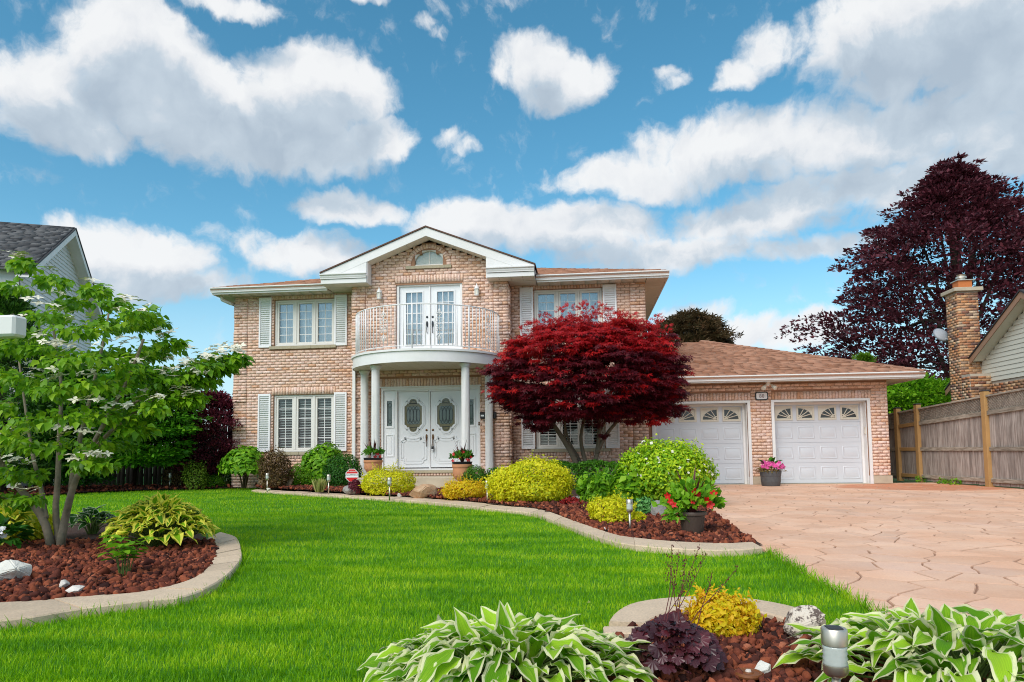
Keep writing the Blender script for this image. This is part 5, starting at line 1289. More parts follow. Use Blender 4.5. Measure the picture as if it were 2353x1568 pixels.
def hosta(label, c, r, h, n, ls, kind, seed=1, front=True):
    c = np.array(c, float) - np.array((0, 0, .02)); t = thing('hosta', label, 'hosta', c); R_ = random.Random(seed)
    for i in range(n):
        u = (i + .5)/n; a = i*2.39996 + R_.uniform(-.25, .25); rr = u**.44             # 0 centre .. 1 rim
        el = math.acos(min(1, rr*.97)); L = ls*R_.uniform(.62, 1.22)*(1 - .15*(1 - rr))
        mid = c + np.array((math.cos(a)*r[0]*rr*R_.uniform(.8, 1), math.sin(a)*r[1]*rr*R_.uniform(.8, 1), h*(math.sin(el)**1.15)*R_.uniform(.80, 1.04) + .03))
        out = np.array((math.cos(a), math.sin(a), 0)); tilt = 1.1 - 1.42*rr + R_.gauss(0, .30)
        ax = out*math.cos(tilt) + np.array((0, 0, math.sin(tilt))); ax = ax + np.array((R_.gauss(0, .30), R_.gauss(0, .30), 0)); ax /= np.linalg.norm(ax)
        nr_ = np.array((0, 0, 1.0)) - out*.25 + np.array((R_.gauss(0, .22), R_.gauss(0, .22), 0))
        if abs(np.dot(unit(nr_), ax)) > .93: nr_ = -out
        st = mid - ax*L*.5
        if st[2] < c[2] + .01: st[2] = c[2] + .012
        rs = R_.uniform(.88, 1.12)
        place('leaf', HS[kind][R_.randrange(8)], st, t, rot=frame_euler(ax, nr_), scale=(L*rs, L, L))
        root = c + out*.05*rr; pv = st - root; pl = np.linalg.norm(pv)
        if pl > .06: place('petiole', petm, root, t, rot=frame_euler(pv/pl, (0.01, .02, 1) if abs(pv[2]/pl) < .97 else (1, 0, 0)), scale=(.25, pl, .25))
    return t
hc_ = PY(1170, 1500, 2.80)
hosta('large white edged hosta at the bottom centre of the lawn', (hc_[0], 2.78, .0), (.60, .52), .225, 185, .225, 'w', 3)
hosta('big white edged hosta at the bottom right beside the driveway', (1.42, 2.80, .02), (.64, .66), .235, 190, .215, 'w', 8)
hosta('large yellow edged hosta beside the dogwood trunk', (PY(368, 1240, 6.38)[0], 6.38, .045), (.55, .44), .47, 260, .185, 'y', 5)
hosta('dark green hosta with thin white margins behind the dogwood trunk', (*G(212, 1222, .05)[:2], .045), (.30, .25), .26, 46, .20, 'd', 6)
hosta('yellow edged hosta at the left picture edge behind the rhododendron', (*G(5, 1248, .05)[:2], .045), (.32, .28), .40, 40, .26, 'y', 9)
hosta('white edged hosta under the leafy bush at the left house corner', (*G(520, 1117, .06)[:2], .05), (.44, .35), .42, 50, .25, 'd', 10)
hosta('pale white edged hosta between the solar light and a brown rock', (*GB(634, 1118)[:2], .10), (.22, .22), .32, 36, .20, 'w', 12)
# --- heuchera with flower stalks
hp = G(1560, 1590, .03); hp[1] = 2.86; t = thing('heuchera', 'dark purple heuchera with thin flower stalks in the front bed', 'plant', (.345, 2.92, .03)); hc_ = np.array((.345, 2.92, .03))
def heuch_leaf():
    V = [(0, 0, .0)]; n = 26
    for i in range(n):
        a = -2.75 + 5.5*i/(n-1); r = .52*(1 + .13*math.cos(a*4.6)) + (.05 if i % 2 else 0); V.append((math.sin(a)*r, .18 + math.cos(a)*r*.98, .07*math.cos(a*9) - .12*r*r))
    return V, [(0, i, i+1) for i in range(1, n)]
hv, hf = heuch_leaf(); hm = mesh_np('leaf', hv, hf, M['purple'], smooth=True)
R_ = random.Random(4)
for i in range(150):
    u = (i+.5)/150; a = i*2.39996; rr = u**.5; out = np.array((math.cos(a), math.sin(a), 0)); el = math.acos(rr*.98)
    p = hc_ + out*np.array((.185, .2, 0))*rr + np.array((0, 0, .04 + .165*math.sin(el)*R_.uniform(.8, 1.05))); tilt = .35 - .9*rr + R_.gauss(0, .25)
    ax = out*math.cos(tilt) + np.array((0, 0, math.sin(tilt))); s = R_.uniform(.040, .066); place('leaf', hm, p, t, rot=frame_euler(ax, (R_.gauss(0, .25), R_.gauss(0, .25) - .35, 1)), scale=(s, s, s))
for i, (tx, ty) in enumerate(((1543,1252),(1536,1290),(1560,1262),(1575,1275),(1608,1250),(1622,1270),(1637,1310),(1698,1300),(1583,1330))):
    top = PY(tx, ty, 2.95 + .05*(i % 3)); b0 = hc_ + np.array((R_.uniform(-.08, .08), R_.uniform(-.05, .05), .1)); q = MB()
    m_ = (b0*.5 + top*.5) + np.array((R_.uniform(-.02, .02), 0, 0)); q.tube([b0, b0*.75 + m_*.25 + (.003, 0, 0), m_, m_*.4 + top*.6 + (.006, 0, 0), top], [.0022, .002, .0018, .0014, .0008], 5)
    for k in range(26):
        f = R_.uniform(.62, 1); c_ = b0*(1-f) + top*f + np.array((R_.gauss(0, .006), R_.gauss(0, .006), R_.gauss(0, .003))); s = R_.uniform(.0018, .0034)
        q.add([c_ + (s, 0, 0), c_ + (-s, 0, 0), c_ + (0, s, 0), c_ + (0, -s, 0), c_ + (0, 0, s*1.6), c_ - (0, 0, s*1.6)], [(0,2,4),(2,1,4),(1,3,4),(3,0,4),(2,0,5),(1,2,5),(3,1,5),(0,3,5)])
    q.build('flower_stalk', M['flowerstalk'], t)
shrub('shrub', 'small golden spirea with orange tips in the front bed', 1590, 1737, 1372, 1474, 2200, .032, 'golden', shell=.7, up=.9, zfun=lambda x, y: G(x, y, .035), amp=.12, spikes=.02)
# ------------------------------------------------------------------ trees
def limb(b, pts, r0, r1, n=8):
    P = smooth_line(pts, max(5, len(pts)*3)); k = len(P); b.tube(P, [r0 + (r1-r0)*(i/(k-1))**.8 for i in range(k)], n)
def sprays(centres, dirs, n_per, rad, flat, seed=0):
    """leaf positions for flattened sprays that lean out along dirs"""
    N = len(centres); u = rng.normal(size=(N, n_per, 3))*np.array((1, 1, flat)); u = unit(u)*rng.random((N, n_per, 1))**.6*np.array(rad).reshape(-1, 1, 1)
    P = centres[:, None] + u*np.array((1, 1, flat)) ; P[..., 2] -= .28*np.linalg.norm(u[..., :2], axis=-1)**1.6
    D = unit(dirs[:, None]*.8 + unit(u)*.8 + rng.normal(0, .45, u.shape)); return P.reshape(-1, 3), D.reshape(-1, 3)
# red Japanese maple
mc = np.array((.17, 15.75, 0)); tree = thing('japanese_maple', 'spreading red Japanese maple in front of the right windows', 'tree', (.0, 15.75, .10))
r = (2.1, 1.75); zb_, zt_, zw_ = 1.66, 3.95, 2.62
NC = 1250; uz = rng.uniform(-1, 1, NC); uz = np.where(uz > 0, uz**.9, uz); aa = rng.uniform(0, 2*math.pi, NC); aa = np.where((rng.random(NC) < .5) & (np.sin(aa) > 0), -aa, aa)
prof = np.where(uz > 0, np.sqrt(1 - uz**2*.97), np.sqrt(np.clip(1 - np.abs(uz)**3*.55, 0, 1)))
d = np.stack((np.cos(aa)*prof, np.sin(aa)*prof, uz), 1); rad = lump(unit(d), 5, .10, 4.2)*np.where(rng.random(NC) < .70, rng.uniform(.86, 1, NC), rng.uniform(.45, .86, NC))
cen = mc + np.stack((d[:, 0]*r[0]*rad, d[:, 1]*r[1]*rad, zw_ + np.where(uz > 0, uz*(zt_ - zw_)*rad, uz*(zw_ - zb_)*(.85 + .15*rad))), 1)
keep = ~((uz < -.35) & (rad < .62)); d, rad, cen = d[keep], rad[keep], cen[keep]
cen[:, 2] -= np.where(d[:, 2] < -.5, rng.uniform(-.08, .26, len(d))*rng.random(len(d)), 0); cen[:, 2] -= .12*np.clip(np.abs(cen[:, 0] - mc[0])/r[0] - .3, 0, 1)
outd = unit(np.stack((d[:, 0], d[:, 1], -.30*np.ones(len(d))), 1))
hi = (d[:, 2]*rad > .30) & (rng.random(len(d)) < .85) | (rng.random(len(d)) < .12)  # mostly top clusters: brighter red leaves paint in the light on the crown
for nm, sel, mt, npb in (('crown', ~hi, 'maple_dark', 36), ('lit_crown', hi, 'maple_red', 36)):
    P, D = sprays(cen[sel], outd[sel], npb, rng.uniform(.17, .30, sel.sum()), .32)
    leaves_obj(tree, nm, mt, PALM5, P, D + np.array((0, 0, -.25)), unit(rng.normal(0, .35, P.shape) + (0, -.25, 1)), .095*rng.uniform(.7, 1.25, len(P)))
# loose sprigs on the top outline
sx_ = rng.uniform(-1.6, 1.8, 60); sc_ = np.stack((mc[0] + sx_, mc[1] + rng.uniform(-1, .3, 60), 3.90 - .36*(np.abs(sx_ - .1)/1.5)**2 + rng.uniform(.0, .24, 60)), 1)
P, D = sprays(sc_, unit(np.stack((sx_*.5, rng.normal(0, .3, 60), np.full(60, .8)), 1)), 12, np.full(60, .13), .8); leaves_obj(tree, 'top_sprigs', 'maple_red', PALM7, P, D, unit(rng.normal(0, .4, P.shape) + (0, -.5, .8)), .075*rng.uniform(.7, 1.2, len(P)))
b = MB(); base_ = np.array((-.02, 15.75, .08))
limb(b, [base_ + (-.06, 0, 0), (-.22, 15.72, .7), (-.52, 15.6, 1.25), (-.95, 15.5, 1.9), (-1.25, 15.4, 2.4)], .085, .03)
b.build('trunk', M['bark'], tree, smooth=True)
for pts, r0 in (([base_ + (.05, .02, 0), (.02, 15.8, .6), (-.08, 15.85, 1.2), (.05, 15.9, 1.9), (.1, 15.9, 2.8)], .06), ([base_ + (.10, -.02, 0), (.24, 15.72, .65), (.32, 15.7, 1.15), (.35, 15.65, 1.7), (.25, 15.6, 2.4)], .07),
               ([(.27, 15.71, .85), (.52, 15.7, 1.3), (.95, 15.62, 1.8), (1.3, 15.55, 2.3)], .055), ([base_ + (.03, .06, 0), (-.12, 15.95, .7), (-.38, 16.05, 1.2), (-.5, 16.1, 2.0)], .05), ([(.33, 15.7, 1.3), (.55, 15.9, 1.75), (.75, 16.0, 2.4)], .035), ([(-.45, 15.62, 1.15), (-.42, 15.5, 1.6), (-.3, 15.4, 2.2)], .03)):
    q = MB(); limb(q, pts, r0, r0*.35); q.build('branch', M['bark'], tree, smooth=True)
q = MB()
for k in range(70):
    c_ = cen[rng.integers(len(cen))]; a_ = mc + (c_ - mc)*np.array((.45, .45, 0)) + np.array((0, 0, max(1.75, c_[2] - .55))); q.tube([a_, (a_ + c_)/2 + (0, 0, .08), c_], [.014, .010, .004], 4)
q.build('twigs', M['bark'], tree)
# low hanging sprig in front of the window
P, D = sprays(np.array([(.0, 15.3, 1.62), (.25, 15.25, 1.5), (-.15, 15.3, 1.78), (.45, 15.3, 1.25)]), unit(rng.normal(size=(4, 3))), 60, np.array((.28, .24, .25, .14)), .6); leaves_obj(tree, 'low_sprig', 'maple_dark', PALM7, P, D, unit(rng.normal(0, .4, P.shape) + (0, -.3, 1)), .07*rng.uniform(.7, 1.2, len(P)))
# kousa dogwood
dg = thing('dogwood_tree', 'kousa dogwood with white bracts in the left bed', 'tree', (*G(130, 1255, .05)[:2], .03)); D0 = np.array(G(130, 1255, .05)); YD = D0[1]
def dp(x, y, dy=0): return PY(x, y, YD + dy)
limbs = [([D0 + (-.06, 0, 0), dp(100, 1195), dp(60, 1140, -.1), dp(15, 1085, -.2), dp(-30, 1000, -.4), dp(-60, 850, -.5)], .043), ([D0 + (.0, .05, 0), dp(128, 1180, .1), dp(133, 1100, .1), dp(136, 1010, .2), dp(140, 880, .3), dp(120, 740, .4)], .038), ([D0 + (.06, -.02, 0), dp(148, 1200), dp(168, 1120, -.1), dp(192, 1065, -.1), dp(225, 1000, -.2), dp(290, 880, -.3), dp(330, 780, -.4)], .042),
         ([dp(165, 1125, -.05), dp(172, 1060), dp(196, 960, .2), dp(230, 820, .3), dp(250, 720, .4)], .034), ([dp(105, 1190), dp(92, 1110, .25), dp(78, 1060, .35), dp(60, 950, .6), dp(40, 800, .7)], .028), ([dp(200, 1050, -.1), dp(262, 985, -.12), dp(350, 920, -.1), dp(440, 885, 0), dp(520, 842, .05)], .024), ([dp(60, 1140, -.1), dp(20, 1150, -.4), dp(-40, 1120, -.8)], .02), ([dp(240, 960, 0), dp(300, 930, .3), dp(400, 880, .5), dp(450, 840, .6)], .022)]
for i, (pts, r0) in enumerate(limbs):
    q = MB(); limb(q, pts, r0, r0*.30); q.build('trunk' if i < 3 else 'branch', M['bark2'], dg, smooth=True)
clumps = [(60,610,.10),(120,640,.13),(30,650,.12),(165,690,.15),(215,665,.12),(255,690,.13),(320,715,.15),(360,745,.13),(390,790,.13),(300,745,.16),(240,740,.18),(180,760,.18),(110,720,.16),(60,760,.18),(15,790,.18),(90,800,.2),(150,820,.22),(230,810,.22),(310,810,.18),(330,860,.2),(260,880,.22),(190,880,.24),(110,880,.24),(40,870,.22),(0,930,.22),
          (400,870,.16),(440,850,.15),(480,830,.15),(520,822,.14),(545,822,.09),(470,870,.13),(420,905,.15),(450,915,.10),(495,850,.13),(380,890,.15),(350,925,.13),(300,965,.13),(370,910,.2),(310,930,.22),(230,950,.24),(150,950,.25),(70,960,.25),(10,1010,.22),(90,1030,.2),(170,1020,.2),(250,1010,.2),(310,990,.18),(60,1080,.15),(0,1080,.18),(130,890,.2),(280,840,.2),(-50,850,.3),(-60,980,.3),(-60,720,.25),(200,1060,.12),(235,1060,.10),(20,1140,.14),(70,1150,.10),(350,800,.12)]
cc = []; rr_ = []
for x, y, s in clumps:
    for k in range(3): cc.append(dp(x + rng.uniform(-14, 14), y + rng.uniform(-8, 14), rng.uniform(-.75, .7)*(1 if x < 360 else .35))); rr_.append(s*rng.uniform(.85, 1.2))
cc = np.array(cc); rr_ = np.array(rr_); od = unit(np.stack((cc[:, 0] - D0[0], cc[:, 1] - YD, np.full(len(cc), -.1)), 1))
P, D = sprays(cc, od, 46, rr_, .42); D = unit(D + np.array((0, 0, -.38))); Nn = unit(rng.normal(0, .35, P.shape) + (0, -.1, 1))
S_ = .084*rng.uniform(.7, 1.2, len(P)); order = np.argsort(P[:, 1]*1.0 + rng.random(len(P))*.3)
front = order[:240]; rest = order[240:]
leaves_obj(dg, 'foliage', 'dogwood', LEAF2, P[rest], D[rest], Nn[rest], S_[rest])
V, F = spread(*LEAF2, np.zeros((1, 3)), np.array([(0, 1., 0)]), np.array([(0, 0, 1.)]), np.array([1.0])); dm = mesh_np('leaf', V, F, M['dogwood'], smooth=True)
for i in front: place('leaf', dm, P[i], dg, rot=frame_euler(D[i], Nn[i]), scale=(S_[i],)*3)
BR = MB()
for k in range(4):
    a = k*math.pi/2; ca, sa = math.cos(a), math.sin(a)
    q = [(0, 0, 0), (-.30, .42, .04), (-.16, .80, .02), (0, 1.05, -.04), (.16, .80, .02), (.30, .42, .04), (0, .5, -.02)]
    BR.add([(x*ca - y*sa, x*sa + y*ca, z) for x, y, z in q], [(0, 6, 1), (1, 6, 2), (2, 6, 3), (3, 6, 4), (4, 6, 5), (5, 6, 0)])
brm = mesh_np('bract', BR.v, BR.f, M['bract'])
fr_ = np.where(cc[:, 1] < YD + .25)[0]; sel = rng.choice(fr_, 300)
for i, k in enumerate(sel):
    for j in range(1 + (i % 2)):
        p = cc[k] + np.array((rng.uniform(-.7, .7)*rr_[k], rng.uniform(-1.0, .0)*rr_[k], rr_[k]*.40 + .035 + rng.uniform(-.02, .04))); s = rng.uniform(.046, .066)
        place('flower_bract', brm, p, dg, rot=frame_euler((math.cos(i), math.sin(i), 0), (rng.normal(0, .25), rng.normal(-.62, .25), 1)), scale=(s, s, s))
# ------------------------------------------------------------------ background trees
def big_tree(name, label, base_, crown, n_cl, n_per, rad, size, mat, bark, trunk_r, tpl=LEAF, flat=.45, tilt=.35, cone=False, seed=3, fill=.6, lean=None):
    """crown: (cx, cy, z0, z1, rx, ry)"""
    t = thing(name, label, 'tree', base_); cx, cy, z0, z1, rx, ry = crown
    u = rng.random(n_cl); a = rng.uniform(0, 2*math.pi, n_cl); 
    if cone: prof = np.interp(u, (0, .25, .48, .64, .81, .93, 1), (.85, 1.0, .92, .66, .37, .14, .02))
    else: prof = np.sqrt(np.clip(1 - (u*1.9 - .9)**2*.98, .02, 1))
    dd = np.stack((np.cos(a), np.sin(a), u*2.4), 1); q = lump(dd, seed, .22 if cone else .2, 5.0 if cone else 3.5)*(fill + (1-fill)*rng.random(n_cl)**.5)
    cen = np.stack((cx + np.cos(a)*rx*prof*q, cy + np.sin(a)*ry*prof*q, z0 + (z1-z0)*u), 1)
    if cone:
        cen[:, 2] += .14*(z1-z0)*prof*q**2*.5 - .06; k_ = rng.random(n_cl) < .14; e_ = rng.uniform(0, .10, n_cl)*k_; cen[:, 0] += np.cos(a)*rx*e_; cen[:, 1] += np.sin(a)*ry*e_; cen[:, 2] += e_*rx*.8; rad = rad*np.where(k_, .5, 1.0)
    od = unit(np.stack((np.cos(a), np.sin(a), np.full(n_cl, tilt)), 1))
    P, D = sprays(cen, od, n_per, rad*rng.uniform(.6, 1.25, n_cl), flat); 
    leaves_obj(t, 'crown', mat, tpl, P, D, unit(rng.normal(0, .6, P.shape) + (0, -.2, .8)), size*rng.uniform(.65, 1.3, len(P)))
    b = MB(); bs = np.array(base_, float); top = np.array((cx, cy, z0 + (z1-z0)*.85)); limb(b, [bs, bs*.6 + top*.4, top], trunk_r, trunk_r*.15); b.build('trunk', M[bark], t, smooth=True)
    b = MB()
    for k in range(40):
        c_ = cen[rng.integers(n_cl)]; f = rng.uniform(.15, .9); s0 = bs*(1-f) + top*f; s0[2] = min(s0[2], c_[2] - .05*(z1-z0)*rng.random()); b.tube([s0, (s0 + c_)/2 + (0, 0, .04*(z1-z0)), c_], [trunk_r*.28*(1-f) + .02, trunk_r*.14 + .01, .01], 5)
    b.build('limbs', M[bark], t); return t
big_tree('copper_beech', 'tall dark purple copper beech behind the right hand fence', (17.2, 33, -.05), (17.2, 33, 2.0, 13.9, 5.8, 5.2), 2100, 34, .66, .20, 'beech', 'bark3', .45, flat=.38, tilt=.55, cone=True, fill=.45)
big_tree('copper_beech', 'second dark purple beech at the right picture edge', (25.0, 34, -.05), (25.0, 34, 2.0, 12.3, 4.6, 4.5), 600, 40, .75, .20, 'beech', 'bark3', .4, flat=.4, tilt=.5, cone=True, fill=.45)
c_ = PY(1588, 760, 36); big_tree('maple_tree', 'bronze green maple top showing above the garage ridge', (c_[0], 36, -.05), (c_[0], 36, 2.5, PY(1588, 722, 36)[2], 2.3, 2.3), 240, 45, .62, .28, 'backmaple', 'bark3', .25, tpl=PALM5, fill=.5)
c_ = PY(1984, 810, 28)
M['limecedar'] = leafmat('lime_cedar_spray', [(.05,.13,.008),(.10,.22,.010),(.17,.30,.012)], .25)
big_tree('cedar_tree', 'small bright green cedar tip peeking over the garage roof', (c_[0], 28, -.05), (c_[0], 28, .6, c_[2] - .1, 1.0, 1.0), 190, 60, .30, .15, 'limecedar', 'bark3', .1, tpl=NEEDLE, cone=True, tilt=1.4)
c_ = PY(2095, 930, 24); big_tree('honeylocust', 'feathery green tree behind the fence right of the garage', (c_[0], 24, -.05), (c_[0], 24, .4, 3.25, 1.35, 1.2), 260, 60, .45, .14, 'green', 'bark3', .1, fill=.5)
c_ = PY(2170, 930, 23); big_tree('honeylocust', 'feathery green tree beside the neighbour chimney', (c_[0] - .1, 23.4, -.05), (c_[0] - .1, 23.4, .4, 2.95, 1.0, .9), 180, 60, .4, .13, 'green', 'bark3', .1, fill=.5)
# left side: cedar, layered green maple, purple cherry
c_ = PY(20, 900, 15.5); big_tree('cedar_hedge_tree', 'broad dark cedar at the left edge behind the dogwood', (c_[0] - .3, 15.6, -.02), (c_[0] - .3, 15.6, .2, PY(30, 668, 15.5)[2], 1.75, 1.5), 620, 60, .42, .13, 'cedar', 'bark3', .2, tpl=NEEDLE, cone=True, tilt=1.0, fill=.5)
c_ = PY(175, 900, 16.5); big_tree('cedar_hedge_tree', 'lower dark evergreen between the cedar and the green maple', (c_[0], 16.5, -.02), (c_[0], 16.5, .3, 3.3, 1.2, 1.0), 320, 60, .4, .12, 'dgreen', 'bark3', .14, tilt=.6, fill=.5)
lg = PY(318, 960, 16.6); big_tree('green_maple', 'layered bright green maple beyond the dogwood with a forked trunk', (*G(305, 1118, .03)[:2], .03), (lg[0], 16.9, .75, 3.25, 1.28, 1.1), 330, 60, .42, .13, 'layer', 'bark3', .09, tpl=LEAF, flat=.25, tilt=-.15, fill=.5)
lg = PY(475, 985, 18.0); big_tree('sand_cherry', 'dark purple leaved cherry at the left corner of the house', (lg[0] + .1, 18.35, .0), (lg[0] + .02, 18.05, .45, 2.65, .92, .75), 300, 60, .30, .085, 'cherry', 'bark3', .06, fill=.45, tilt=.7)
# ------------------------------------------------------------------ right fence
fx = fence_x
fence = thing('wooden_fence', 'weathered grey board fence with newer posts right of the driveway', 'fence', (fx(17.5), 17.5, -.01)); posts = [22.6, 19.75, 18.85, 16.38, 13.9, 11.4]
ph = lambda y: 1.84 + (19.8 - y)*.055
fdir = np.array((.128, -1, 0)); fdir /= np.linalg.norm(fdir); fn = np.array((-1, -.128, 0)); fn /= np.linalg.norm(fn)
def fbox(y0, y1, d0, d1, za0, za1, zb0, zb1):
    """board between y0 and y1 along the fence, d0..d1 towards the driveway, lower/upper heights at each end"""
    a = np.array((fx(y0), y0, 0)); c = np.array((fx(y1), y1, 0)); V = []
    for p, z0, z1 in ((a, za0, za1), (c, zb0, zb1)):
        for d_ in (d0, d1):
            for z in (z0, z1): V.append(p + fn*d_ + np.array((0, 0, z)))
    return MB().add(V, [(0,1,3,2),(4,6,7,5),(0,4,5,1),(2,3,7,6),(1,5,7,3),(0,2,6,4)])
for i, y in enumerate(posts):
    p = fbox(y + .065, y - .065, -.05, .08, -.02, ph(y) + .11, -.02, ph(y) + .11).build('post', M['wood_new'], fence, bev=.006); fbox(y + .075, y - .075, -.06, .09, ph(y) + .11, ph(y) + .14, ph(y) + .11, ph(y) + .14).build('post_cap', M['cap'], p, bev=.008)
for i in range(len(posts) - 1):
    ya, yb_ = posts[i] - .066, posts[i+1] + .066; g = i == 1; rm = M['wood_new'] if g else M['rail']; H = lambda y: ph(y)
    for k, (z0, z1, slope) in enumerate(((.10, .19, 0), (.80, .89, 0), (0, 0, 1), (0, 0, 2))):
        if slope == 0: fbox(ya, yb_, .0, .038, z0, z1, z0, z1).build('rail', rm, fence, bev=.004)
        elif slope == 1: fbox(ya, yb_, .0, .045, H(ya) - .43, H(ya) - .335, H(yb_) - .43, H(yb_) - .335).build('rail', rm, fence, bev=.004)
        else: fbox(ya, yb_, -.02, .05, H(ya) - .025, H(ya) + .015, H(yb_) - .025, H(yb_) + .015).build('top_rail', M['rail'], fence, bev=.004)
    n = max(2, round((ya - yb_)/.098)); w = (ya - yb_)/n
    for k in range(n):
        y0, y1 = ya - k*w - .002, ya - (k+1)*w + .002; dz = random.uniform(-.008, .008); fbox(y0, y1, -.022 - random.uniform(0, .006), -.003, .03 + dz, H(y0) - .40, .03 + dz, H(y1) - .40).build('board', M['board'], fence)
    # diagonal lattice strip
    L_ = MB(); st = .052; m_ = int((ya - yb_ + .34)/st)
    for k in range(m_):
        y0 = ya + .0 - k*st; y1 = y0 + .26; za, zb_ = -.335, -.025
        t0, t1 = 0.0, 1.0
        yy0, yy1 = y1, y0
        f0 = max(0, (yy0 - ya)/(yy0 - yy1)); f1 = min(1, (yy0 - yb_)/(yy0 - yy1))
        if f1 - f0 < .05: continue
        A = yy0 + (yy1 - yy0)*f0; B = yy0 + (yy1 - yy0)*f1; zA = za + (zb_ - za)*f0; zB = za + (zb_ - za)*f1
        q = fbox(A, B, .008, .016, H(A) + zA - .012, H(A) + zA + .012, H(B) + zB - .012, H(B) + zB + .012); L_.add(q.v, q.f)
    L_.build('lattice', M['rail'], fence, kind='stuff')
    fbox(ya, yb_, -.03, -.022, H(ya) - .34, H(ya) - .02, H(yb_) - .34, H(yb_) - .02).build('lattice_backing', M['board'], fence)
# weeds at the fence foot
for i, (x, y) in enumerate(((2105,1108),(2163,1112),(2185,1114),(2338,1130))):
    p = G(x, y); p[0] = fx(p[1]) - .12; shrub_at('weed', ['small green weed at the foot of the far fence post', 'green weed tuft right of the second fence post', 'low weed against the grey fence boards', 'weed at the fence foot by the right picture edge'][i], 'plant', (p[0], p[1], -.01), (.14, .12), .16, 90, .06, 'green', stems=2)
# ------------------------------------------------------------------ dark side fence at left
sf = thing('side_fence', 'dark board fence between the left neighbour and the house', 'fence', (-13.5, 19.1, -.016)); n = 78; x0 = -21.0; w = (-9.72 - x0)/n
bm_ = None
for k in range(n):
    q = MB().box(-w/2 + .004, w/2 - .004, 0, .02, 0, 1.75)
    if bm_ is None: bm_ = mesh_np('board', q.v, q.f, M['boarddark'])
    place('board', bm_, (x0 + (k+.5)*w, 19.1 + (.022 if k % 2 else 0), .02 + random.uniform(-.01, .01)), sf)
for z in (.3, 1.5): MB().box(x0, -9.72, 19.145, 19.18, z, z + .09).build('rail', M['boarddark'], sf)
for k in range(6): x = x0 + .3 + k*2.15; MB().box(x, x + .09, 19.185, 19.275, -.06, 1.85).build('post', M['boarddark'], sf)
# ------------------------------------------------------------------ right neighbour
NX = 11.5; rn = thing('neighbour_house', 'cream sided neighbour house with tall brick chimney at right', 'house', (NX + 2, 19, -.06))
ya, za, ye, ze_ = 18.5, 4.80, 22.4, 2.58; slp = (za - ze_)/(ye - ya); yn = 2*ya - ye
rz = lambda y: za - slp*abs(y - ya)
wv = MB().prism([(NX, yn + .35, -.06), (NX, ye - .35, -.06), (NX, ye - .35, rz(ye) + .1), (NX, ya, za - .12), (NX, yn + .35, rz(yn) + .1)], (7, 0, 0)); wv.build('wall', M['nmortar'], rn)
bz = 2.72; k = 0; z = bz
while z < za - .2:
    h = .125; yl = ya + (za - .14 - z - h*.3)/slp; y0 = max(yn + .36, 2*ya - yl); y1 = min(ye - .36, yl)
    if y1 - y0 > .1: MB().add([(NX - .030, y0, z), (NX - .030, y1, z), (NX - .012, y1, z + h), (NX - .012, y0, z + h), (NX - .001, y0, z), (NX - .001, y1, z), (NX-.001, y1, z+h), (NX-.001, y0, z+h)], [(1,0,3,2),(4,5,1,0)[::-1],(0,4,7,3)[::-1],(5,1,2,6)[::-1]]).build('siding_board', M['siding'], rn)
    z += h + .001
# brick facing below the siding, chimney
nb_me = {}; NBV = []; NBF = []; nsing = 0
def nbrick(o, u, w, h, nrm, singles):
    """o corner, u direction along, nrm outward"""
    global nsing
    u = np.array(u, float); nrm = np.array(nrm, float); up_ = np.array((0, 0, 1.))
    V = [o + nrm*.010, o + u*w + nrm*.010, o + u*w + up_*h + nrm*.010, o + up_*h + nrm*.010, o - nrm*.003, o + u*w - nrm*.003, o + u*w + up_*h - nrm*.003, o + up_*h - nrm*.003]
    F = [(0,1,2,3),(1,5,6,2),(3,2,6,7),(4,0,3,7),(4,5,1,0)]
    i = len(NBV); NBV.extend(V); NBF.extend([tuple(i+k for k in f) for f in F])
single_spots = []
def nface(o, u, L_, z0, z1, nrm, single=False, topf=None):
    o = np.array(o, float); j = 0; z = z0; u = np.array(u, float)
    while z + .078 <= z1 + .01:
        x = -(j % 2)*.105
        while x < L_ - .02:
            a, c = max(0, x), min(L_, x + .2)
            if c - a > .04 and (topf is None or z + .07 < topf((a+c)/2)):
                if single and abs((c-a) - .2) < 1e-6 and len(single_spots) < 280: single_spots.append((o + u*(a+c)/2 + np.array((0, 0, z)), u, np.array(nrm, float)))
                else: nbrick(o + u*a + np.array((0, 0, z)), u, c - a, .068, nrm, single)
            x += .21
        z += .078; j += 1
cx0, cx1, cy0, cy1 = 10.93, NX, 21.0, 21.62; cz = 5.42
chim = MB().box(cx0, cx1 - .002, cy0, cy1, -.06, cz).box(cx0 + .0, cx1, 20.55, cy0 - .002, -.06, 2.95).build('chimney', M['nmortar'], rn)
nface((cx0, cy0, 0), (1, 0, 0), cx1 - cx0, 2.97, cz - .02, (0, -1, 0), True); nface((cx0, cy1, 0), (0, -1, 0), cy1 - cy0, 0.0, cz - .02, (-1, 0, 0), True)
nface((cx0, 20.55, 0), (1, 0, 0), cx1 - cx0, 0, 2.95, (0, -1, 0), True); nface((cx0, cy0 - .002, 0), (0, -1, 0), .448, 0, 2.95, (-1, 0, 0), True)
nface((NX, 20.55, 0), (0, -1, 0), 20.55 - yn - .4, 0, bz - .03, (-1, 0, 0)); nface((NX, ye - .36, 0), (0, -1, 0), ye - .36 - cy1, 0, 2.5, (-1, 0, 0))
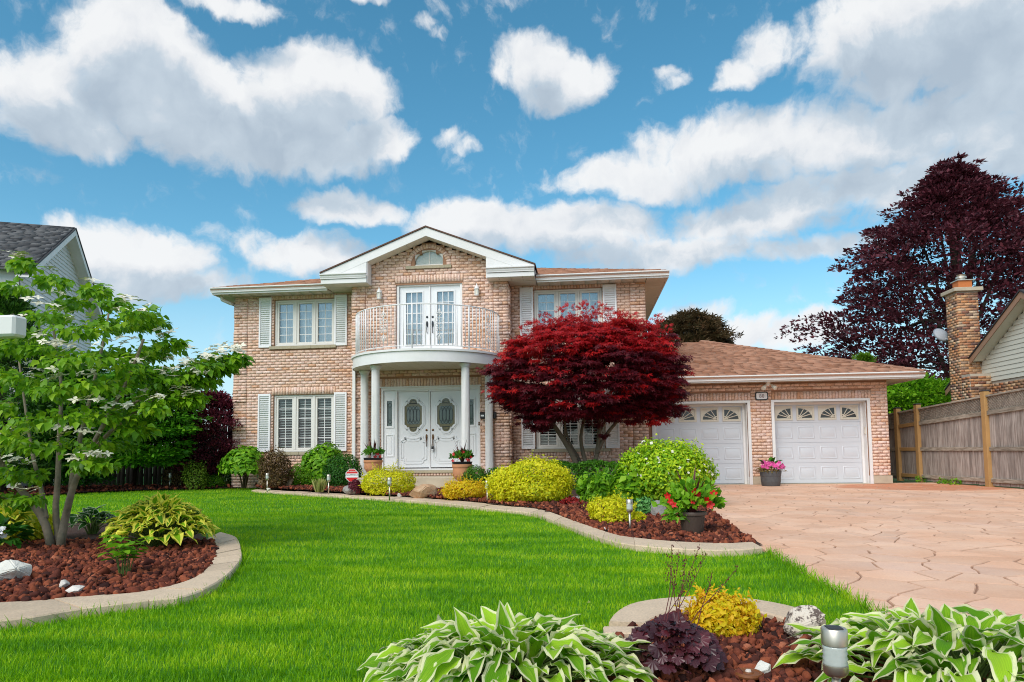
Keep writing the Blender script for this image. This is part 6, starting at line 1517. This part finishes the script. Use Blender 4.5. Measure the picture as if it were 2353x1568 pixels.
# sloping brick shoulder at the chimney foot
sh = MB().prism([(11.0, 20.54, 0), (11.0, 19.3, 0), (11.0, 19.3, 1.98), (11.0, 19.55, 2.12), (11.0, 20.54, 1.45)], (.49, 0, 0)); sh.build('chimney_shoulder', M['nbrick'], rn)
obj_np('brick_facing', NBV, NBF, M['nbrick'], rn, kind='stuff')
q = MB().add([(-.1,-.010,0),(.1,-.010,0),(.1,-.010,.068),(-.1,-.010,.068),(-.1,.003,0),(.1,.003,0),(.1,.003,.068),(-.1,.003,.068)], [(0,1,2,3),(1,5,6,2),(3,2,6,7),(4,0,3,7),(4,5,1,0)]); q = mesh_np('brick', q.v, q.f, M['nbrick'])
for o, u, nr_ in single_spots: place('brick', q, o, chim, rot=(0, 0, math.atan2(u[1], u[0])))
MB().box(cx0 - .10, cx1 + .12, cy0 - .09, cy1 + .09, cz, cz + .11).build('chimney_cap', M['concrete'], chim, bev=.01)
MB().box(cx0 + .14, cx1 - .05, cy0 + .16, cy1 - .14, cz + .11, cz + .36).build('flue', M['flue'], chim)
MB().box(cx0 + .10, cx1 + .03, cy0 + .12, cy1 - .10, cz + .36, cz + .385).lathe([(.10, cz + .385), (.10, cz + .44), (.14, cz + .45), (.14, cz + .50), (.10, cz + .51), (.12, cz + .56)], ((cx0+cx1)/2 + .02, (cy0+cy1)/2, 0), 16).build('flue_cap', M['steel'], chim)
for s in (1, -1):
    yy = ye if s > 0 else yn; y0, y1 = ya, yy; ov = .32
    MB().prism([(NX - ov, ya, za), (NX - ov, yy, ze_), (NX + 7.3, yy, ze_), (NX + 7.3, ya, za)][::s], (0, 0, .07)).build('roof', M['shingle'], rn)
    MB().add([(NX-ov-.025, ya, za + .05), (NX-ov-.025, yy, ze_ + .05), (NX-ov-.025, yy, ze_ - .13), (NX-ov-.025, ya, za - .13), (NX-ov-.001, ya, za + .05), (NX-ov-.001, yy, ze_ + .05), (NX-ov-.001, yy, ze_ - .13), (NX-ov-.001, ya, za - .13)], [(0,1,2,3),(7,6,5,4),(0,4,5,1),(1,5,6,2),(2,6,7,3)]).build('rake_fascia', M['trim'], rn)
    MB().add([(NX-ov-.05, ya, za + .09), (NX-ov-.05, yy, ze_ + .09), (NX-ov-.05, yy, ze_ + .045), (NX-ov-.05, ya, za + .045), (NX-ov+.1, ya, za + .09), (NX-ov+.1, yy, ze_ + .09), (NX-ov+.1, yy, ze_ + .045), (NX-ov+.1, ya, za + .045)], [(0,1,2,3),(7,6,5,4),(0,4,5,1),(1,5,6,2),(2,6,7,3),(3,7,4,0)]).build('drip_edge', M['trimdark'], rn)
    nb = 13
    for k in range(nb):
        u0, u1 = ya + (yy - ya)*k/nb, ya + (yy - ya)*(k+1)/nb - s*.006
        if s > 0 and u0 < cy1 and u1 > cy0: continue
        MB().prism([(NX-ov, u0, rz(u0) - .10), (NX-ov, u1, rz(u1) - .10), (NX - .002, u1, rz(u1) - .10), (NX - .002, u0, rz(u0) - .10)], (0, 0, .015)).build('soffit_panel', M['siding'], rn)
sd_ = thing('satellite_dish', 'grey satellite dish on the chimney side', 'dish', (cx0 - .03, 21.66, 4.2)); b = MB(); b.lathe([(.001, .06), (.10, .045), (.20, .012), (.25, -.02), (.26, -.02), (.20, .03), (.001, .075)], (0, 0, 0), 20)
rm_ = np.array(Matrix.Rotation(R(62), 3, 'X') @ Matrix.Rotation(R(12), 3, 'Y')); b.v = [tuple(rm_ @ np.array(p)*np.array((1, 1, 1)) + np.array((cx0 - .09, 21.78, 4.28))) for p in b.v]; b.build('reflector', M['dish'], sd_, smooth=True)
MB().tube([(cx0 + .01, 21.60, 4.1), (cx0 - .05, 21.72, 4.15), (cx0 - .09, 21.80, 4.27)], .018, 6).build('mount_arm', M['dish'], sd_)
# ------------------------------------------------------------------ left neighbour
A = np.array((-17.02, 21.0, 0)); lu = np.array((-.40, .915, 0)); lw = np.array((-.915, -.40, 0)); lu /= np.linalg.norm(lu); lw /= np.linalg.norm(lw)
LP = lambda a, b_, z: A + lu*a + lw*b_ + np.array((0, 0, z))
ln = thing('neighbour_house', 'grey sided neighbour house with dark grey roof at upper left', 'house', LP(0, 3, -.06)); hs_, zp, sl2 = 3.9, 8.60, .62; zv = lambda a: zp - sl2*abs(a)
MB().prism([LP(-hs_ + .3, .35, -.06), LP(hs_ - .3, .35, -.06), LP(hs_ - .3, .35, zv(hs_ - .3) - .1), LP(0, .35, zp - .15), LP(-hs_ + .3, .35, zv(hs_ - .3) - .1)], lw*9).build('wall', M['siding2'], ln)
z = 4.0
while z < zp - .25:
    h = .13; yl = min(hs_ - .31, (zp - .16 - z - h*.3)/sl2)
    if yl > .05: MB().add([LP(-yl, .315, z), LP(yl, .315, z), LP(yl, .335, z + h), LP(-yl, .335, z + h), LP(-yl, .349, z), LP(yl, .349, z)], [(0,1,2,3),(4,5,1,0)]).build('siding_board', M['siding2'], ln)
    z += h
for s in (1, -1):
    e = s*hs_
    rp_ = MB().prism([LP(0, -.02, zp), LP(e, -.02, zv(e)), LP(e, 9.5, zv(e)), LP(0, 9.5, zp)], (0, 0, .05)).build('roof', M['shingle2'], ln)
    MB().prism([LP(0, -.03, zp - .02), LP(e, -.03, zv(e) - .02), LP(e, -.03, zv(e) - .22), LP(0, -.03, zp - .22)], lw*.03).build('rake_fascia', M['white'], ln)
    MB().prism([LP(0, -.05, zp + .055), LP(e, -.05, zv(e) + .055), LP(e, -.05, zv(e) + .0), LP(0, -.05, zp + .0)], lw*.05).build('drip_edge', M['trimdark'], ln)
    MB().prism([LP(0, .0, zp - .2), LP(e, .0, zv(e) - .2), LP(e, .35, zv(e) - .2), LP(0, .35, zp - .2)], (0, 0, .015)).build('soffit', M['white'], ln)
    if s < 0:
        O_ = LP(e, 0, zv(e) + .05); q4 = math.hypot(1, sl2); upv = (lu*1.0 + np.array((0, 0, sl2)))/q4; nv_ = np.cross(lw, upv); nv_ = nv_ if nv_[2] > 0 else -nv_; al = lw
        al_ = np.cross(upv, nv_)
        sgn_ = 1 if np.dot(al_, lw) > 0 else -1
        shingles(rp_, (lambda t: (0, 6.5)) if sgn_ > 0 else (lambda t: (-6.5, 0)), hs_*q4, O_, upv, nv_, al_, M['shingle2'], singles=120)
# lower wing whose eave shows at the left edge
e0, e1 = PY(-60, 560, 18.0), PY(52, 652, 18.6)
wing = MB().prism([e0, e1, e1 + np.array((-1.6, .1, -.02)), e0 + np.array((-1.6, .1, -.02))], (0, 0, .05)); wing.build('wing_roof', M['shingle2'], ln)
MB().prism([e0 + (0, -.03, .06), e1 + (0, -.03, .06), e1 + (0, -.03, -.12), e0 + (0, -.03, -.12)], (0, .03, 0)).build('wing_fascia', M['white'], ln)
MB().prism([e0 + (-.02, 0, -.12), e1 + (-.02, 0, -.12), e1 + (-1.2, .1, -.16), e0 + (-1.2, .1, -.16)], (0, 0, .02)).build('wing_soffit', M['cream'], ln)
MB().prism([(e1[0] - 3.2, 18.7, -.06), (e1[0] - .6, 18.7, -.06), (e1[0] - .6, 18.7, e1[2] - .15), (e1[0] - 3.2, 18.7, e1[2] - .15)], (0, 1.2, 0)).build('wing_wall', M['siding2'], ln)
# ------------------------------------------------------------------ wall fittings
def lantern(cx, cz, label):
    Y = YB - .016; t = thing('wall_lantern', label, 'lamp', (cx, Y, cz), 'white lanterns beside the balcony door')
    MB().box(cx - .045, cx + .045, Y - .02, Y, cz - .02, cz + .12).build('back_plate', M['white'], t, bev=.005)
    MB().tube([(cx, Y - .01, cz + .05), (cx, Y - .06, cz + .09), (cx, Y - .10, cz + .12)], .009, 6).build('arm', M['white'], t)
    c = (cx, Y - .10, cz)
    MB().lathe([(.001, -.135), (.055, -.13), (.062, -.11), (.062, -.10)], c, 6).build('base_ring', M['white'], t)
    MB().lathe([(.048, -.10), (.052, .04)], c, 6).build('glass', M['bulb'], t)
    b = MB()
    for k in range(6): a = k*math.pi/3; b.tube([(c[0] + .054*math.cos(a), c[1] + .054*math.sin(a), cz - .10), (c[0] + .058*math.cos(a), c[1] + .058*math.sin(a), cz + .04)], .006, 4)
    b.build('cage', M['white'], t)
    MB().lathe([(.072, .04), (.072, .055), (.05, .085), (.04, .12), (.018, .14), (.012, .17), (.004, .20)], c, 12).build('cap', M['white'], t, auto=40)
lantern(-5.30, 5.09, 'white carriage lantern on the brick left of the balcony door'); lantern(-2.70, 5.09, 'white carriage lantern on the brick right of the balcony door')
t = thing('mailbox', 'small black wall mailbox right of the front door', 'mailbox', (-2.43, YB - .02, 1.86))
MB().box(-2.64, -2.235, YB - .135, YB - .018, 1.76, 1.90).build('box', M['black'], t, bev=.012)
MB().prism([(-2.645, YB - .02, 1.95), (-2.645, YB - .145, 1.905), (-2.645, YB - .145, 1.885), (-2.645, YB - .02, 1.90)], (.415, 0, 0)).build('lid', M['black'], t)
MB().box(-2.62, -2.54, YB - .140, YB - .136, 1.82, 1.86).build('name_plate', M['white_sign'], t)
t = thing('doorbell', 'tiny brass doorbell on the door frame', 'doorbell', (-2.69, YB + .018, 1.64)); MB().box(-2.71, -2.67, YB + .006, YB + .02, 1.60, 1.69).build('plate', M['bronze'], t, bev=.003); MB().lathe([(.012, 0), (.012, .006), (.004, .01)], (0, 0, 0), 10).build('button', M['white'], t).location = (0, -.016, .005)
t = thing('key_lockbox', 'grey lockbox hanging from the right door handle', 'lockbox', (-3.915, YB + .03, .98))
MB().box(-3.945, -3.885, YB - .005, YB + .035, .955, 1.075).build('body', M['black'], t, bev=.006); MB().box(-3.942, -3.888, YB - .008, YB - .0055, .965, 1.00).build('dial_face', M['white_sign'], t); MB().tube([(-3.938, YB + .015, 1.075), (-3.938, YB + .015, 1.13), (-3.915, YB + .015, 1.155), (-3.892, YB + .015, 1.13), (-3.892, YB + .015, 1.075)], .006, 6).build('shackle', M['steel'], t)
# house number plate
cx, cz, Y = 4.54, 2.255, YW + .035; t = thing('house_number_sign', 'white oval cornered plate with house number 80 in a dark frame', 'sign', (cx, Y, cz))
def rr(w, h, r_, n=5, sx_=1): return [(cx + sg_*(w - r_) + r_*math.cos(a0 + k*math.pi/2/n), cz + sh_*(h - r_) + r_*math.sin(a0 + k*math.pi/2/n)) for sg_, sh_, a0 in ((1,1,0),(-1,1,math.pi/2),(-1,-1,math.pi),(1,-1,1.5*math.pi)) for k in range(n+1)]
MB().xz(rr(.160, .103, .045), Y - .022, Y).build('frame', M['black'], t); MB().xz(rr(.134, .08, .035), Y - .026, Y - .0225).build('plate', M['white_sign'], t)
def digit_ring(x, z, w, h, iw, ih):
    n = 20; return MB().ring([(x + w*math.cos(2*math.pi*k/n), z + h*math.sin(2*math.pi*k/n)) for k in range(n)], [(x + iw*math.cos(2*math.pi*k/n), z + ih*math.sin(2*math.pi*k/n)) for k in range(n)], Y - .0285, Y - .0262)
b = digit_ring(cx - .033, cz + .022, .023, .024, .011, .017); q = digit_ring(cx - .033, cz - .022, .027, .027, .013, .020); b.add(q.v, q.f); b.build('digit_eight', M['inkred'], t)
digit_ring(cx + .033, cz, .026, .048, .012, .041).build('digit_zero', M['inkred'], t)
# security floodlight under the garage eave
t = thing('floodlight', 'twin white security floodlight under the garage eave', 'lamp', (4.64, 17.75, zg - .125)); c = (4.64, 17.75, zg - .14)
MB().lathe([(.06, .014), (.06, -.02), (.03, -.03)], c, 14).build('base_plate', M['white'], t); MB().lathe([(.035, -.03), (.035, -.07), (.012, -.10)], c, 10).build('sensor', M['white'], t)
for s in (-1, 1):
    p0 = np.array(c) + (s*.03, 0, -.03); p1 = np.array(c) + (s*.10, -.07, -.11); dr_ = unit(p1 - p0); q = MB().tube([p0, p1 - dr_*.04], .015, 8); q.tube([p1 - dr_*.05, p1 - dr_*.02, p1 + dr_*.05, p1 + dr_*.09], [.02, .035, .052, .055], 14); q.build('lamp_head', M['bulb'], t, auto=50)
t = thing('garage_keypad', 'small cream keypad on the right garage door jamb', 'keypad', (7.085, YW + .19, 1.35)); MB().box(7.075, 7.107, YW + .15, YW + .23, 1.24, 1.42).build('body', M['cream'], t, bev=.004); MB().box(7.070, 7.0745, YW + .16, YW + .22, 1.26, 1.36).build('key_cover', M['frame'], t)
# ------------------------------------------------------------------ solar path lights
SOLP = None
def solar(p, s, label):
    t = thing('solar_light', label, 'lamp', p, 'steel solar path lights'); x, y, z = p
    MB().lathe([(.012, -.04), (.012, .20)], p, 10).build('stake', M['steel'], t, smooth=True).scale = (1, 1, 1)
    MB().lathe([(.012, .20), (.026, .205), (.034, .215), (.034, .235)], p, 18).build('collar', M['steel'], t, auto=40)
    MB().lathe([(.031, .235), (.034, .24), (.031, .247), (.034, .255), (.031, .262), (.034, .27), (.031, .277), (.034, .285), (.031, .292)], p, 18).build('lens', M['lens'], t, smooth=True)
    MB().lathe([(.010, .236), (.010, .29)], p, 8).build('inner_bulb', M['bulb'], t)
    cp = MB().lathe([(.0355, .292), (.0355, .335), (.033, .338), (.001, .338)], p, 20).build('cap', M['steel'], t, auto=40); MB().box(x - .02, x + .02, y - .02, y + .02, z + .3385, z + .340).build('solar_cell', M['black'], cp)
    t.scale = (s, s, s); return t
for (x, yb_, yt), lab in zip(((390,1119,1087),(592,1119,1084),(614,1126,1088),(755,1132,1091),(895,1145,1098),(1120,1155,1105),(1448,1222,1148)),
    ('farthest left solar light by the bronze barberry', 'leaning solar light in front of the burning bush stems', 'solar light at the tip of the long edging', 'solar light near the straw coloured grass clump', 'solar light in front of the golden mound left of the steps', 'solar light beside the low golden orange spirea', 'solar light in front of the small lemon yellow shrub')):
    p = (G(x, yb_, .05) if x < 600 else GB(x, yb_)); 
    if p[1] > 17.6: p = PY(x, yb_, 17.6); p[2] = .06
    hgt = PY(x, yt, p[1])[2] - p[2]; t = solar(p, hgt/.338, lab)
    if x == 592: t.rotation_euler = (0, R(5), 0)
pf = PY(1916, 1442, 2.45); solar((pf[0], 2.45, pf[2] - .40), 1.18, 'large near solar light among the bottom right hosta leaves')
# ------------------------------------------------------------------ alarm sign
p = GB(809, 1130); p[1] -= .0; t = thing('alarm_sign', 'red and white octagonal alarm yard sign in front of the dark green mound', 'sign', p); zc = PY(808, 1093, p[1])[2]; hw = .145; Y = p[1]
oc = lambda k: [(p[0] + k*math.cos(math.pi/8 + i*math.pi/4)*1.0, zc + k*math.sin(math.pi/8 + i*math.pi/4)) for i in range(8)]
MB().xz(oc(hw*1.08), Y - .006, Y).build('panel', M['white_sign'], t); MB().xz(oc(hw), Y - .0085, Y - .0062).build('red_field', M['red_sign'], t)
hb = hw*.30; MB().box(p[0] - hw*1.0, p[0] + hw*1.0, Y - .0105, Y - .0087, zc - hb, zc + hb).build('white_band', M['white_sign'], t)
def letters(txt, size, x, z, Y, mat, parent):
    me = text_mesh(txt, size); me.materials.clear(); me.materials.append(mat); me.name = 'lettering'; return place('lettering', me, (x, Y, z), parent, rot=(R(90), 0, 0))
letters('ALARMTECH', .052, p[0] + .004, zc + .012, Y - .0115, M['ink'], t)
letters('WARNING', .040, p[0], zc + hw*.60, Y - .0098, M['white_sign'], t)
MB().tube([(p[0], Y + .008, -.05), (p[0], Y + .008, zc + .05)], .008, 6).build('stake', M['steel'], t)
# ------------------------------------------------------------------ urns and pots
def blades(t, c, n, L_, mat, spread_=.5, w=.10, name='spike_leaves'):
    a = rng.uniform(0, 6.28, n); k = rng.uniform(.15, 1, n)*spread_; ax = np.stack((np.cos(a)*k, np.sin(a)*k, np.ones(n)), 1); P = np.array(c) + np.stack((np.cos(a), np.sin(a), 0*a), 1)*.025
    T = [(-.5,0,0),(.5,0,0),(.7,.35,.0),(-.7,.35,.0),(.45,.7,-.3),(-.45,.7,-.3),(0,1,-.9)]; F = [(0,1,2),(0,2,3),(3,2,4),(3,4,5),(5,4,6)]; L = L_*rng.uniform(.6, 1.1, n)
    return leaves_obj(t, name, mat, (T, F), P, ax, unit(np.stack((-np.cos(a), -np.sin(a), .4 + 0*a), 1)), np.stack((np.full(n, w*L_*.5), L, np.full(n, .12*L_)), 1), kind=None)
FL = MB()
for k in range(5):
    a = k*2*math.pi/5; ca, sa = math.cos(a), math.sin(a); q = [(0,0,-.25),(-.36,.55,.10),(-.2,.95,.0),(.2,.95,.0),(.36,.55,.10),(0,.55,.0)]
    FL.add([(x*ca - y*sa, x*sa + y*ca, z) for x, y, z in q], [(0,5,1),(1,5,2),(2,5,3),(3,5,4),(4,5,0)])
red_me = mesh_np('flower', FL.v, FL.f, M['redflower']); pink_me = mesh_np('flower', FL.v, FL.f, M['pinkflower'])
def flowers(t, me, pts, s):
    for q in pts: place('flower', me, q, t, rot=frame_euler((rng.normal(0, .3), rng.normal(0, .3) , 1), (rng.normal(0, .4), -1, .45)), scale=(s*rng.uniform(.8, 1.2),)*3)
def urn(c, label, s=1.0, fl=(), sz=1.0):
    t = thing('terracotta_urn', label, 'planter', c, 'terracotta urns at the porch')
    mod = lambda w, z: 1 + (.035*math.sin(7*w + 9*z) if .18 < z < .40 else 0)
    prof = [(.13, 0), (.135, .03), (.10, .06), (.075, .10), (.09, .14), (.16, .19), (.20, .25), (.215, .32), (.22, .40), (.222, .46), (.235, .47), (.24, .50), (.24, .545), (.225, .55), (.20, .545), (.19, .50), (.01, .49)]
    MB().lathe([(r*s, z*s*sz) for r, z in prof], c, 48, lambda w, z: mod(w, z/s/sz)).build('body', M['terracotta'], t, auto=50)
    lv = MB()
    for k in range(9):
        a = 2*math.pi*k/9
        def sp(u, v): w = a + u; rad_ = s*(np.interp(v, (.16, .25, .40), (.135, .205, .224)) + .012); return (c[0] + rad_*math.cos(w), c[1] + rad_*math.sin(w), c[2] + v*s*sz)
        lv.add([sp(.0, .17), sp(-.22, .26), sp(-.14 + .10, .38), sp(.16, .29), sp(.02, .27)], [(0, 4, 1), (1, 4, 2), (2, 4, 3), (3, 4, 0)])
    lv.build('leaf_relief', M['terracotta'], t)
    z = c[2] + .545*s*sz
    MB().lathe([(.19*s, -.05), (.225*s, .0), (.24*s, .045), (.245*s, .06), (.225*s, .06), (.21*s, .03), (.01, .03)], (c[0], c[1], z), 32).build('inner_pot', M['black'], t, auto=50)
    cz_ = np.array((c[0], c[1], z + .04)); pd, dd = dome_points(330, cz_, (.25*s, .22*s), .28*s, 4, .35, .18, low=-.1)
    leaves_obj(t, 'foliage', 'hedge', LEAF2, pd, unit(dd + (0, 0, .4) + rng.normal(0, .5, dd.shape)), unit(dd + rng.normal(0, .5, dd.shape) + (0, -.3, .4)), .075*rng.uniform(.6, 1.3, len(pd)))
    blades(t, cz_, 16, .56*s, 'cordy', .6, .11)
    flowers(t, red_me, [cz_ + np.array(q)*s for q in fl], .045*s); return t
pu = PY(853, 1075, 16.05); urn((pu[0], 16.20, .3305), 'terracotta urn with dark cordyline at the left of the porch', .96, [(.15, -.14, .12), (.20, -.06, .05), (.1, -.16, .04)], .80)
pu = PY(1062, 1075, 15.62); urn((pu[0], 15.62, .1205), 'terracotta urn with red flowers at the right of the porch steps', .98, [(-.18, -.12, .20), (-.2, -.1, .05), (-.02, -.2, .12), (.14, -.17, .08), (.22, -.06, .13), (.05, -.16, .24), (.17, -.1, .06)], .97)
# brown pot with red mandevilla in the bed by the driveway
c = GB(1592, 1228); c[2] -= .01; t = thing('flower_pot', 'brown plastic pot with red flowers and cordyline beside the driveway', 'planter', c)
k = 1/ppm(c); pr = [(.098, 0), (.105, .02), (.118, .14), (.128, .215), (.142, .22), (.145, .245), (.140, .255), (.128, .25), (.122, .22), (.01, .215)]
MB().lathe([(r*1.05, z) for r, z in pr], c, 32).build('pot', M['brownpot'], t, auto=45)
q = MB()
for i in range(20):
    for s in (1, -1): q.tube([(c[0] + (.112 + .010*j)*1.0*math.cos(i*.314 + s*j*.16), c[1] + (.112 + .010*j)*math.sin(i*.314 + s*j*.16), c[2] + .05 + .075*j) for j in range(3)], .0022, 4)
q.build('weave_relief', M['brownpot'], t)
cz_ = c + (0, 0, .22); pd, dd = dome_points(420, cz_, (.27, .22), .30, 9, .3, .25, low=-.25); leaves_obj(t, 'foliage', 'green', LEAF2, pd, unit(dd + (0, 0, .35) + rng.normal(0, .5, dd.shape)), unit(dd + rng.normal(0, .5, dd.shape) + (0, -.3, .5)), .085*rng.uniform(.6, 1.25, len(pd)))
pd, dd = dome_points(150, cz_ + (-.17, -.02, -.16), (.10, .10), .40, 9, .3, .2, low=-.25); leaves_obj(t, 'side_foliage', 'green', LEAF2, pd, unit(dd + (0, 0, -.2) + rng.normal(0, .5, dd.shape)), unit(dd + (0, -.3, .5)), .075*rng.uniform(.6, 1.25, len(pd)))
blades(t, cz_, 12, .56, 'cordy', .6, .11)
flowers(t, red_me, [PY(x, y, c[1] - .17) for x, y in ((1541,1153),(1534,1140),(1598,1130),(1593,1152),(1625,1150),(1632,1160),(1640,1135),(1548,1160),(1605,1137))], .042)
# grey pot with pink flowers at the garage pier
c = G(1767, 1116); c[2] = -.003; c[1] = 17.35; t = thing('flower_pot', 'grey half barrel pot with pink flowers between the garage doors', 'planter', c)
MB().lathe([(.20, 0), (.215, .02), (.225, .10), (.23, .105), (.235, .24), (.24, .245), (.255, .34), (.25, .36), (.23, .35), (.01, .33)], c, 28).build('pot', M['greypot'], t, auto=30)
cz_ = c + (0, 0, .33); pd, dd = dome_points(620, cz_ - (0, 0, .06), (.33, .3), .26, 5, .4, .15, low=-.2); leaves_obj(t, 'trailing_foliage', 'bronzeleaf', LEAF, pd, unit(dd + (0, 0, -.4) + rng.normal(0, .5, dd.shape)), unit(dd + (0, 0, .3)), .05*rng.uniform(.6, 1.3, len(pd)))
pd, dd = dome_points(46, cz_ + (0, 0, .02), (.29, .27), .25, 5, .95, .08, low=.0); flowers(t, pink_me, [q_ for q_, d_ in zip(pd, dd) if d_[1] < .25][:34], .05)
pos = np.array([cz_ + (0, 0, .16)]*6); a = np.linspace(.2, 6, 6); ax = np.stack((np.cos(a), np.sin(a)*.5, .55 + 0*a), 1); leaves_obj(t, 'canna_leaves', 'dgreen', ([(0,0,0),(-.2,.4,.03),(0,.4,-.02),(.2,.4,.03),(-.14,.75,0),(0,.75,-.05),(.14,.75,0),(0,1,-.1)], LEAF2[1]), pos, ax, np.tile((0, -.3, 1.), (6, 1)), np.full(6, .34), kind=None)
# ------------------------------------------------------------------ rocks, pebbles and other small things
def rock(label, p, size, mat, seed, sub=3, amp=.22, name='rock', cat='rock', sink=.35):
    """boulder: hull of scattered points, softened and roughened"""
    r_ = np.random.default_rng(seed); bm = bmesh.new()
    for v in unit(r_.normal(size=(16 if amp > .1 else 90, 3)))*r_.uniform(1 - amp*.8, 1, (16 if amp > .1 else 90, 1)): bm.verts.new(v)
    g_ = bmesh.ops.convex_hull(bm, input=bm.verts[:]); bmesh.ops.delete(bm, geom=[v for v in bm.verts if not v.link_faces], context='VERTS')
    bmesh.ops.bevel(bm, geom=bm.edges[:], offset=.10, segments=2, affect='EDGES', clamp_overlap=True); bmesh.ops.triangulate(bm, faces=bm.faces[:])
    if sub > 2: bmesh.ops.subdivide_edges(bm, edges=bm.edges[:], cuts=1)
    bmesh.ops.triangulate(bm, faces=bm.faces[:])
    T = np.array([v.co for v in bm.verts]); bm.verts.index_update(); F = np.array([[v.index for v in f.verts] for f in bm.faces]); bm.free()
    T = T/np.abs(T).max(0); T = T*(1 + amp*.12*np.sin(T @ r_.normal(size=3)*9)[:, None]) + r_.normal(0, amp*.035, T.shape)
    V = T*np.array(size); z0 = V[:, 2].min(); V = V + np.array(p) - np.array((0, 0, z0 + 2*size[2]*sink*.5)); o = obj_np(name, V, F, M[mat], smooth=True); o.data.set_sharp_from_angle(angle=R(38)); return props(o, label, cat)
def prock(label, x0, x1, yt, yb_, mat, seed, zf=GB, dy=.8, **kw):
    p = zf((x0+x1)/2, yb_); w = (x1-x0)/ppm(p)/2; h = (PY((x0+x1)/2, yt, p[1] + w*.3)[2] - p[2]); p = p + (0, w*dy, 0); return rock(label, p, (w, w*dy, h*.62), mat, seed, **kw)
prock('brown boulder behind the burning bush stems', 584, 616, 1096, 1116, 'rockbrown', 3, zf=lambda x, y: np.array((PY(x, y, 17.0)[0], 17.0, .07)))
prock('lichen covered brown rock beside the pale hosta', 646, 672, 1097, 1121, 'rockbrown', 4); prock('smooth grey oval rock below the alarm sign', 781, 826, 1115, 1134, 'rock', 5, amp=.08)
prock('large tan boulder in front of the porch steps', 930, 1000, 1113, 1144, 'rocktan', 26, amp=.2); prock('small round stone beside the solar light right of the steps', 1126, 1143, 1133, 1142, 'rock', 7, amp=.06)
prock('flat pale rock between the big yellow mound and the perennials', 1308, 1348, 1139, 1151, 'rockwhite', 8, amp=.15); prock('grey white rock beside the brown flower pot', 1497, 1538, 1150, 1189, 'rock', 29, dy=.7)
prock('white quartz rock at the left picture edge', -45, 36, 1290, 1336, 'rockwhite', 10, zf=gd, amp=.2); prock('white and black speckled rock at the end of the front edging', 1816, 1912, 1396, 1478, 'rockspeck', 31, zf=lambda x, y: G(x, y, .04), dy=.75, amp=.2)
prock('rounded beige stone on the front bed lava rock', 1735, 1776, 1521, 1557, 'rockwhite', 12, zf=lambda x, y: G(x, y, .04), amp=.2)
for (x0, x1, yt, yb_), lab, zf in (((1430,1444,1190,1197),'tiny white pebble right of the lemon yellow shrub',GB),((1382,1408,1213,1222),'white pebble at the base of the middle solar light',GB),((910,922,1137,1142),'white pebble beside the solar light at the golden mound',GB),((118,148,1338,1353),'white pebble on the dogwood bed lava rock',gd),((140,186,1352,1366),'grey pebble half buried near the dogwood bed edging',gd),((608,620,1124,1128),'white shell at the foot of the light on the edging tip',GB),((1590,1603,1240,1246),'pale pebble below the brown pot',GB)):
    prock(lab, x0, x1, yt - 2, yb_, 'pebble', x0 % 17, zf=zf, amp=.12, sub=2, name='pebble', cat='pebble', sink=.1)
# round rusty cap in the front bed
p = G(1720, 1556, .05); t = thing('irrigation_cap', 'round rusty brown cap on the front bed lava rock', 'cap', p); MB().lathe([(.03, 0), (.052, .004), (.055, .012), (.052, .02), (.044, .020), (.042, .017), (.02, .017), (.018, .021), (.001, .022)], p, 24).build('lid', M['rust'], t, auto=40); MB().lathe([(.012, .021), (.010, .028), (.001, .029)], p, 8).build('knob', M['pebble'], t)
# white rhododendron bloom at the left edge
p = gd(-8, 1262); t = thing('rhododendron', 'rhododendron with one white bloom at the left picture edge', 'shrub', p); pd, dd = dome_points(110, p, (.25, .22), .26, 3, .4, .1); leaves_obj(t, 'foliage', 'dgreen', LEAF2, pd, unit(dd + (0, 0, -.1) + rng.normal(0, .3, dd.shape)), unit(dd + (0, 0, .6)), .12*rng.uniform(.7, 1.2, len(pd)))
wm = mesh_np('flower', FL.v, FL.f, M['white_sign']); fc = PY(6, 1224, p[1] - .12)
for k in range(13): d_ = unit(np.array((rng.normal(), -abs(rng.normal()) - .3, rng.normal() + .3))); place('flower', wm, fc + d_*.05, t, rot=frame_euler(unit(np.cross(d_, (0, 0, 1.))), d_), scale=(.035,)*3)
MB().tube([p, p + (0, 0, .12), fc], [.008, .007, .005], 5).build('stem', M['twig'], t)
# white sign arm entering at the left
pa = PY(14, 748, 3.2); t = thing('sign_post', 'end of a white wooden sign arm at the left picture edge', 'sign', (pa[0] - 1.25, 3.2, -.012))
MB().box(pa[0] - 1.30, pa[0] - 1.20, 3.15, 3.25, -.012, pa[2] + .25).build('post', M['white'], t, bev=.006); x1 = PY(30, 748, 3.15)[0]; MB().box(pa[0] - 1.195, x1, 3.155, 3.245, PY(20, 772, 3.155)[2], PY(20, 723, 3.155)[2]).build('arm', M['white'], t, bev=.012)
# a few fallen leaves on the lawn
lm = mesh_np('leaf', [np.array(q) for q in PALM5[0]], PALM5[1], M['straw'])
for (x, y), lab in zip(((2128,2160),(2208,2258),(2556,2142),(1475,2172)), ('fallen tan leaf in the middle of the lawn', 'fallen tan leaf on the lawn near the front hosta', 'fallen yellow leaf on the lawn by the heuchera stalks', 'fallen tan leaf on the left half of the lawn')):
    p = G(x*IW/3840, y*IW/3840, .03); o = place('fallen_leaf', lm, p, rot=(.4, -.3, x % 6), scale=(.022,)*3); props(o, lab, 'leaf', 'fallen leaves on the lawn')
